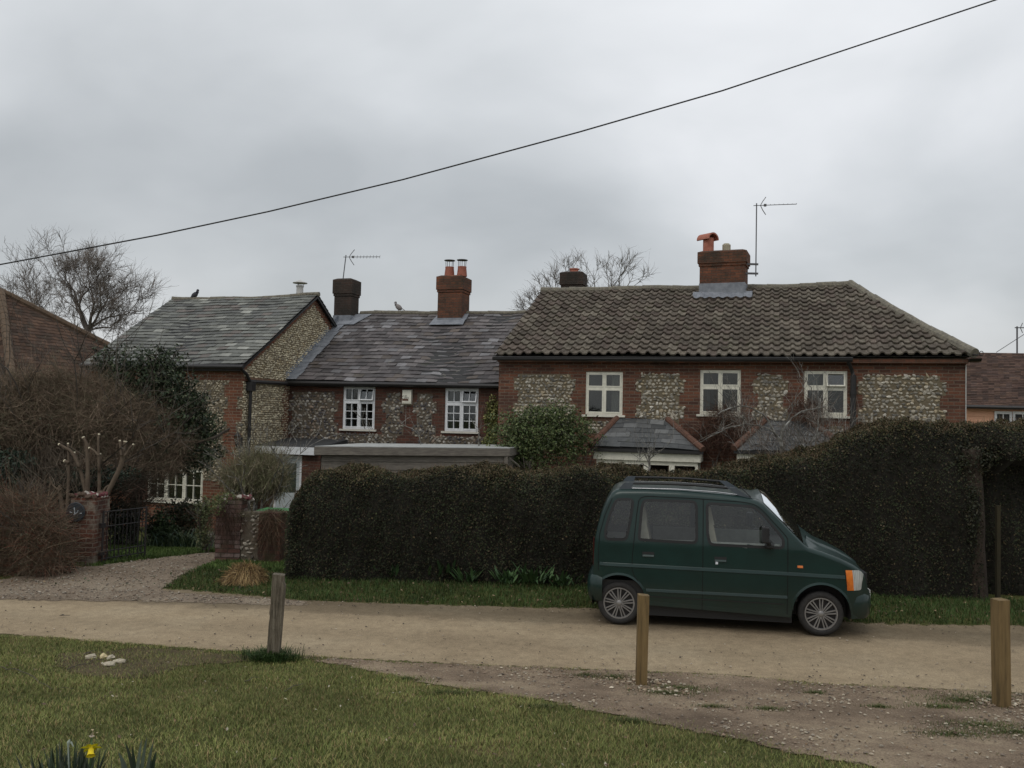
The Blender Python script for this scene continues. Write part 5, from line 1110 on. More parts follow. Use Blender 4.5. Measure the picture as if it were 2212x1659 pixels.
wr = [(.302,1.590),(.919,1.594),(.952,1.549),(.958,1.088),(.248,1.098),(.247,1.168),(.273,1.511)]
wf = [(1.088,1.578),(1.654,1.556),(1.77,1.467),(2.012,1.18),(2.012,1.07),(1.13,1.074),(1.098,1.19)]
def chaikin(P, n=2, k=.22):
    P = [np.array(p, float) for p in P]
    for _ in range(n):
        Q_ = []
        for i in range(len(P)):
            a, b = P[i], P[(i+1) % len(P)]; l = np.linalg.norm(b-a); f = min(k, .028/l); Q_ += [a+(b-a)*f, b-(b-a)*f]
        P = Q_
    return np.array(P)
def grow(P, d):
    P = np.array(P); a = np.roll(P, 1, 0); b = np.roll(P, -1, 0); t = b-a; t /= np.linalg.norm(t, axis=1)[:, None]; n = np.stack([t[:, 1], -t[:, 0]], 1)
    area = np.sum(P[:, 0]*np.roll(P[:, 1], -1) - np.roll(P[:, 0], -1)*P[:, 1]); n *= 1 if area > 0 else -1
    return P + n*d
wins = {'rear_quarter': chaikin(wq, 2, .2), 'rear': chaikin(wr, 2, .2), 'front': chaikin(wf, 2, .2)}
def inpoly(x, z, P): return poly_dist(np.array([x]), np.array([z]), P)[0]
Q = {'body': [], 'front_door_near': [], 'rear_door_near': [], 'front_door_far': [], 'rear_door_far': []}
arr = [(i, j) for i in range(len(STX)-1) for j in range(K-1)]
ctr = np.array([(VS[i*K+j] + VS[i*K+j+1] + VS[(i+1)*K+j] + VS[(i+1)*K+j+1])/4 for i, j in arr])
inw = np.zeros(len(arr), bool)
for P in wins.values(): inw |= poly_dist(ctr[:, 0], ctr[:, 2], P) > 0.0
side = np.array([(j < NS+1) or (j > K-2-NS-1) for i, j in arr])
def yA(x): return section(x)[NS+NA-1][0] + .012
yAv = np.interp(ctr[:, 0], [1.8, 1.9, 2.0, 2.1, 2.2, 2.27], [yA(x) for x in (1.8, 1.9, 2.0, 2.1, 2.2, 2.27)])
scr = (ctr[:, 0] > 1.80) & (ctr[:, 0] < 2.262) & ~side & (ctr[:, 1] > yAv+.01) & (ctr[:, 1] < CW-yAv-.01)
dline = lambda z: np.interp(z, [.3, .47, .70, .85, 1.6], [.31, .30, .155, .158, .235])
fline = lambda z: np.interp(z, [.2, 1.19, 1.54, 1.62], [2.07, 2.07, 1.76, 1.62])
for n_, (i, j) in enumerate(arr):
    c = ctr[n_]
    if (inw[n_] and side[n_]) or scr[n_]: continue
    q = (i*K+j, i*K+j+1, (i+1)*K+j+1, (i+1)*K+j); k = 'body'
    if side[n_] and .30 < c[2] < 1.63:
        nr = 'near' if c[1] < CW/2 else 'far'
        if dline(c[2]) < c[0] < 1.039: k = 'rear_door_'+nr
        elif 1.039 < c[0] < fline(c[2]): k = 'front_door_'+nr
    Q[k].append(q)
def sub(qs):
    qs = np.array(qs); u = np.unique(qs); mp = np.zeros(len(VS), int); mp[u] = np.arange(len(u)); mb = MB(); mb.add(VS[u], mp[qs]); return mb
mb = sub(Q['body']); body = None
e0_ = MB(); e0_.poly([VS[k] for k in range(K)]); e0_.poly([VS[(len(STX)-1)*K + k] for k in range(K)][::-1])
body = CO('body', mb, M['paint'], auto=40); CO('end_panel', e0_, M['paint'], body)
doors = {}
for k in ('front_door_near', 'rear_door_near', 'front_door_far', 'rear_door_far'): doors[k] = CO(k[:-5] if k.endswith('near') else k[:-4], sub(Q[k]), M['paint'], auto=40)
def sidepos(P, proud, far=False):
    y = yn(P[:, 1], P[:, 0]) - proud; y = CW - y if far else y; return np.stack([P[:, 0], y, P[:, 1]], 1)
for far in (False, True):
    for nm, P in wins.items():
        par = body if nm == 'rear_quarter' else doors[nm+'_door_'+('far' if far else 'near')]
        o_, i_ = grow(P, .020), grow(P, -.014); n = len(P); mb = MB()
        mb.add(np.concatenate([sidepos(o_, .004, far), sidepos(i_, .006, far)]), [(k, (k+1) % n, n+(k+1) % n, n+k) for k in range(n)]); sl_ = CO('window_seal', mb, M['trim'], par)
        mb = MB(); mb.poly(list(sidepos(grow(P, -.012), .003, far))); CO('window_glass', mb, M['car_glass'], par)
# shut lines
def strip(P, w, proud, far=False, mat='gap', name='shut_line', par=None, th=0.0):
    P = np.array(P, float); t = np.gradient(P, axis=0); t /= np.linalg.norm(t, axis=1)[:, None]; n = np.stack([-t[:, 1], t[:, 0]], 1)*w/2
    A, B = sidepos(P+n, proud-(th*.75), far), sidepos(P-n, proud, far); m = len(P); mb = MB(); qs = [(k, k+1, m+k+1, m+k) for k in range(m-1)]; V = [A, B]
    if th:
        A2, B2 = sidepos(P+n*1.25, proud-th, far), sidepos(P-n*1.25, proud-th, far); V += [A2, B2]; qs += [(k, k+1, 2*m+k+1, 2*m+k) for k in range(m-1)] + [(m+k+1, m+k, 3*m+k, 3*m+k+1) for k in range(m-1)]
        qs += [(0, m, 3*m, 2*m), (m-1, 2*m-1, 4*m-1, 3*m-1)]
    mb.add(np.concatenate(V), qs); return CO(name, mb, M[mat], par)
def dens(P, n=24):
    P = np.array(P, float); d = np.concatenate([[0], np.cumsum(np.linalg.norm(np.diff(P, axis=0), axis=1))]); s_ = np.linspace(0, d[-1], n); return np.stack([np.interp(s_, d, P[:, 0]), np.interp(s_, d, P[:, 1])], 1)
for far in (False, True):
    sx = '_far' if far else '_near'
    strip(dens([(1.039, .245), (1.039, 1.635)]), .009, .0035, far, par=doors['front_door'+sx])
    strip(dens([(.31, .47), (.30, .49), (.19, .63), (.157, .72), (.160, .88), (.205, 1.4), (.228, 1.58), (.26, 1.625), (.33, 1.642), (1.0, 1.632), (1.5, 1.612), (1.61, 1.600), (1.68, 1.58), (1.77, 1.515), (2.03, 1.235), (2.07, 1.18), (2.07, .25)], 90), .009, .0035, far, par=doors['rear_door'+sx])
    strip(dens([(-.11, 1.60), (-.20, 1.38), (-.262, 1.15), (-.275, .9), (-.27, .68)], 30), .007, .0035, far, par=body)
    strip(dens([(-.255, .768), (2.07, .752), (2.75, .742)], 60), .036, .012, far, 'paint', 'side_moulding', body, .012)
    strip(dens([(.34, .462), (2.07, .462)], 40), .03, .012, far, 'paint', 'sill_moulding', body, .012)
    strip(dens([(.36, .385), (2.03, .375)], 40), .012, .004, far, 'trim', 'sill_groove', body)
    for c in (0.0, 2.48):
        P = [(c + .352*math.cos(a), .30 + .352*math.sin(a)) for a in np.linspace(R(175) if c == 0 else R(178), R(14) if c == 0 else R(8), 30)]
        strip(P, .026, .010, far, 'paint', 'arch_lip', body, .012)
    # handles
    for nm, x0, z0 in (('rear', .285, .915), ('front', 1.18, .893)):
        P = dens([(x0, z0), (x0+.15, z0)], 8); h_ = strip(P, .062, .004, far, 'trim', 'handle', doors[nm+'_door'+sx]); strip(dens([(x0+.005, z0-.016), (x0+.145, z0-.016)], 8), .02, .016, far, 'paint', 'handle_bar', h_, .012)
        if nm == 'front': strip(dens([(1.195, .845), (1.225, .845)], 4), .03, .006, far, 'chrome', 'key_lock', doors[nm+'_door'+sx], .004)
    strip(dens([(2.185, .845), (2.25, .845)], 4), .024, .006, far, 'amber', 'side_repeater', body, .006)
    # mirror
    mb = MB(); Y = -.15 if not far else CW+.03; mb.box(1.745, 1.83, Y, Y+.12, 1.13, 1.335); mb.box(1.80, 1.90, (-.06 if not far else CW-.06), (.05 if not far else CW+.05), 1.055, 1.12); mb.box(1.81, 1.86, (-.09 if not far else CW), (-.0 if not far else CW+.09), 1.10, 1.16)
    o = CO('wing_mirror', mb, M['trim'], doors['front_door'+sx]); bv = o.modifiers.new('b', 'BEVEL'); bv.width = .018; bv.segments = 2
    # headlamp wrapping the corner
    def lamp(name, x0, x1, mat, par=None):
        xs = np.linspace(x0, x1, 8); tz = [.832, .828]; mb = MB(); P0_ = np.array([(x, .830-7.0*max(0, x-2.90)**2) for x in xs]); P1_ = np.array([(x+.025-.9*max(0, x-2.93), .582+9.0*max(0, x-2.90)**2) for x in xs])
        rows_ = [sidepos(P1_ + (P0_-P1_)*q, .006+.008*math.sin(q*math.pi), far) for q in np.linspace(0, 1, 6)]; V = np.concatenate(rows_)
        mb.add(V, [(r*8+k, r*8+k+1, (r+1)*8+k+1, (r+1)*8+k) for r in range(5) for k in range(7)]); return CO(name, mb, M[mat], par, smooth=True)
    lamp('headlight', 2.835, 2.985, 'lens'); lamp('indicator', 2.752, 2.835, 'amber')
    mb = MB(); Y0, Y1 = (.02, .10) if not far else (CW-.10, CW-.02)
    mb.box(-.350, -.335, *((.16, .24) if not far else (CW-.24, CW-.16)), .72, 1.08); CO('tail_light', mb, M['red'])
    # roof rail
    yr = .155 if not far else CW-.155; mb = MB(); mb.tube([(.10, yr, 1.795), (.5, yr, 1.803), (.9, yr, 1.80), (1.37, yr, 1.775)], .015, 8); rl = CO('roof_rail', mb, M['trim'])
    for pr in ([(-.03, 1.715), (.02, 1.785), (.05, 1.805), (.16, 1.808), (.13, 1.715)], [(1.33, 1.785), (1.44, 1.782), (1.66, 1.650), (1.46, 1.690)]):
        mb = MB(); mb.prism(pr, 1, yr-.022, yr+.022); CO('rail_foot', mb, M['grey_trim'], rl)
    mb = MB(); ys = yr-.035 if not far else yr+.035
    for dy in (0, .022): mb.tube([(.14, ys+dy, 1.736), (.7, ys+dy, 1.742), (1.2, ys+dy, 1.724), (1.46, ys+dy, 1.70)], .004, 5)
    CO('roof_strip', mb, M['chrome'], body)
# windscreen, bonnet lines, wipers, aerial
mb = MB(); xs = np.linspace(1.795, 2.268, 8)
def scz(x, y): y1 = section(x)[NS+NA-1][0]; q = min(1, max(0, (min(y, CW-y)-y1)/(CW/2-y1))); return ztop(x) + crown(x)*(1-(1-q)**2) + .006
V = [(x, y, scz(x, y)) for x in xs for y in np.linspace(yA(x), CW-yA(x), 14)]
mb.add(V, [(r*14+k, r*14+k+1, (r+1)*14+k+1, (r+1)*14+k) for r in range(7) for k in range(13)]); CO('windscreen', mb, M['screen_glass'], smooth=True)
mb = MB()
for y0, y1 in ((.55, .25), (1.15, .85)): mb.tube([(2.29, y0, 1.135), (2.2, y1, 1.20)], .009, 5)
mb.box(2.262, 2.33, .18, CW-.18, 1.112, 1.128); CO('wiper', mb, M['trim'])
mb = MB(); mb.tube([(1.63, .13, 1.672), (1.49, .12, 1.805)], .006, 5); CO('radio_aerial', mb, M['trim'])
for q in (.0, 1.0):
    mb = MB(); m = 16; xs = np.linspace(2.33, 2.95, m); yb_ = .30 + .05*np.linspace(0, 1, m); yb_ = yb_ if q == 0 else CW - yb_
    s1_ = 1 if q == 0 else -1; zt_ = np.array([scz(x, y) for x, y in zip(xs, yb_)])
    V = np.concatenate([np.stack([xs, yb_-s1_*.05, zt_-.024], 1), np.stack([xs, yb_, zt_+.014], 1), np.stack([xs, yb_+s1_*.10, zt_+.004], 1)]); mb.add(V, [(r*m+k, r*m+k+1, (r+1)*m+k+1, (r+1)*m+k) for r in range(2) for k in range(m-1)]); CO('bonnet_crease', mb, M['paint'], body, smooth=True)
# bumpers
def bumper(path, z0, z1, name):
    P = np.array(path); mb = MB(); n = len(P); lv = [(z0, -.03), (z0+.06, .0), ((z0+z1)/2, .012), (z1-.05, .004), (z1, -.03), (z1+.002, -.07)]; c = np.array([1.3, CW/2]); V = []
    t = np.gradient(P, axis=0); t /= np.linalg.norm(t, axis=1)[:, None]; nn = np.stack([t[:, 1], -t[:, 0]], 1); nn *= np.sign((nn*(P-c)).sum(1))[:, None]
    for z, o in lv: Q_ = P + nn*o; V.append(np.stack([Q_[:, 0], Q_[:, 1], np.full(n, z)], 1))
    mb.add(np.concatenate(V), [(r*n+k, r*n+k+1, (r+1)*n+k+1, (r+1)*n+k) for r in range(len(lv)-1) for k in range(n-1)]); return CO(name, mb, M['paint'], auto=50)
fp = [(2.835, .045), (2.93, .06), (3.02, .11), (3.09, .22), (3.135, .42), (3.15, .62), (3.155, .8)]; fp = fp + [(x, CW-y) for x, y in fp[:-1][::-1]]
fb = bumper(fp, .225, .545, 'front_bumper')
rp = [(-.215, .0), (-.30, .012), (-.365, .05), (-.40, .12), (-.415, .3), (-.42, .8)]; rp = rp + [(x, CW-y) for x, y in rp[:-1][::-1]]
bumper(rp, .29, .615, 'rear_bumper')
mb = MB(); mb.box(3.162, 3.172, .54, 1.06, .40, .51); CO('number_plate', mb, M['plate'], fb)
mb = MB(); mb.box(3.03, 3.075, .30, CW-.30, .62, .76); CO('grille', mb, M['trim'])
mb = MB(); mb.lathe([(0, 0), (.045, 0), (.045, .02), (0, .02)], (3.065, CW/2, .70), 0, 14); CO('badge', mb, M['chrome'])
mb = MB(); mb.box(.32, 2.14, .10, CW-.10, .13, .30); mb.box(-.3, 3.0, .30, CW-.30, .20, .34); CO('underbody', mb, M['trim'])
for c in (0.0, 2.48):
    for y0, y1 in ((.03, .34), (CW-.34, CW-.03)):
        mb = MB(); a = np.linspace(-.25, math.pi+.25, 20); V = np.concatenate([np.stack([c+.345*np.cos(a), np.full(20, y), .30+.345*np.sin(a)], 1) for y in (y0, y1)])
        mb.add(V, [(k, k+1, 20+k+1, 20+k) for k in range(19)]); yi = y1 if y0 < .5 else y0; mb.poly([(c+.345*math.cos(q), yi, .30+.345*math.sin(q)) for q in a]); CO('wheel_housing', mb, M['iron'], body)
# wheels
def wheel(x, near=True):
    y = .055 if near else CW-.055; s = 1 if near else -1
    e = bpy.data.objects.new('wheel', None); sc.collection.objects.link(e); e.parent = car; e.location = (x, y-CW/2, ZW-.008)
    mb = MB(); prof = [(.185, .015), (.20, -.012), (.225, -.022), (.252, -.014), (.268, .004), (.272, .02), (.272, .13), (.262, .15), (.20, .155)]
    mb.lathe([(r, s*h) for r, h in prof], (0, 0, 0), 1, 40); O('tyre', mb, M['rubber'], e, auto=60)
    mb = MB(); mb.lathe([(0, s*.03), (.19, s*.03)], (0, 0, 0), 1, 30); O('backing_disc', mb, M['iron'], e)  # plain dark disc backing the gaps between the hubcap spokes
    mb = MB(); mb.lathe([(.186, s*.012), (.196, s*-.006), (.198, s*-.012), (.184, s*-.012), (.178, s*.008)], (0, 0, 0), 1, 40); mb.lathe([(0, s*-.014), (.026, s*-.013), (.036, s*-.006), (.046, s*.006), (.046, s*.02)], (0, 0, 0), 1, 20)
    for k in range(9):
        for d in (-.105, .105):
            a = k*2*math.pi/9 + .17; ca, sa = math.cos(a), math.sin(a); u = np.array([ca, 0, sa]); w_ = np.array([-sa, 0, ca])
            p0 = u*.038 + w_*(d*.09); p1 = u*.183 + w_*(d*.185); wd = .0062
            V = [p0-w_*wd+[0, s*-.006, 0], p0+w_*wd+[0, s*-.006, 0], p1+w_*wd*1.1+[0, s*-.004, 0], p1-w_*wd*1.1+[0, s*-.004, 0], p0-w_*wd*1.5+[0, s*.014, 0], p0+w_*wd*1.5+[0, s*.014, 0], p1+w_*wd*1.5+[0, s*.014, 0], p1-w_*wd*1.5+[0, s*.014, 0]]
            mb.add(V, [(0, 1, 2, 3), (0, 4, 5, 1), (1, 5, 6, 2), (2, 6, 7, 3), (3, 7, 4, 0)])
    O('hubcap', mb, M['silver'], e, auto=40)
for x in (0.0, 2.48):
    for nr in (True, False): wheel(x, nr)
# seats and dashboard seen through the glass
def seat(x, y):
    mb = MB(); mb.box(x-.28, x+.22, y-.24, y+.24, .55, .75); mb.prism([(x-.30, .62), (x-.16, .66), (x-.30, 1.28), (x-.40, 1.26)], 1, y-.23, y+.23); mb.prism([(x-.36, 1.30), (x-.29, 1.31), (x-.33, 1.48), (x-.40, 1.47)], 1, y-.13, y+.13)
    o = CO('seat', mb, M['seat']); bv = o.modifiers.new('b', 'BEVEL'); bv.width = .03; bv.segments = 2
seat(1.45, .42); seat(1.45, CW-.42); seat(.60, .45); seat(.60, CW-.45)
mb = MB(); mb.box(1.98, 2.24, .14, CW-.14, .85, 1.05); CO('dashboard', mb, M['trim'])
mb = MB(); a = np.linspace(0, 6.283, 20); mb.tube([(1.93+.06*math.cos(t)*.5, CW-.42+.17*math.sin(t), 1.0+.16*math.cos(t)) for t in a], .013, 6); CO('steering_wheel', mb, M['trim'])
mb = MB(); mb.box(-.25, 2.2, .08, CW-.08, .40, .56); CO('cabin_floor', mb, M['trim'])

for y0, y1 in ((.05, .075), (CW-.075, CW-.05)):
    mb = MB(); mb.box(.42, 1.98, y0, y1, .72, 1.10); CO('door_lining', mb, M['doorcard'], body)
mb = MB(); mb.box(-.22, .22, .12, CW-.12, .95, 1.0); CO('parcel_shelf', mb, M['doorcard'], body)
# ================================================================ HEDGE
HX = [(600,1262,1030),(640,1256,1018),(700,1258,1013),(1000,1264,1012),(1200,1270,1010),(1400,1275,1015),(1560,1280,1017),(1650,1284,1001),(1720,1286,979),(1800,1288,960),(1870,1290,934),(1930,1294,920),(2000,1298,914),(2080,1300,911),(2160,1302,914),(2300,1304,922),(2420,1306,925)]
hp = []
for x, yb, yt in HX: X, Y = gp(x, yb, 0.05); z = at(x, yt, Y+.75).z; hp.append((X, Y, z))
hp = np.array(hp); HL = np.concatenate([[0], np.cumsum(np.hypot(np.diff(hp[:, 0]), np.diff(hp[:, 1])))]); HT_ = HL[-1]
def hprof(u, w):
    """u along (m), w in 0..1 across the section -> point, outward normal (front face, top, back)"""
    u = np.asarray(u, float); X = np.interp(u, HL, hp[:, 0]); Y = np.interp(u, HL, hp[:, 1]); Zt = np.interp(u, HL, hp[:, 2]); TH_ = 1.45
    th_ = TH_ - .0*u
    # superellipse section
    a = w*math.pi; c, s_ = np.cos(a), np.sin(a); n = 4.2
    rr = (np.abs(c)**n + np.abs(s_)**n)**(-1/n); px = -rr*c; pz = rr*s_
    endf = np.clip(u/.7, 0, 1)**.5
    out = TH_/2*px*(.4+.6*endf); z = (Zt - h0)*pz*(.74+.26*endf)
    nx = -c; nzv = s_
    return X, Y + TH_/2 + out, h0 + z, nx, nzv
h0 = 0.0
def hnoise(u, w): return .055*np.sin(u*2.9+1.3*np.sin(w*9)) + .05*np.sin(u*6.1+w*13) + .022*np.sin(u*13.7-w*29) + .012*np.sin(u*23+w*41) + .03*np.sin(u*1.1+w*17)*np.sin(w*23+u)
hedge = E('hedge', 'long dark clipped hedge behind the parked car, rising to a tall end', 'hedge', (float(hp[:, 0].mean()), float(hp[:, 1].mean())+.7, 0))
hc = np.array(hedge.location)
def hedge_pts(n, ulo, uhi, depth=.0):
    u = ulo + (uhi-ulo)*rs.rand(n); w = rs.rand(n)**.9*.72; X, Y, Z, nx, nzv = hprof(u, w); k = hnoise(u, w) - depth*rs.rand(n)
    return u, w, np.stack([X, Y + nx*k, Z + nzv*k], 1), np.stack([np.zeros(n), nx, nzv], 1)
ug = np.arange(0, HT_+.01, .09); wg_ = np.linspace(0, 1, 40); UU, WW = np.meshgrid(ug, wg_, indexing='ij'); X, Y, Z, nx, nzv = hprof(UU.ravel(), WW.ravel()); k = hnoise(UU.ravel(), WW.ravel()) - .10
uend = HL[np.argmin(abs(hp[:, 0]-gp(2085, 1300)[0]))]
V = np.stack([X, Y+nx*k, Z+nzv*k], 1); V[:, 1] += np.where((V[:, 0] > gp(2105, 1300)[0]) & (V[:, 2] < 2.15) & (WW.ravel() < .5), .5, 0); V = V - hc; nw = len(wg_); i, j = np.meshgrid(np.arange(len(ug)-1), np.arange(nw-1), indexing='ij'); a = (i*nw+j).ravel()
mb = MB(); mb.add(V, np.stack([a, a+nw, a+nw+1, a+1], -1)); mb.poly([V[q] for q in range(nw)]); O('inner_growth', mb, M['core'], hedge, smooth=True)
u, w, P, nr = hedge_pts(190000, 0, HT_, .12)
arch = (P[:, 0] > gp(2105, 1300)[0]) & (P[:, 2] < 2.15)
P[arch, 1] += .5
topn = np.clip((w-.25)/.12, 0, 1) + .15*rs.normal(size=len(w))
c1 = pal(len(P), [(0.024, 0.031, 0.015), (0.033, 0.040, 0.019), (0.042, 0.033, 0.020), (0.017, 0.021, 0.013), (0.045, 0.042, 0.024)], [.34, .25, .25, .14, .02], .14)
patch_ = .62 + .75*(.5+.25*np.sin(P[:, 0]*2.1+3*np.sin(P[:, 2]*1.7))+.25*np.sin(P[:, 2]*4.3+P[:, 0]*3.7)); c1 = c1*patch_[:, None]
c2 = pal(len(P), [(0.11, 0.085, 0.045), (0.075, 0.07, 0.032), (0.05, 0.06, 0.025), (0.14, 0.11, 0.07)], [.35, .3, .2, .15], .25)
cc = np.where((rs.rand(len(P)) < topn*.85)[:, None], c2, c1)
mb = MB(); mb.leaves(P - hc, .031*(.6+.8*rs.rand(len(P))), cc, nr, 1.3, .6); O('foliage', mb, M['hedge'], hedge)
# clipped twig ends on the top
n = 5200; u, w, P, nr = hedge_pts(n, 0, HT_); w = .33 + .3*rs.rand(n); X, Y, Z, nx, nzv = hprof(u, w); k = hnoise(u, w); B0 = np.stack([X, Y+nx*(k-.05), Z+nzv*(k-.05)], 1) - hc; D = np.stack([rs.normal(size=n)*.5, rs.normal(size=n)*.5, np.ones(n)], 1); D /= np.linalg.norm(D, axis=1)[:, None]
ln = (.05+.10*rs.rand(n)**2)[:, None]; T = np.stack([B0, B0+D*ln*.6, B0+D*ln], 1); sd = np.cross(D, rs.normal(size=(n, 3))); sd /= np.linalg.norm(sd, axis=1)[:, None]
mb = MB(); mb.ribbons(T, np.array([.003, .0025, .0012]), sd, pal(n, [(.15, .10, .06), (.2, .15, .10), (.09, .07, .04)])); O('clipped_twigs', mb, M['twig'], hedge)
# ================================================================ PLANT BUILDERS
def branching(mb, p, d, L_, r, depth, spread=.5, nb=(2, 3), shrink=.72, up=.12, wob=.10, seg=5, minr=.006, tips=None, side_=True, col=None):
    """tapered limb that forks; returns nothing"""
    p = np.array(p, float); d = np.array(d, float); d /= np.linalg.norm(d); pts = [p.copy()]
    for k in range(seg):
        d = d + rs.normal(size=3)*wob + np.array([0, 0, up*.3]); d /= np.linalg.norm(d); p = p + d*L_/seg; pts.append(p.copy())
    r1 = max(r*.66, minr*.8); mb.tube(pts, np.linspace(r, r1, seg+1), 7 if r > .05 else (5 if r > .02 else 3), col=col, cap=False)
    if tips is not None and depth <= 1: tips.append((pts[-1], d))
    if depth <= 0: return
    n = rs.randint(nb[0], nb[1]+1)
    for k in range(n):
        a = rs.normal(size=3); a -= d*np.dot(a, d); a /= np.linalg.norm(a)+1e-9; dd_ = d + a*spread*(.6+.8*rs.rand()) + np.array([0, 0, up]); branching(mb, p, dd_, L_*shrink*(.75+.5*rs.rand()), r1*(.92 if k == 0 else .7), depth-1, spread, nb, shrink, up, wob, seg, minr, tips, side_, col)
    if side_ and seg > 2:
        for q in range(rs.randint(1, 3)):
            i = rs.randint(1, seg); a = rs.normal(size=3); a -= d*np.dot(a, d); a /= np.linalg.norm(a)+1e-9
            branching(mb, pts[i], d*.6 + a*.8 + np.array([0, 0, up]), L_*shrink*.6, max(r*.35, minr), max(0, depth-2), spread, nb, shrink, up, wob, max(3, seg-1), minr, tips, side_, col)
def bare_tree(name, label_, base_, height, trunk_r, depth, dirs, mat, trunk_h, cat='tree', L0=None, group=None, **kw):
    e = E(name, label_, cat, tuple(base_), 0, group); mb = MB(); mb.tube([(0, 0, -.1), (.02, .02, trunk_h*.5), (0, 0, trunk_h)], [trunk_r*1.15, trunk_r, trunk_r*.9], 9); O('trunk', mb, mat, e)
    mb = MB()
    for d in dirs: branching(mb, (0, 0, trunk_h*.92), d, L0 or height*.22, trunk_r*.6, depth, **kw)
    O('branches', mb, mat, e); return e
def twig_cloud(n, centre, radii, origin, curl=.25, length=(.3, .8), width=.004, cols=((.1, .06, .04),), w=None, droop=0.0, K=5, shell=.0, radial=.7, mb=None):
    """many fine curved shoots filling an ellipsoid, each pointing away from the plant's origin"""
    v = rs.normal(size=(n, 3)); v /= np.linalg.norm(v, axis=1)[:, None]; r = (shell + (1-shell)*rs.rand(n))**(1/2.2); C = np.array(centre) + v*np.array(radii)*r[:, None]
    D = C - np.array(origin); D /= np.linalg.norm(D, axis=1)[:, None]; D = D*radial + rs.normal(size=(n, 3))*(1-radial)*.9; D /= np.linalg.norm(D, axis=1)[:, None]
    L_ = length[0] + (length[1]-length[0])*rs.rand(n); t = np.linspace(-.5, .5, K)[None, :, None]; bend = rs.normal(size=(n, 3))*curl; bend[:, 2] -= droop
    P = C[:, None, :] + D[:, None, :]*L_[:, None, None]*t + bend[:, None, :]*L_[:, None, None]*(t+.5)**2
    sd = np.cross(D, rs.normal(size=(n, 3))); sd /= np.linalg.norm(sd, axis=1)[:, None]+1e-9
    mb = mb or MB(); mb.ribbons(P, np.linspace(1, .3, K)*width, sd, pal(n, cols, w, .22)); return mb
def leaf_blobs(blobs, n, size, cols, w=None, aspect=.5, noise=.16, shell=.45):
    tot = sum(b[3]*b[4]*b[5] for b in blobs)**1.0; Cs = []; Ns = []
    for b in blobs:
        m = int(n*(b[3]*b[4]*b[5])/tot); v = rs.normal(size=(m, 3)); v /= np.linalg.norm(v, axis=1)[:, None]; lump = 1 + noise*np.sin(v[:, 0]*7+b[0]*3)*np.sin(v[:, 1]*6+b[1])*2 + noise*np.sin(v[:, 2]*11+b[2]*5)
        r = (shell + (1-shell)*rs.rand(m)**.6)*lump; Cs.append(np.array(b[:3]) + v*np.array(b[3:6])*r[:, None]); Ns.append(v)
    C = np.concatenate(Cs); Nn = np.concatenate(Ns); mb = MB(); mb.leaves(C, size*(.6+.8*rs.rand(len(C))), pal(len(C), cols, w, .28), Nn, 1.6, aspect); return mb
def local(e, px, py, Y): p = at(px, py, Y); return np.array([p.x-e.location[0], p.y-e.location[1], p.z-e.location[2]])
def ground_e(name, label_, cat, px, Y, group=None):
    X = ray(px, 900)[0]*Y; return E(name, label_, cat, (X, Y, h1(X, Y)), 0, group)
S = lambda px, Y: px/F*Y       # size in metres of a pixel length at depth Y
def tip_twigs(e, tips, mat_cols, k=6, L_=.5, w=.006):
    P, D = np.array([t[0] for t in tips]), np.array([t[1] for t in tips]); P = np.repeat(P, k, 0); D = np.repeat(D, k, 0); n = len(P)
    D = D + rs.normal(size=(n, 3))*.45; D /= np.linalg.norm(D, axis=1)[:, None]; Lh = (L_*(.4+.9*rs.rand(n)))[:, None]; P = P - D*0.02
    b = rs.normal(size=(n, 3))*.18; Q_ = np.stack([P, P+D*Lh*.35+b*Lh*.3, P+D*Lh*.7+b*Lh*.2, P+D*Lh+b*Lh*.8], 1); sd = np.cross(D, rs.normal(size=(n, 3))); sd /= np.linalg.norm(sd, axis=1)[:, None]
    mb = MB(); mb.ribbons(Q_, np.array([1, .85, .7, .4])*w, sd, pal(n, mat_cols)); O('twigs', mb, M['twig'], e)
# --- background trees
e = ground_e('tree', 'big bare winter tree behind the brown bungalow at the left', 'tree', 200, 38); b = np.array([0, 0, 0])
mb = MB(); top = local(e, 190, 705, 38); mb.tube([(0, 0, -.2), top*.5, top], [.24, .19, .14], 9); O('trunk', mb, M['bark_far'], e)
mb = MB()
tps = []
for tx, ty, q in ((20, 650, .11), (65, 605, .13), (115, 570, .14), (165, 555, .15), (215, 556, .14), (262, 580, .13), (300, 625, .12), (310, 665, .10), (190, 620, .10)):
    g_ = local(e, tx, ty, 38+rs.normal()*1.2); d_ = g_-top; L_ = np.linalg.norm(d_)*.39; branching(mb, top-[0, 0, .2], d_, L_, q*.46, 5, .58, (2, 3), .72, .10, .12, 6, .009, tips=tps)
O('branches', mb, M['bark_far'], e); tip_twigs(e, tps, [(.24, .21, .185), (.19, .165, .145)], 2, .5, .0055)
e = ground_e('tree', 'small bare winter tree at the far left edge, above the bungalow ridge', 'tree', 60, 43)
top = local(e, 60, 760, 43); mb = MB(); mb.tube([(0, 0, -.2), top*.5, top], [.22, .19, .15], 8); O('trunk', mb, M['bark_far'], e)
mb = MB()
tps = []
for tx, ty in ((20, 610), (60, 590), (90, 640), (0, 660)): g_ = local(e, tx, ty, 43); d_ = g_-top; branching(mb, top, d_, np.linalg.norm(d_)*.42, .055, 4, .5, (2, 3), .70, .12, .11, 5, .0085, tips=tps)
O('branches', mb, M['bark_far'], e); tip_twigs(e, tps, [(.13, .105, .09), (.10, .08, .07)], 3, .5, .007)
e = ground_e('tree', 'bare winter tree with upright shoots behind the pantiled roof', 'tree', 1310, 33)
top = local(e, 1300, 700, 33); mb = MB(); mb.tube([(0, 0, -.2), top*.5, top], [.2, .16, .13], 8); O('trunk', mb, M['bark_far'], e)
mb = MB()
tps = []
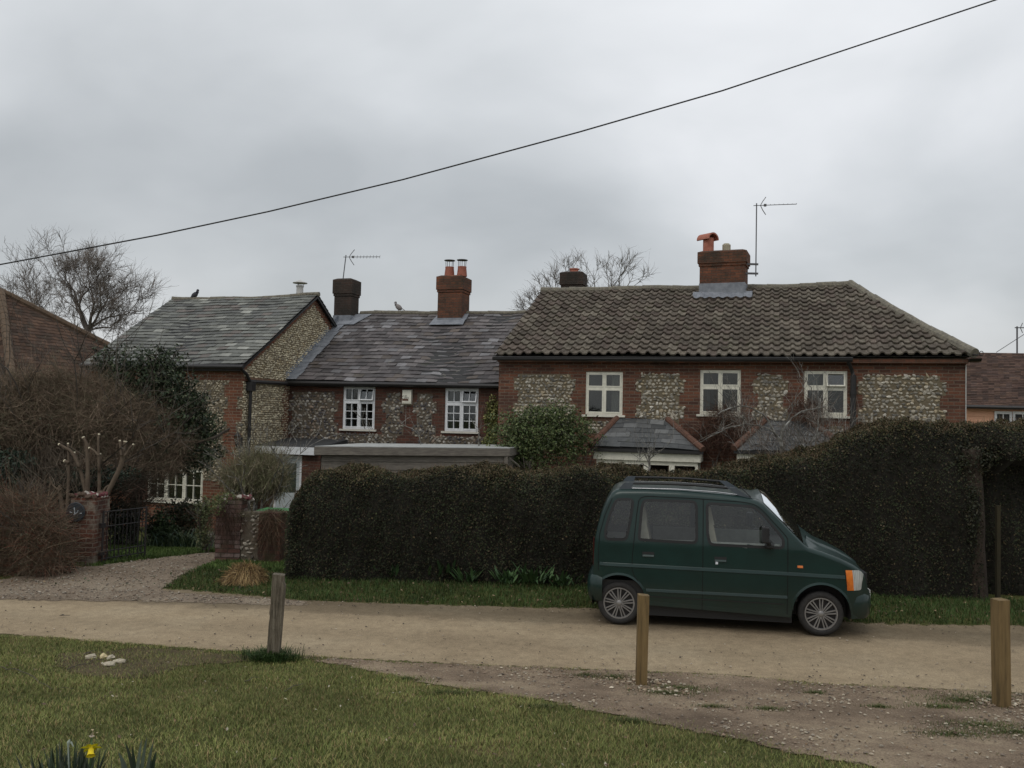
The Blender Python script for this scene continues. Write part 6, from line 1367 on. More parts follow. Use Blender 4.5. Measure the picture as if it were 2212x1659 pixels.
for tx, ty in ((1290, 585), (1315, 560), (1345, 590), (1370, 565), (1275, 620)): g_ = local(e, tx, ty, 33+rs.normal()*.5); d_ = g_-top; branching(mb, top, d_, np.linalg.norm(d_)*.46, .04, 4, .46, (2, 3), .62, .10, .08, 5, .008, tips=tps)
O('branches', mb, M['lichen'], e); tip_twigs(e, tps, [(.2, .165, .14), (.14, .12, .10)], 1, .4, .0045)
e = ground_e('tree', 'bare winter tree reaching left of the small rear chimney', 'tree', 1200, 31)
top = local(e, 1205, 720, 31); mb = MB(); mb.tube([(0, 0, -.2), top*.5, top], [.18, .15, .12], 8); O('trunk', mb, M['bark_far'], e)
mb = MB()
tps = []
for tx, ty in ((1205, 590), (1185, 600), (1230, 600), (1150, 640), (1140, 655), (1215, 570)): g_ = local(e, tx, ty, 31+rs.normal()*.5); d_ = g_-top; branching(mb, top, d_, np.linalg.norm(d_)*.46, .035, 4, .42, (2, 3), .62, .10, .08, 5, .007, tips=tps)
O('branches', mb, M['lichen'], e); tip_twigs(e, tps, [(.2, .165, .14), (.14, .12, .10)], 1, .35, .0045)
# --- holly in front of the gabled cottage
e = ground_e('holly_tree', 'dark evergreen holly tree in front of the gabled cottage', 'tree', 385, 17.6)
mb = MB(); mb.tube([(-.75, -.2, -.1), (-.72, -.1, 1.0), (-.5, 0, 2.0)], [.13, .11, .08], 8); mb.tube([(-.6, 0, 1.6), (.2, .1, 2.4)], [.07, .05], 6)
a = local(e, 497, 925, 17.6); b_ = local(e, 430, 955, 17.6); mb.tube([b_, (a+b_)/2+[0, 0, -.05], a], [.05, .035, .02], 6); O('trunk', mb, M['bark'], e)
bl = []
for px, py, rx, rz in ((262,800,38,42),(345,792,48,38),(300,850,66,62),(372,850,52,62),(395,905,58,52),(340,930,72,66),(420,960,50,58),(360,990,62,40),(250,880,42,52),(300,980,52,42),(445,985,26,30),(345,755,9,22),(225,785,28,38),(300,765,12,24),(270,755,8,16),(375,765,10,18),(425,870,28,30),(455,920,22,30)):
    Y = 17.5+rs.rand()*.4; c = local(e, px, py, Y); bl.append((*c, S(rx, Y), S(rx, Y)*.9, S(rz, Y)))
mb = leaf_blobs(bl, 27000, .075, [(.035, .055, .026), (.05, .072, .034), (.022, .034, .018), (.085, .10, .055), (.06, .06, .035)], [.3, .25, .22, .11, .12], .5, .26, .35); O('crown', mb, M['leaf'], e)
# --- brown twiggy shrub filling the left
def big_twig(name, label_, cat, px, Y, blobs, n, cols, w=None, width=.004, length=(.35, .9), stems=7, curl=.3, origin_drop=0.0, droop=.05, leaves_=None, stemmat='bark', radial=.65, group=None):
    e = ground_e(name, label_, cat, px, Y, group); tot = sum(b[2]*b[3] for b in blobs); mb = MB()
    for bx2, by2, rx, rz in blobs:
        c = local(e, bx2, by2, Y + rs.normal()*.15); twig_cloud(int(n*rx*rz/tot), c, (S(rx, Y), S(rx, Y)*.8, S(rz, Y)), (0, 0, -.2), curl, length, width, cols, w, droop, 5, 0, radial, mb)
    st_ = MB()
    for q in range(stems):
        bx2, by2, rx, rz = blobs[q % len(blobs)]; c = local(e, bx2+rs.normal()*rx*.3, by2+rs.normal()*rz*.2, Y); p0 = np.array([rs.normal()*.12, rs.normal()*.1, -.05]); branching(st_, p0, (c-p0)+[0, 0, .3], np.linalg.norm(c-p0)*.7, .03, 3, .55, (2, 3), .6, .08, .10, 5, .005)
    O('stems', st_, M[stemmat], e); O('shoots', mb, M['twig'], e)
    if leaves_: O('leaves', leaf_blobs([(*local(e, b[0], b[1], Y), S(b[2], Y), S(b[2], Y)*.8, S(b[3], Y)) for b in leaves_[0]], leaves_[1], leaves_[2], leaves_[3]), M['leaf'], e)
    return e
BR = [(.225, .165, .12), (.165, .125, .09), (.29, .225, .16), (.15, .14, .09)]
big_twig('twiggy_shrub', 'large brown leafless shrub with dense fine twigs filling the left edge', 'shrub', 150, 17.2,
    [(90,905,130,80),(235,905,90,70),(20,870,75,55),(300,950,75,48),(160,850,65,40),(60,990,110,55),(250,1000,80,45),(-60,940,90,110),(60,825,40,22),(205,835,45,25),(120,818,30,16),(330,905,45,30),(380,960,30,30),(355,1005,40,30)], 44000, BR, [.35, .3, .15, .2], .0030, (.2, .6), 16, .5, radial=.38,
    leaves_=([(80,930,110,60),(200,960,80,50),(150,880,70,40),(310,960,60,40)], 5000, .045, [(.07, .065, .035), (.045, .05, .028), (.10, .075, .045)]))
big_twig('twiggy_shrub', 'dark ivy-green shrub low behind the pruned tree at the left', 'shrub', 50, 16.4, [(30,1060,70,50),(110,1040,60,40),(200,1040,60,40),(300,1060,60,40)], 4000, [(.04, .035, .025), (.06, .04, .03)], None, .004, (.2, .5), 5,
    leaves_=([(20,1040,75,55),(95,1075,65,40),(5,1000,60,35),(150,1040,60,30),(250,1035,60,28)], 9000, .07, [(.03, .052, .033), (.05, .07, .045), (.018, .03, .02)]))
big_twig('twiggy_shrub', 'low reddish-brown dense shrub beside the lane left of the brick pier with the plaque', 'shrub', 80, 14.0,
    [(30,1150,90,70),(85,1165,55,60),(30,1215,90,35),(105,1215,45,28),(-60,1180,80,80),(50,1100,60,32)], 27000, [(.17, .11, .08), (.13, .10, .072), (.21, .085, .055), (.11, .095, .062), (.25, .195, .13)], [.25, .3, .1, .2, .15], .0030, (.15, .5), 9, .6, radial=.4,
    leaves_=([(130,1225,45,20),(40,1240,60,15),(70,1170,80,50),(20,1120,60,40),(110,1130,40,30)], 7000, .04, [(.06, .075, .035), (.09, .055, .038), (.05, .05, .03), (.13, .05, .035)]))
big_twig('willow_shrub', 'grey-green wispy shrub with upright shoots between the lantern corner and the porch door', 'shrub', 560, 17.0, [(560,1015,55,40),(530,1050,45,30),(590,1030,35,45),(505,1030,30,25)], 5200, [(.20, .21, .11), (.26, .23, .14), (.14, .13, .08), (.32, .27, .19)], None, .0040, (.25, .6), 8, .3, 0, -.02, stemmat='lichen', radial=.62)
# --- pruned tree with pale cut ends
e = ground_e('pruned_tree', 'hard-pruned small tree with pale freshly cut branch ends above the plaque pier', 'tree', 190, 15.6)
Yp = 15.6
limbs = [([(195,1240),(188,1130),(186,1060),(172,1010),(160,978)], (.07,.055,.042,.032,.026)), ([(188,1100),(190,1010),(188,960),(180,945)], (.05,.036,.03,.025)), ([(172,1010),(155,975),(138,965),(128,960)], (.03,.026,.024,.022)),
    ([(200,1230),(208,1120),(215,1060),(214,1000),(216,980)], (.06,.045,.034,.026,.022)), ([(214,1020),(212,950),(214,938)], (.025,.02,.018)), ([(214,985),(203,973),(193,968)], (.024,.02,.02)), ([(215,1062),(222,1085),(245,1040),(262,1005),(268,970),(271,954)], (.04,.04,.045,.042,.036,.032)),
    ([(218,1075),(228,1052),(248,1044)], (.025,.02,.015)), ([(270,985),(280,968),(288,960)], (.022,.018,.016)), ([(262,985),(260,968),(259,952)], (.022,.02,.019)), ([(205,1230),(225,1080),(215,1062)], (.07,.055,.045)),
    ([(145,1230),(146,1080),(149,1010),(147,958)], (.04,.03,.024,.018)), ([(140,1230),(138,1110),(130,1065),(129,1048)], (.05,.045,.035,.03)), ([(130,1060),(115,1050),(107,1030)], (.02,.015,.01)), ([(149,1000),(140,996)], (.03, .028))]
mb = MB(); cuts = []
for pts_, rr in limbs:
    pp = np.array([local(e, x, y, Yp+.02*i) for i, (x, y) in enumerate(pts_)]); 
    if pts_[0][1] == 1230 or pts_[0][1] == 1240: pp[0][2] = -.05
    m = 6*(len(pp)-1)+1; tq = np.linspace(0, len(pp)-1, m); P = np.stack([np.interp(tq, np.arange(len(pp)), pp[:, k]) for k in range(3)], 1); P[1:-1] = (P[:-2]+2*P[1:-1]+P[2:])/4; P[1:-1] = (P[:-2]+2*P[1:-1]+P[2:])/4
    mb.tube(P, np.interp(tq, np.arange(len(pp)), rr), 8)
    if pts_[-1][1] < 1000: cut = MB(); d = P[-1]-P[-3]; d /= np.linalg.norm(d); cuts.append(cut); cut.tube([P[-1]-d*.01, P[-1]+d*.012], rr[-1]*1.04, 8)
tk_ = O('trunk', mb, M['pruned'], e, smooth=True)
for cut in cuts: O('cut_end', cut, M['cutwood'], tk_)
mb = twig_cloud(500, local(e, 130, 1020, 15.8), (.8, .3, .5), (0, 0, 0), .35, (.2, .6), .003, [(.16, .13, .10), (.1, .08, .06)]); O('shoots', mb, M['twig'], e)
# --- evergreen bush against the right cottage, yellow climber
e = ground_e('evergreen_bush', 'rounded bright evergreen bush between the shed and the left bay window', 'bush', 1180, 19.6); bl = []
for px, py, rx, rz in ((1160,935,75,52),(1200,900,58,30),(1225,955,60,48),(1110,930,48,40),(1130,975,60,40),(1255,930,30,34),(1150,890,28,14)):
    c = local(e, px, py, 19.5+rs.rand()*.2); bl.append((*c, S(rx, 19.6), .65*S(rx, 19.6), S(rz, 19.6)))
bl.append((0, .1, 1.0, .8, .5, 1.0))
mb = leaf_blobs(bl, 24000, .06, [(.08, .115, .04), (.11, .145, .052), (.05, .075, .028), (.15, .17, .07)], [.35, .27, .2, .18], .5, .24); O('foliage', mb, M['leaf'], e)
mb = MB()
for q in range(5): branching(mb, (rs.normal()*.1, 0, -.1), (rs.normal()*.5, rs.normal()*.3, 1.5), 1.2, .035, 3, .5, (2, 3), .6, .1, .1, 4, .008)
O('stems', mb, M['bark'], e)
sx_, sz_ = fac(1064, 950, -.06); e = rowthing('climber', 'yellow-green climber on the wall corner left of the right cottage', 'climber', sx_, -.1); bl = []
for px, py, rx, rz in ((1064,880,14,22),(1060,905,16,22),(1066,935,20,26),(1058,960,20,20)): s_, z_ = fac(px, py, -.1); bl.append((s_-sx_, 0, z_-GZ, S(rx, 22), .07, S(rz, 22)))
O('foliage', leaf_blobs(bl, 1900, .06, [(.19, .20, .06), (.13, .155, .05), (.26, .25, .10)], None, .6), M['leaf'], e); mb = MB(); mb.tube([(0, .03, 0), (.05, .05, 1.2), (0, .06, sz_-GZ+.2)], [.025, .02, .01], 5); O('stems', mb, M['bark'], e)
# --- espalier / old fruit tree before the right bay, wisteria tangle, and pruned stub
def drawn(name, label_, cat, Y, px0, polys, mat, twigs=None, tw=.0035, group=None, base_y=None):
    e = ground_e(name, label_, cat, px0, Y, group); mb = MB()
    for pts_, r0, r1 in polys:
        pp = np.array([local(e, x, y, Y) for x, y in pts_]); pp[:, 1] += np.cumsum(rs.normal(size=len(pp))*.03)
        m = 5*(len(pp)-1)+1; tq = np.linspace(0, len(pp)-1, m); P = np.stack([np.interp(tq, np.arange(len(pp)), pp[:, k]) for k in range(3)], 1)
        for _ in range(2): P[1:-1] = (P[:-2]+2*P[1:-1]+P[2:])/4
        P[1:-1] += rs.normal(size=(m-2, 3))*.006; mb.tube(P, np.linspace(r0, r1, m)*.72*(1+.12*rs.normal(size=m)), 6)
    O('branches', mb, M[mat], e)
    if twigs:
        mb = MB()
        for (x, y, k) in twigs:
            for _ in range(k): branching(mb, local(e, x+rs.normal()*5, y+rs.normal()*3, Y), (rs.normal()*.7, rs.normal()*.4, .6+rs.rand()), .16+.16*rs.rand(), .006, 2, .5, (1, 2), .8, .15, .14, 4, .003, side_=False)
        O('twigs', mb, M[mat], e)
    return e
drawn('fruit_tree', 'old lichened espalier tree with arching bare branches before the right bay roof', 'tree', 16.6, 1692, [
    ([(1697,1250),(1694,1040),(1692,980),(1686,950),(1690,915)], .075, .032), ([(1686,960),(1672,930),(1650,895),(1610,876),(1570,882),(1548,895)], .035, .012), ([(1690,925),(1712,898),(1740,885),(1775,880)], .03, .012),
    ([(1686,950),(1660,925),(1620,915),(1575,922),(1540,940),(1510,955)], .026, .009), ([(1700,910),(1710,890),(1712,870)], .02, .010), ([(1690,900),(1735,845),(1748,815),(1752,790)], .012, .005), ([(1738,840),(1728,822),(1722,812)], .009, .004), ([(1745,830),(1770,812),(1790,800)], .009, .004),
    ([(1735,1250),(1745,1000),(1748,965),(1765,940),(1768,900),(1770,860)], .035, .012), ([(1765,940),(1785,928),(1800,930)], .018, .012), ([(1790,960),(1800,938),(1825,930),(1845,950)], .014, .010), ([(1770,900),(1762,850),(1760,820),(1745,800)], .014, .005), ([(1760,860),(1752,835),(1742,830),(1740,815)], .012, .006),
    ([(1650,895),(1640,925),(1655,945)], .014, .007), ([(1605,878),(1603,850),(1598,835)], .012, .007), ([(1640,920),(1632,900),(1630,890)], .014, .009), ([(1862,962),(1880,950),(1900,942)], .012, .008)], 'lichen',
    [(1600,880,5),(1650,900,5),(1720,880,5),(1770,880,6),(1700,930,4),(1560,930,5),(1620,915,5),(1830,935,3),(1740,830,4),(1575,885,5),(1520,950,4),(1790,930,3),(1740,1000,3)])
drawn('fruit_tree', 'small pale pruned fruit tree before the left bay window', 'tree', 16.2, 1400, [([(1398,1250),(1402,1040),(1404,1000),(1400,972)], .05, .02), ([(1402,1010),(1385,1000),(1372,1012)], .016, .008), ([(1402,1000),(1390,975),(1378,985)], .016, .009), ([(1404,995),(1420,975),(1432,970)], .015, .007), ([(1402,985),(1410,972),(1406,962)], .013, .007), ([(1388,992),(1372,985),(1362,978)], .009, .005)], 'lichen', [(1400,985,6),(1380,995,4),(1415,980,5)])
drawn('fruit_tree', 'thin forked pale branch rising in front of the right-hand small-paned window', 'tree', 19.6, 1036, [([(1036,1250),(1033,960),(1035,940),(1034,925)], .03, .016), ([(1034,926),(1020,910),(1014,898)], .012, .005), ([(1035,926),(1048,918),(1060,914)], .010, .005), ([(1080,960),(1085,950),(1080,944)], .01, .006)], 'lichen', [(1030,930,3)])
drawn('fruit_tree', 'thin bare branches before the flint wall right of the first small-paned window', 'tree', 19.6, 905, [([(912,1250),(908,960),(905,940),(890,925),(868,918),(862,905)], .02, .006), ([(905,940),(915,925),(912,910)], .01, .005), ([(830,968),(800,945),(795,925),(800,905)], .008, .004), ([(795,925),(785,908)], .006, .003)], 'lichen', [(800,930,4),(900,940,4),(870,920,3)])
e = ground_e('bare_climber', 'tangle of pale bare climbing stems hiding the right bay roof', 'climber', 1760, 17.0); mb = MB()
for px, py, rx, rz in ((1720,940,70,32),(1790,945,60,28),(1650,950,60,30),(1770,890,35,32),(1850,955,40,20),(1600,900,45,25)): twig_cloud(170, local(e, px, py, 17.0), (S(rx, 17), .2, S(rz, 17)), (0, 0, .4), .55, (.2, .65), .0042, [(.30, .28, .25), (.19, .155, .125), (.13, .10, .08)], None, .05, 6, 0, .6, mb)
O('shoots', mb, M['twig'], e); mb = MB()
for q in range(6): branching(mb, (rs.normal()*.15, 0, -.05), (rs.normal()*.55, -.1, 1.2), 1.5, .022, 3, .5, (2, 3), .62, .05, .12, 6, .005)
O('stems', mb, M['lichen'], e)
s_, _z = fac(1540, 950, TR-.15); e = rowthing('wisteria', 'reddish leafless tangled climber on the brick wall between the two bays', 'climber', s_, TR-.15); mb = MB()
for px, py, rx, rz in ((1545,930,45,32),(1500,955,45,30),(1580,960,45,30),(1560,900,30,22),(1745,885,30,24),(1470,975,20,22),(1620,935,25,26)): a, z = fac(px, py, TR-.2); twig_cloud(500, (a-s_, -.02, z-GZ), (S(rx, 19.6), .14, S(rz, 19.6)), (0, 0, 0), .5, (.2, .55), .0035, [(.11, .055, .04), (.08, .045, .035), (.15, .10, .07)], None, .1, 5, 0, .4, mb)
O('shoots', mb, M['twig'], e); mb = MB(); mb.tube([(.1, .03, 0), (.12, .05, 1.2), (.0, .02, 2.2)], [.05, .04, .03], 6)
for q in range(5): branching(mb, (.05, .02, 1.2+.2*q), (rs.normal()*1.2, -.05, .6), .7, .022, 2, .5, (2, 3), .6, .1, .15, 5, .006)
O('stems', mb, M['bark'], e)
# --- garden planting inside the gateway
def gshrub(name, label_, px, py, Y, rx, rz, n, size, cols, tw=None):
    e = ground_e(name, label_, 'shrub', px, Y); c = local(e, px, py, Y); bl = [(*c, S(rx, Y), S(rx, Y)*.6, S(rz, Y)), (c[0]*.6, 0, c[2]*.5, S(rx, Y)*.7, S(rx, Y)*.5, abs(c[2])*.5+.05)]
    O('foliage', leaf_blobs(bl, n, size, cols, None, .5, .2, .3), M['leaf'], e); mb = MB()
    for q in range(4): branching(mb, (rs.normal()*.06, 0, -.05), (rs.normal()*.4, 0, 1), max(.25, c[2]*.6), .018, 2, .5, (2, 3), .6, .1, .1, 4, .006)
    O('stems', mb, M['bark'], e); return e
gshrub('garden_shrub', 'loose olive-green shrub under the ground-floor window sill beyond the gate', 400, 1108, 18.0, 58, 30, 3400, .06, [(.05, .06, .03), (.08, .07, .04), (.03, .045, .022), (.10, .085, .05)])
gshrub('garden_shrub', 'green leafy shrub directly right of the iron gate', 345, 1140, 17.4, 32, 34, 2200, .06, [(.04, .07, .028), (.06, .09, .035), (.03, .045, .02)])
gshrub('garden_shrub', 'pale bushy plant against the left side of the brick and flint wall', 446, 1098, 16.3, 26, 24, 1500, .05, [(.10, .12, .05), (.14, .14, .07), (.06, .08, .035)])
gshrub('garden_shrub', 'dark shrub behind the iron gate', 262, 1110, 17.0, 52, 40, 3000, .06, [(.025, .035, .022), (.035, .05, .03), (.05, .045, .035)])
e = ground_e('strappy_plant', 'blue-green strappy clump on the lawn beyond the gate', 'plant', 405, 17.2); n = 420; X = e.location[0]+rs.normal(size=n)*.42; Y = e.location[1]+rs.normal(size=n)*.14
th_ = rs.rand(n)*6.283; P0 = np.stack([X-e.location[0], Y-e.location[1], np.zeros(n)], 1); D = np.stack([np.cos(th_)*.5, np.sin(th_)*.5, np.ones(n)], 1); Lh = (.18+.3*rs.rand(n))[:, None]
mb = MB(); mb.ribbons(np.stack([P0, P0+D*Lh*.6, P0+D*Lh*np.array([1.7, 1.7, .85])], 1), np.array([.008, .009, .001]), np.stack([-np.sin(th_), np.cos(th_), 0*th_], 1), pal(n, [(.06, .10, .07), (.08, .12, .05), (.12, .16, .08)])); O('leaves', mb, M['leaf'], e)
# --- low flint wall by the house
wv = [at(318, 1135, 18.9), at(470, 1135, 17.6)]; e = E('garden_wall', 'low flint garden wall behind the lawn beyond the gate', 'wall', (wv[0].x, wv[0].y, GZ), math.atan2(wv[1].y-wv[0].y, wv[1].x-wv[0].x)); Lw = math.hypot(wv[1].x-wv[0].x, wv[1].y-wv[0].y)
mb = MB(); mb.box(0, Lw, 0, .3, 0, .62); w_ = O('wall', mb, M['mortar_dark'], e); mb = MB(); stones(mb, [(0, Lw, .05, .62)], lambda u, o, v: np.stack([u, -o, v], 1), pitch=(.13, .10), size=(.055, .042), keepp=.75); O('flint_stones', mb, M['stone'], w_)
# ================================================================ GATEWAY
def box_frame(e, x0, x1, y0, y1, z0, z1, mat, name, **kw): mb = MB(); mb.box(x0, x1, y0, y1, z0, z1); return O(name, mb, mat, e, **kw)
def rough(mb, amt):
    return mb.xf(lambda V: V + rs.normal(size=V.shape)*amt)
def grid_box(x0, x1, y0, y1, z0, z1, st=.09, amt=.008):
    """box with subdivided, slightly worn faces"""
    mb = MB()
    def face(o, a, b):
        o, a, b = map(lambda v: np.array(v, float), (o, a, b)); na, nb_ = max(1, int(np.linalg.norm(a)/st)), max(1, int(np.linalg.norm(b)/st))
        V = [o + a*i/na + b*j/nb_ for j in range(nb_+1) for i in range(na+1)]; mb.add(V, [(j*(na+1)+i, j*(na+1)+i+1, (j+1)*(na+1)+i+1, (j+1)*(na+1)+i) for j in range(nb_) for i in range(na)])
    X, Y, Z = x1-x0, y1-y0, z1-z0
    face((x0,y0,z0),(X,0,0),(0,0,Z)); face((x1,y0,z0),(0,Y,0),(0,0,Z)); face((x1,y1,z0),(-X,0,0),(0,0,Z)); face((x0,y1,z0),(0,-Y,0),(0,0,Z)); face((x0,y0,z1),(X,0,0),(0,Y,0))
    def nzf(V): k = np.sin(V[:, 0:1]*31+V[:, 2:3]*17)*np.sin(V[:, 1:2]*29+V[:, 2:3]*23); return V + k*amt*np.array([1, 1, .4])
    mb.xf(nzf); return mb
gx, gy = gp(203, 1232); zt = at(180, 1068, gy).z
e = E('gate_pier', 'brick gate pier with pale lime bloom and round blue plaque, left of the iron gate', 'pier', (gx-.22, gy+.2, 0), -R(4))
gxl = at(152, 1150, gy).x-gx+.22
O('brickwork', grid_box(gxl, .235, -.22, .22, -.05, zt-.06), M['brick_lime'], e)
def crest(e, x0, x1, y0, y1, z, n, root=None):
    mb = MB(); V_, Fc = ICO
    for _ in range(n):
        c = np.array([x0+(x1-x0)*rs.rand(), y0+(y1-y0)*rs.rand(), z+rs.rand()*.05]); s3 = np.array([.05, .045, .035])*(.6+.7*rs.rand()); k = rs.rand()
        col = (.50, .46, .40) if k < .18 else ((.13, .035, .04) if k < .55 else (.09, .06, .04)); mb.add(V_*s3*(1+.25*rs.normal(size=(12, 1)))+c, tris=Fc, col=col)
    return O('coping', mb, M['stone'], e)
crest(e, gxl, .235, -.22, .2, zt-.05, 60)
pc = at(166, 1106, gy-.03); lx = pc.x-e.location[0]; mb = MB(); rr_ = S(21, gy); mb.lathe([(0, -.02), (rr_*.93, -.02), (rr_, -.012), (rr_, .0), (0, .0)], (lx, -.235, pc.z), 1, 28); M['plaque'] = mat_noise('plaque_blue_grey', (.018, .024, .03), (.035, .045, .055), 6, .5); pq = O('plaque', mb, M['plaque'], e)
def text_mesh(body, loc, size, mat, parent, name='lettering', rot=(math.pi/2, 0, 0)):
    cu = bpy.data.curves.new('t', 'FONT'); cu.body = body; cu.size = size; cu.align_x = 'CENTER'; cu.align_y = 'CENTER'; cu.extrude = .0015; cu.resolution_u = 3
    o = bpy.data.objects.new('t', cu); sc.collection.objects.link(o); bpy.context.view_layer.update(); me = bpy.data.meshes.new_from_object(o); bpy.data.objects.remove(o); bpy.data.curves.remove(cu)
    me.materials.clear(); me.materials.append(mat); o = bpy.data.objects.new(name, me); sc.collection.objects.link(o); o.parent = parent; o.location = loc; o.rotation_euler = rot; return o
M['letter'] = mat_plain('pale_lettering', (.5, .55, .58), .5)
text_mesh('1', (lx-.01, -.2575, pc.z+.01), .17, M['letter'], pq, rot=(math.pi/2, -.12, 0)); mb = MB(); mb.tube([(lx-.02, -.2575, pc.z-.045), (lx+.035, -.2575, pc.z-.005), (lx+.05, -.2575, pc.z+.03)], .007, 4); mb.tube([(lx-.09, -.2575, pc.z+.0), (lx-.05, -.2575, pc.z-.01)], .006, 4); mb.tube([(lx+.08, -.2575, pc.z-.02), (lx+.11, -.2575, pc.z-.015)], .007, 4); O('emblem', mb, M['letter'], pq)
# iron gate, swung inwards
A = gp(219, 1230); B = gp(312, 1214); zt_ = at(219, 1103, A[1]).z; Lg = math.hypot(B[0]-A[0], B[1]-A[1]); e = E('iron_gate', 'black wrought iron garden gate standing open beside the left brick pier', 'gate', (A[0], A[1], .03), math.atan2(B[1]-A[1], B[0]-A[0]))
H_ = zt_-.03; mb = MB()
for x in (0, Lg): mb.tube([(x, 0, .0), (x, 0, H_)], .016, 6)
for z in (.14, .26, H_*.72, H_-.02): mb.tube([(0, 0, z), (Lg, 0, z)], .010, 6)
O('gate_frame', mb, M['iron'], e); n = 11
for i in range(1, n):
    x = Lg*i/n; mb = MB(); mb.tube([(x, 0, .14), (x, 0, H_-.02)], .0075 if i % 3 else .011, 5); O('bar', mb, M['iron'], e)
mb = MB()
for i in range(4):
    x0 = Lg*(i+.5)/4; 
    for sg_ in (-1, 1): mb.tube([(x0+sg_*Lg/8*.9, 0, .03), (x0+sg_*.02, 0, .13), (x0, 0, .26)], .007, 5); t = np.linspace(0, 5.2, 16); mb.tube([(x0+sg_*(.05+.045*np.cos(q)*(1-q/8)), 0, H_-.12+.045*np.sin(q)*(1-q/8)) for q in t], .006, 4)
O('scrollwork', mb, M['iron'], e); mb = MB(); mb.box(-.05, .03, -.03, .03, H_*.70, H_*.78); mb.box(-.05, .03, -.03, .03, .2, .26); O('hinge', mb, M['iron'], e)
# brick and flint wall right of the entrance with its end pier
A = gp(463, 1222); Bx = at(612, 1200, A[1]-.25); zt = at(515, 1078, A[1]).z
e = E('boundary_wall', 'stubby brick and flint boundary wall with mossy crest right of the driveway', 'wall', (A[0], A[1], 0), -R(3)); sxm = lambda px: (at(px, 1150, A[1]).x - A[0])
x1, x2, x3 = sxm(520), sxm(562), sxm(610)
O('brickwork', grid_box(0, x1, 0, .33, -.05, zt-.02), M['brick_old'], e)
mb = grid_box(x1+.002, x2, .03, .30, -.05, zt-.22); fp_ = O('flint_panel', mb, M['mortar_dark'], e); mb = MB(); stones(mb, [(x1+.01, x2+.02, 0, zt-.25)], lambda u, o, v: np.stack([u, .03-o*1.4, v], 1), pitch=(.085, .07), size=(.036, .026), cols=[(.42, .38, .31), (.26, .235, .19), (.13, .11, .09)], w=(.35, .35, .3), keepp=.75); O('flint_stones', mb, M['stone'], fp_)
ztp = at(590, 1107, A[1]).z; O('end_pier', grid_box(x2, x3, -.05, .36, -.05, ztp), M['brick_rust'], e); crest(e, 0, x1+.1, .02, .3, zt-.02, 75)
O('dead_creeper', twig_cloud(500, ((x2+x3)/2, -.07, ztp-.25), (.22, .05, .34), ((x2+x3)/2, 0, ztp), .4, (.1, .35), .0032, [(.12, .07, .045), (.09, .06, .045), (.15, .11, .07)], None, .4), M['twig'], e); O('moss', leaf_blobs([((x2+x3)/2, .15, ztp, .24, .22, .05), (x2, -.04, ztp-.5, .10, .03, .4), (x1+.1, .0, zt-.24, .2, .14, .06)], 1500, .022, [(.09, .085, .04), (.06, .05, .03), (.13, .11, .06)]), M['leaf'], e)
mb = leaf_blobs([(x1*.35, .0, zt+.02, .22, .16, .10), (x1*.1, -.02, zt-.12, .16, .12, .16)], 900, .03, [(.12, .15, .05), (.17, .18, .08), (.07, .10, .035)]); O('trailing_plant', mb, M['leaf'], e)
mb = twig_cloud(500, (x1*.5, -.02, zt-.42), (.36, .05, .34), (x1*.5, 0, zt), .3, (.1, .3), .003, [(.075, .05, .04), (.1, .06, .045)], None, .4); O('dead_creeper', mb, M['twig'], e)
# wheelie bin behind the wall
bp_ = at(600, 1105, 16.0); e = E('wheelie_bin', 'black wheelie bin with green lid behind the end pier of the boundary wall', 'bin', (bp_.x, 16.0, 0), -R(6)); zb_ = bp_.z
mb = MB(); V = [(-.22, -.28, .06), (.22, -.28, .06), (.22, .22, .06), (-.22, .22, .06), (-.29, -.36, zb_-.05), (.29, -.36, zb_-.05), (.29, .34, zb_-.05), (-.29, .34, zb_-.05)]; mb.add(V, [(0, 3, 2, 1), (4, 5, 6, 7), (0, 1, 5, 4), (1, 2, 6, 5), (2, 3, 7, 6), (3, 0, 4, 7)]); mb.box(-.30, .30, -.38, .36, zb_-.09, zb_-.045); O('bin_body', mb, M['black'], e)
M['lid'] = mat_plain('green_lid', (.075, .22, .085), .5); mb = MB(); mb.prism([(-.39, zb_-.045), (-.39, zb_-.005), (-.30, zb_+.025), (.30, zb_+.035), (.37, zb_+.0), (.37, zb_-.045)], 0, -.30, .31); lo_ = O('lid', mb, M['lid'], e); bv = lo_.modifiers.new('b', 'BEVEL'); bv.width = .012; bv.segments = 2
mb = MB(); mb.tube([(-.2, .40, zb_-.03), (.2, .40, zb_-.03)], .014, 6); O('handle', mb, M['black'], e)
for sgx in (-.26, .26): mb = MB(); mb.lathe([(0, -.025), (.10, -.025), (.10, .025), (0, .025)], (sgx, .27, .10), 0, 16); O('wheel', mb, M['rubber'], e)
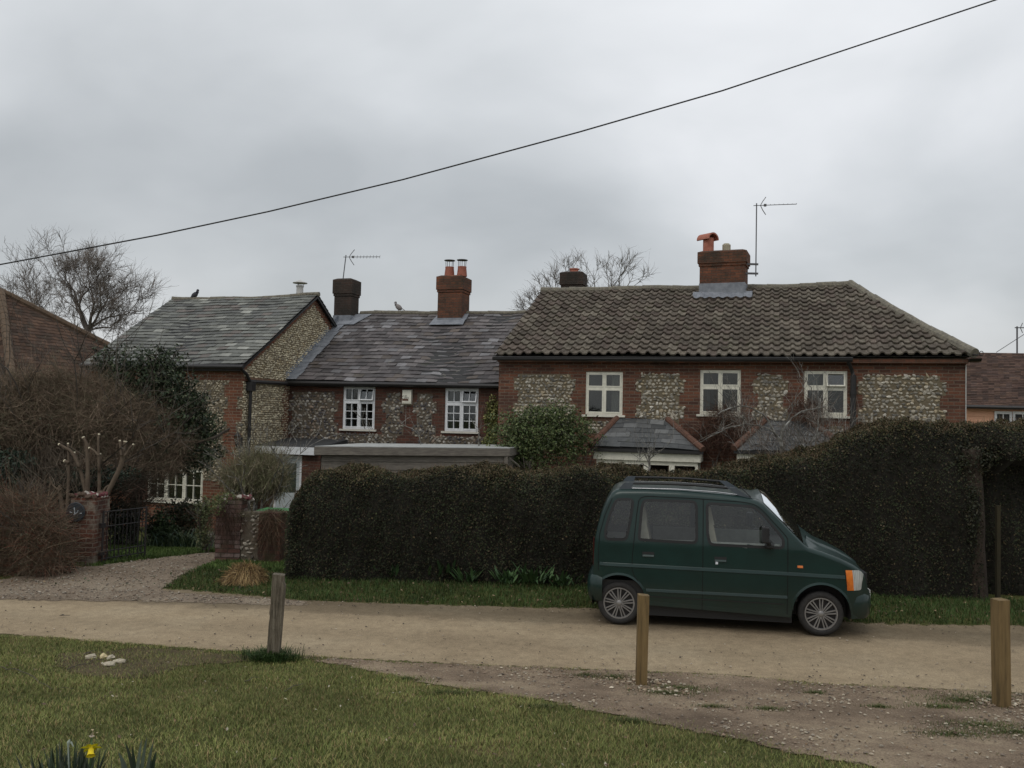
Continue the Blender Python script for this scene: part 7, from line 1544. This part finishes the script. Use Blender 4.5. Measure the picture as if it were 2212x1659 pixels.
# ================================================================ POSTS
def post(px, Y, label_, w_, h_, lean, mat, rot=0, top_slope=0, weathered=False, dpt=None):
    X = ray(px, 1450)[0]*Y; z0 = h1(X, Y); e = E('wooden_post', label_, 'post', (X, Y, z0), rot, 'timber posts along the edge of the lane'); dpt = dpt or w_; mb = MB(); n = 26; V = []; m = 8
    a0 = [(-1, -1), (0, -1.0), (1, -1), (1, 0), (1, 1), (0, 1), (-1, 1), (-1, 0)]
    for k in range(n+1):
        f = k/n; z = -.12 + (h_+.12)*f; wv = 1 + (.05*math.sin(k*1.7) if weathered else .006*math.sin(k*2.3)); 
        for (a, b) in a0:
            rnd = .93 if abs(a)+abs(b) == 2 else 1.0; zz = z + (top_slope*a*w_/2 if k == n else 0)
            cr = 1.0 - (.16 if weathered and a == 0 and b == -1 and k > 3 else 0); V.append((a*w_/2*wv*rnd + lean*f*h_ + (rs.normal()*.0025 if weathered else 0), b*dpt/2*wv*rnd*cr, zz))
    q = [(k*m+j, k*m+(j+1) % m, (k+1)*m+(j+1) % m, (k+1)*m+j) for k in range(n) for j in range(m)]; mb.add(V, q, ngons=[[n*m+j for j in range(m)]]); O('post_shaft', mb, M[mat], e, auto=35)
    if weathered:
        mb = MB(); mb.prism([(w_*.28, -.1), (w_*.62, -.1), (w_*.62, h_*.86), (w_*.5, h_*.9), (w_*.32, h_*.93)], 1, -dpt*.5-.012, dpt*.3); mb.xf(lambda V: V + np.stack([lean*V[:, 2], 0*V[:, 2], 0*V[:, 2]], 1)); O('split_batten', mb, M[mat], e)
    return e
post(587, 9.5, 'old grey weathered split post leaning slightly, at the left edge of the lane', .125, .90, .05, 'postold', R(4), -.1, True)
post(1385, 8.84, 'newer square tan post in front of the rear wheel of the green car', .112, .885, .012, 'postnew', R(-1), -.08)
post(2164, 8.41, 'thick new square tan post at the right edge of the lane', .120, 1.005, -.02, 'postnew', R(9), .03, dpt=.13)
# tufts round the old post and at the others
def clump(name, label_, cat, X, Y, n, spread, length, width, cols, lean=.9, group=None, sub_='leaves', flat=.6):
    e = E(name, label_, cat, (X, Y, h1(X, Y)), 0, group); a = rs.rand(n)*6.283; r = np.abs(rs.normal(size=n))*spread; P0 = np.stack([r*np.cos(a), r*np.sin(a)*flat, np.zeros(n)-.01], 1); th = a + rs.normal(size=n)*.7; ln = lean*rs.rand(n)
    D = np.stack([np.cos(th)*ln, np.sin(th)*ln, np.ones(n)], 1); Lh = (length*(.5+.8*rs.rand(n)))[:, None]
    P = np.stack([P0, P0+D*Lh*.4, P0+D*Lh*np.array([.85, .85, .75]), P0+D*Lh*np.array([1.35, 1.35, .8])], 1)
    mb = MB(); mb.ribbons(P, np.array([width, width, width*.8, width*.15]), np.stack([-np.sin(th), np.cos(th), 0*th], 1), pal(n, cols, None, .2)); O(sub_, mb, M['blade'], e); return e
X0 = ray(587, 1450)[0]*9.5
clump('grass_tuft', 'dark green grass tuft around the foot of the old leaning post', 'grass tuft', X0, 9.44, 1500, .16, .13, .003, [(.035, .07, .02), (.05, .09, .028), (.07, .11, .035)])
X, Y = gp(524, 1268); e = E('straw_clump', 'straw-coloured dead grass clump on the verge before the boundary wall', 'dead plant', (X, Y+.1, h1(X, Y))); SC = [(.34, .23, .10), (.25, .16, .075), (.42, .31, .15), (.15, .10, .055)]
mb = MB(); n = 4200; v = rs.normal(size=(n, 3)); v[:, 2] = np.abs(v[:, 2])*.9+.05; v /= np.linalg.norm(v, axis=1)[:, None]; lump = 1+.18*np.sin(v[:, 0]*9)*np.sin(v[:, 1]*7+1)+.12*rs.normal(size=n); tip = v*np.array([.29, .22, .27])*lump[:, None]; r0 = tip*np.array([.45, .45, .55]) + rs.normal(size=(n, 3))*.02
dr_ = np.stack([v[:, 0]*.06, v[:, 1]*.06, -.05-.05*rs.rand(n)], 1); P = np.stack([r0, (r0+tip)/2+[0, 0, .03], tip, tip+dr_], 1) + rs.normal(size=(n, 4, 3))*.008; P[:, :, 2] = np.maximum(P[:, :, 2], .0); sd = np.cross(v, rs.normal(size=(n, 3))); sd /= np.linalg.norm(sd, axis=1)[:, None]
mb.ribbons(P, np.array([1, 1, .8, .2])*.0032, sd, pal(n, SC, None, .25)); O('leaves', mb, M['blade'], e)
wd = [(655, 1245, 'first', 1.0), (755, 1250, 'second', 1.5), (850, 1256, 'third', .9), (950, 1262, 'fourth', 1.3), (1010, 1268, 'fifth', .9), (1090, 1272, 'sixth', .9), (1150, 1274, 'seventh', 1.2), (1215, 1278, 'eighth', .9)]
for px, py, od, s_ in wd:
    X, Y = gp(px, py+5); e = E('weed_clump', od + ' leafy green weed clump from the left along the hedge foot', 'weed', (X, Y, h1(X, Y)), 0, 'leafy weeds along the foot of the hedge'); mb = MB(); n = int(44*s_)
    for q in range(n):
        a = rs.rand()*6.283; d = np.array([math.cos(a)*.7, math.sin(a)*.5, .7+rs.rand()*.5]); L_ = (.15+.17*rs.rand())*s_; p0 = np.array([rs.normal()*.08*s_, rs.normal()*.05, 0]); tip = p0 + d*L_; side_ = np.array([-math.sin(a), math.cos(a), 0])
        P = p0[None] + np.linspace(.35, 1.15, 6)[:, None]*(d*L_)[None] - np.array([0, 0, .10])*L_*2*(np.linspace(0, 1, 6)**2)[:, None]; mb.ribbons(P[None], np.array([.004, .014, .022, .02, .012, .002])*(.8+.5*s_*.4), side_[None], pal(1, [(.055, .11, .04), (.07, .13, .045), (.04, .08, .032)]))
    O('leaves', mb, M['leaf'], e)
# --- trunk and thin stake in the hedge arch at the right
tb = gp(2122, 1308); ht = at(2112, 1000, tb[1]).z; e = E('ivied_tree', 'thick brown ivy-edged trunk set in the hedge near the right edge', 'tree', (tb[0], tb[1], 0)); mb = MB(); zz = np.linspace(-.1, ht+.2, 14); wv = S(22, tb[1])
mb.tube([(-.004*k+.008*math.sin(k), .22, z) for k, z in enumerate(zz*1.0)], [wv*(1.2-.022*k+.03*math.sin(k*2.1)) for k in range(14)], 12); M['barkbrown'] = mat_noise('furrowed_brown_bark', (.028, .019, .014), (.06, .042, .03), 5, .95, stretch=(5, 5, 1), bmp=.8); O('trunk', mb, M['barkbrown'], e, smooth=True)
O('ivy', leaf_blobs([(-wv*1.0, -.02, ht*.62, .12, .10, .62), (-wv*.2, 0.1, ht*1.02, .34, .16, .2)], 1500, .04, [(.03, .034, .016), (.045, .04, .022), (.02, .026, .013)]), M['leaf'], e)
sp_ = gp(2143, 1306); e = E('wooden_stake', 'thin yellowish stake, coloured dark for the arch shade, right of the brown trunk in the hedge', 'stake', (sp_[0]+.02, sp_[1]-.12, 0)); mb = MB(); mb.box(-.026, .026, -.03, .03, -.1, at(2143, 1090, sp_[1]).z); M['mossy'] = mat_noise('shade_dark_stake', (.018, .015, .007), (.04, .032, .012), 4, .9, stretch=(6, 6, 1)); O('stake', mb, M['mossy'], e)  # stake colour darkened to stand in for the shade inside the hedge arch
# --- a daffodil in the verge, daffodils in the foreground
M['petal'] = mat_plain('daffodil_yellow', (.95, .84, .03), .6); M['petal2'] = mat_plain('daffodil_trumpet', (.95, .72, .02), .6); M['spathe'] = mat_plain('papery_spathe', (.42, .36, .28), .8); M['bud'] = mat_plain('faded_bud', (.35, .40, .35), .7)
def flower(e, base_, head, aim, size, parts=True):
    """daffodil: stem, six petals, trumpet"""
    base_, head, aim = map(lambda v: np.array(v, float), (base_, head, aim)); aim /= np.linalg.norm(aim); mb = MB(); nk = head - aim*size*.35 + np.array([0, 0, size*.25]); mb.tube([base_, base_*.5+nk*.5+[.004, 0, .01], nk, head-aim*size*.12], [.0045, .004, .0035, .006], 6); st = O('stem', mb, M['stemgreen'], e)
    u = np.cross(aim, [0, 0, 1.0]); u /= np.linalg.norm(u); v = np.cross(u, aim); mb = MB()
    for k in range(6):
        a = k*math.pi/3 + .2; r = u*math.cos(a) + v*math.sin(a); t = np.cross(aim, r); L_ = size*.62; z0 = aim*(.02*(k % 2))*size
        P = [head+r*size*.06, head+r*L_*.45+t*size*.17, head+r*L_*.8+t*size*.13, head+r*L_*1.05+aim*size*.05, head+r*L_*.8-t*size*.13, head+r*L_*.45-t*size*.17]; P = [p+z0 for p in P]; mb.add(P + [head+r*L_*.55+aim*size*.06+z0], tris=[(0, 1, 6), (1, 2, 6), (2, 3, 6), (3, 4, 6), (4, 5, 6), (5, 0, 6)])
    O('petals', mb, M['petal'], e, smooth=True); mb = MB(); n = 14; V = []
    for j, (h, r) in enumerate(((0, .10), (.15, .17), (.38, .19), (.52, .24), (.56, .285))):
        for k in range(n): a = k*2*math.pi/n; rr = r*(1 + (.10*math.sin(k*2.7) if j == 4 else 0)); V.append(head + aim*h*size + (u*math.cos(a) + v*math.sin(a))*rr*size)
    mb.add(V, [(j*n+k, j*n+(k+1) % n, (j+1)*n+(k+1) % n, (j+1)*n+k) for j in range(4) for k in range(n)]); O('trumpet', mb, M['petal2'], e, smooth=True)
    mb = MB(); q = nk + np.array([0, 0, .01]); mb.leaves(np.array([q, q+[0, 0, .01]]), .035, [(.4, .34, .26)]*2); O('spathe', mb, M['spathe'], e)
M['stemgreen'] = mat_plain('stem_green', (.06, .11, .04), .6); M['dleaf'] = mat_col('daffodil_leaves', .5, 12, .25, .4)
X, Y = gp(2107, 1300); e = E('daffodil', 'tiny lone yellow daffodil at the foot of the brown trunk', 'daffodil', (X, Y-.1, h1(X, Y))); flower(e, (0, 0, 0), (0, -.02, .12), (0, -1, -.1), .085); mb = MB()
for k in range(7): a = k*.9; P = np.array([(0, 0, 0), (.03*math.cos(a), .03*math.sin(a), .1), (.09*math.cos(a), .06*math.sin(a), .15)]); mb.ribbons(P[None], np.array([.006, .006, .001]), np.array([[-math.sin(a), math.cos(a), 0]]), pal(1, [(.05, .10, .05)]))
O('leaves', mb, M['dleaf'], e)
def daff(px, Y, label_, tops, n, wid, cols, heads=(), spread=.10, hgt_=.25, dark=False):
    X = ray(px, 1600)[0]*Y; z0 = h1(X, Y); e = E('daffodil_clump', label_, 'daffodils', (X, Y, z0), 0, 'daffodil clumps in the foreground grass'); mb = MB()
    for k in range(n):
        a = rs.rand()*6.283; p0 = np.array([rs.normal()*spread*.5, rs.normal()*.05, -.01]); out = np.array([math.cos(a)*.2, math.sin(a)*.15, 0]) + np.array([p0[0]*1.2, 0, 0]); L_ = hgt_*(.7+.4*rs.rand()); t = np.linspace(0, 1, 7)[:, None]
        P = p0 + np.array([0, 0, 1])*L_*(t - .12*t**3*rs.rand()) + out*L_*t**1.6; tw = a+rs.normal()*.5; w_ = np.array([.8, 1, 1, 1, .9, .65, .1])*wid*(.8+.4*rs.rand()); mb.ribbons(P[None], w_, np.array([[-math.sin(tw), math.cos(tw)*.6, 0]]), pal(1, cols))
    for (tx, ty, bx_, w2) in tops:
        tip = np.array(local(e, tx, ty, Y-.02)); p0 = np.array([S(bx_-px, Y), rs.normal()*.03, -.01]); t = np.linspace(0, 1, 9)[:, None]; ctrl = (p0+tip)/2 + np.array([(p0[0]-tip[0])*.2, 0, .06]); P = (1-t)**2*p0 + 2*t*(1-t)*ctrl + t*t*tip; mb.ribbons(P[None], np.array([.8, 1, 1.05, 1.1, 1.1, 1, .85, .55, .05])*w2, np.array([[1, .35*rs.normal(), 0]]), pal(1, cols))
    O('leaves', mb, M['dleaf'], e)
    return e
DC = [(.035, .055, .032), (.05, .075, .045), (.028, .04, .026), (.085, .10, .075)]
e = daff(152, 4.62, 'foreground daffodil clump with one open yellow flower, bottom left', [(112,1612,118,.006),(122,1605,125,.006),(134,1598,138,.006),(165,1592,160,.005),(178,1603,172,.007),(205,1610,195,.007),(190,1622,182,.006),(148,1605,150,.006),(110,1625,112,.006),(202,1628,198,.006)], 210, .0058, DC, hgt_=.27, spread=.15)
hd = local(e, 197, 1614, 4.58); flower(e, (hd[0]-.03, 0, 0), hd, (.25, -.6, -.7), .080)
bd = local(e, 148, 1603, 4.6); mb = MB(); mb.tube([(bd[0]+.01, 0, 0), bd-[0, 0, .03]], .004, 5); mb.tube([bd-[0, 0, .03], bd, bd+[.006, 0, .012]], [.004, .008, .003], 6); mb.tube([bd+[.012, 0, .002], bd+[.026, 0, -.022]], [.006, .003], 5); O('bud', mb, M['bud'], e)
daff(300, 4.62, 'foreground clump of broad daffodil leaves without flowers, right of the open yellow flower', [(256,1625,290,.012),(262,1650,290,.012),(270,1603,292,.009),(306,1597,300,.010),(318,1590,306,.008),(332,1600,318,.010),(338,1622,322,.010),(285,1612,296,.008),(328,1640,318,.012)], 10, .010, [(.05, .075, .05), (.075, .095, .07), (.035, .055, .035)], hgt_=.17)
# --- pale flints lying on the bare soil
fl5 = [((197,1423,'long low pale flint, leftmost of the five on the bare soil', .045, .02)), ((223,1424,'round creamy flint, brightest of the five on the bare soil', .034, .026)), ((239,1425,'grey-white flint touching the right side of the creamy one', .034, .02)), ((257,1433,'flat pale flint lying rightmost of the five', .052, .019)), ((236,1440,'knobbly pale flint nearest the viewer of the five', .045, .022))]
for i, (px, py, lb, sx, sz) in enumerate(fl5):
    X, Y = gb(px, py); V_, Fc = ICO2; V = V_*np.array([sx, sx*.7, sz])*(1+.16*rs.normal(size=(len(V_), 1)))*1.25; mb = MB(); mb.add(V + [0, 0, sz*.6], tris=Fc, col=(.62, .52, .30) if i == 1 else (.46, .41, .31)); o = O('flint_stone', mb, M['stone'], None, label=lb, cat='stone', group='pale flints on the bare soil'); o.location = (X, Y, h1(X, Y)+.01); o.rotation_euler = (0, 0, rs.rand())
def fallen(label_, pts_, r=.004):
    P = []
    for px, py in pts_: X, Y = gb(px, py); P.append((X, Y, h1(X, Y)+.02+.01*rs.rand()))
    P = np.array(P); mb = MB(); m = 4*(len(P)-1)+1; tq = np.linspace(0, len(P)-1, m); Q_ = np.stack([np.interp(tq, np.arange(len(P)), P[:, k]) for k in range(3)], 1) + rs.normal(size=(m, 3))*.006; c = Q_.mean(0); mb.tube(Q_-c, np.linspace(r, r*.4, m), 5); o = O('fallen_twig', mb, M['bark'], None, label=label_, cat='twig', group='fallen twigs on the grass'); o.location = c
fallen('curved fallen twig to the left of the five pale flints', [(145,1448),(180,1440),(205,1431),(225,1433)]); fallen('short dark fallen twig just above the leftmost pale flint', [(180,1418),(195,1413),(204,1411)], .006)
fallen('long thin fallen twig in the grass at the far left edge', [(0,1446),(30,1452),(60,1462),(85,1480),(110,1492),(160,1492)])
fallen('short pale fallen twig in the grass below the old post', [(615,1496),(632,1488),(660,1481)], .005); fallen('small crooked fallen twig left of the old post foot', [(528,1480),(540,1472),(560,1468)], .004)
for lb, px, py in (('dark dead leaf lying on the left part of the lane', 134, 1335), ('thin dark leaf lying on the lane right of the car', 2038, 1345)):
    X, Y = gp(px, py); mb = MB(); mb.add([(-.04, 0, .0), (0, -.02, .012), (.045, 0, .0), (0, .022, .016)], [(0, 1, 2, 3)]); mb.tube([(.04, 0, .005), (.09, .01, .004)], .003, 4); o = O('dead_leaf', mb, M['bark'], None, label=lb, cat='leaf'); o.location = (X, Y, .03)
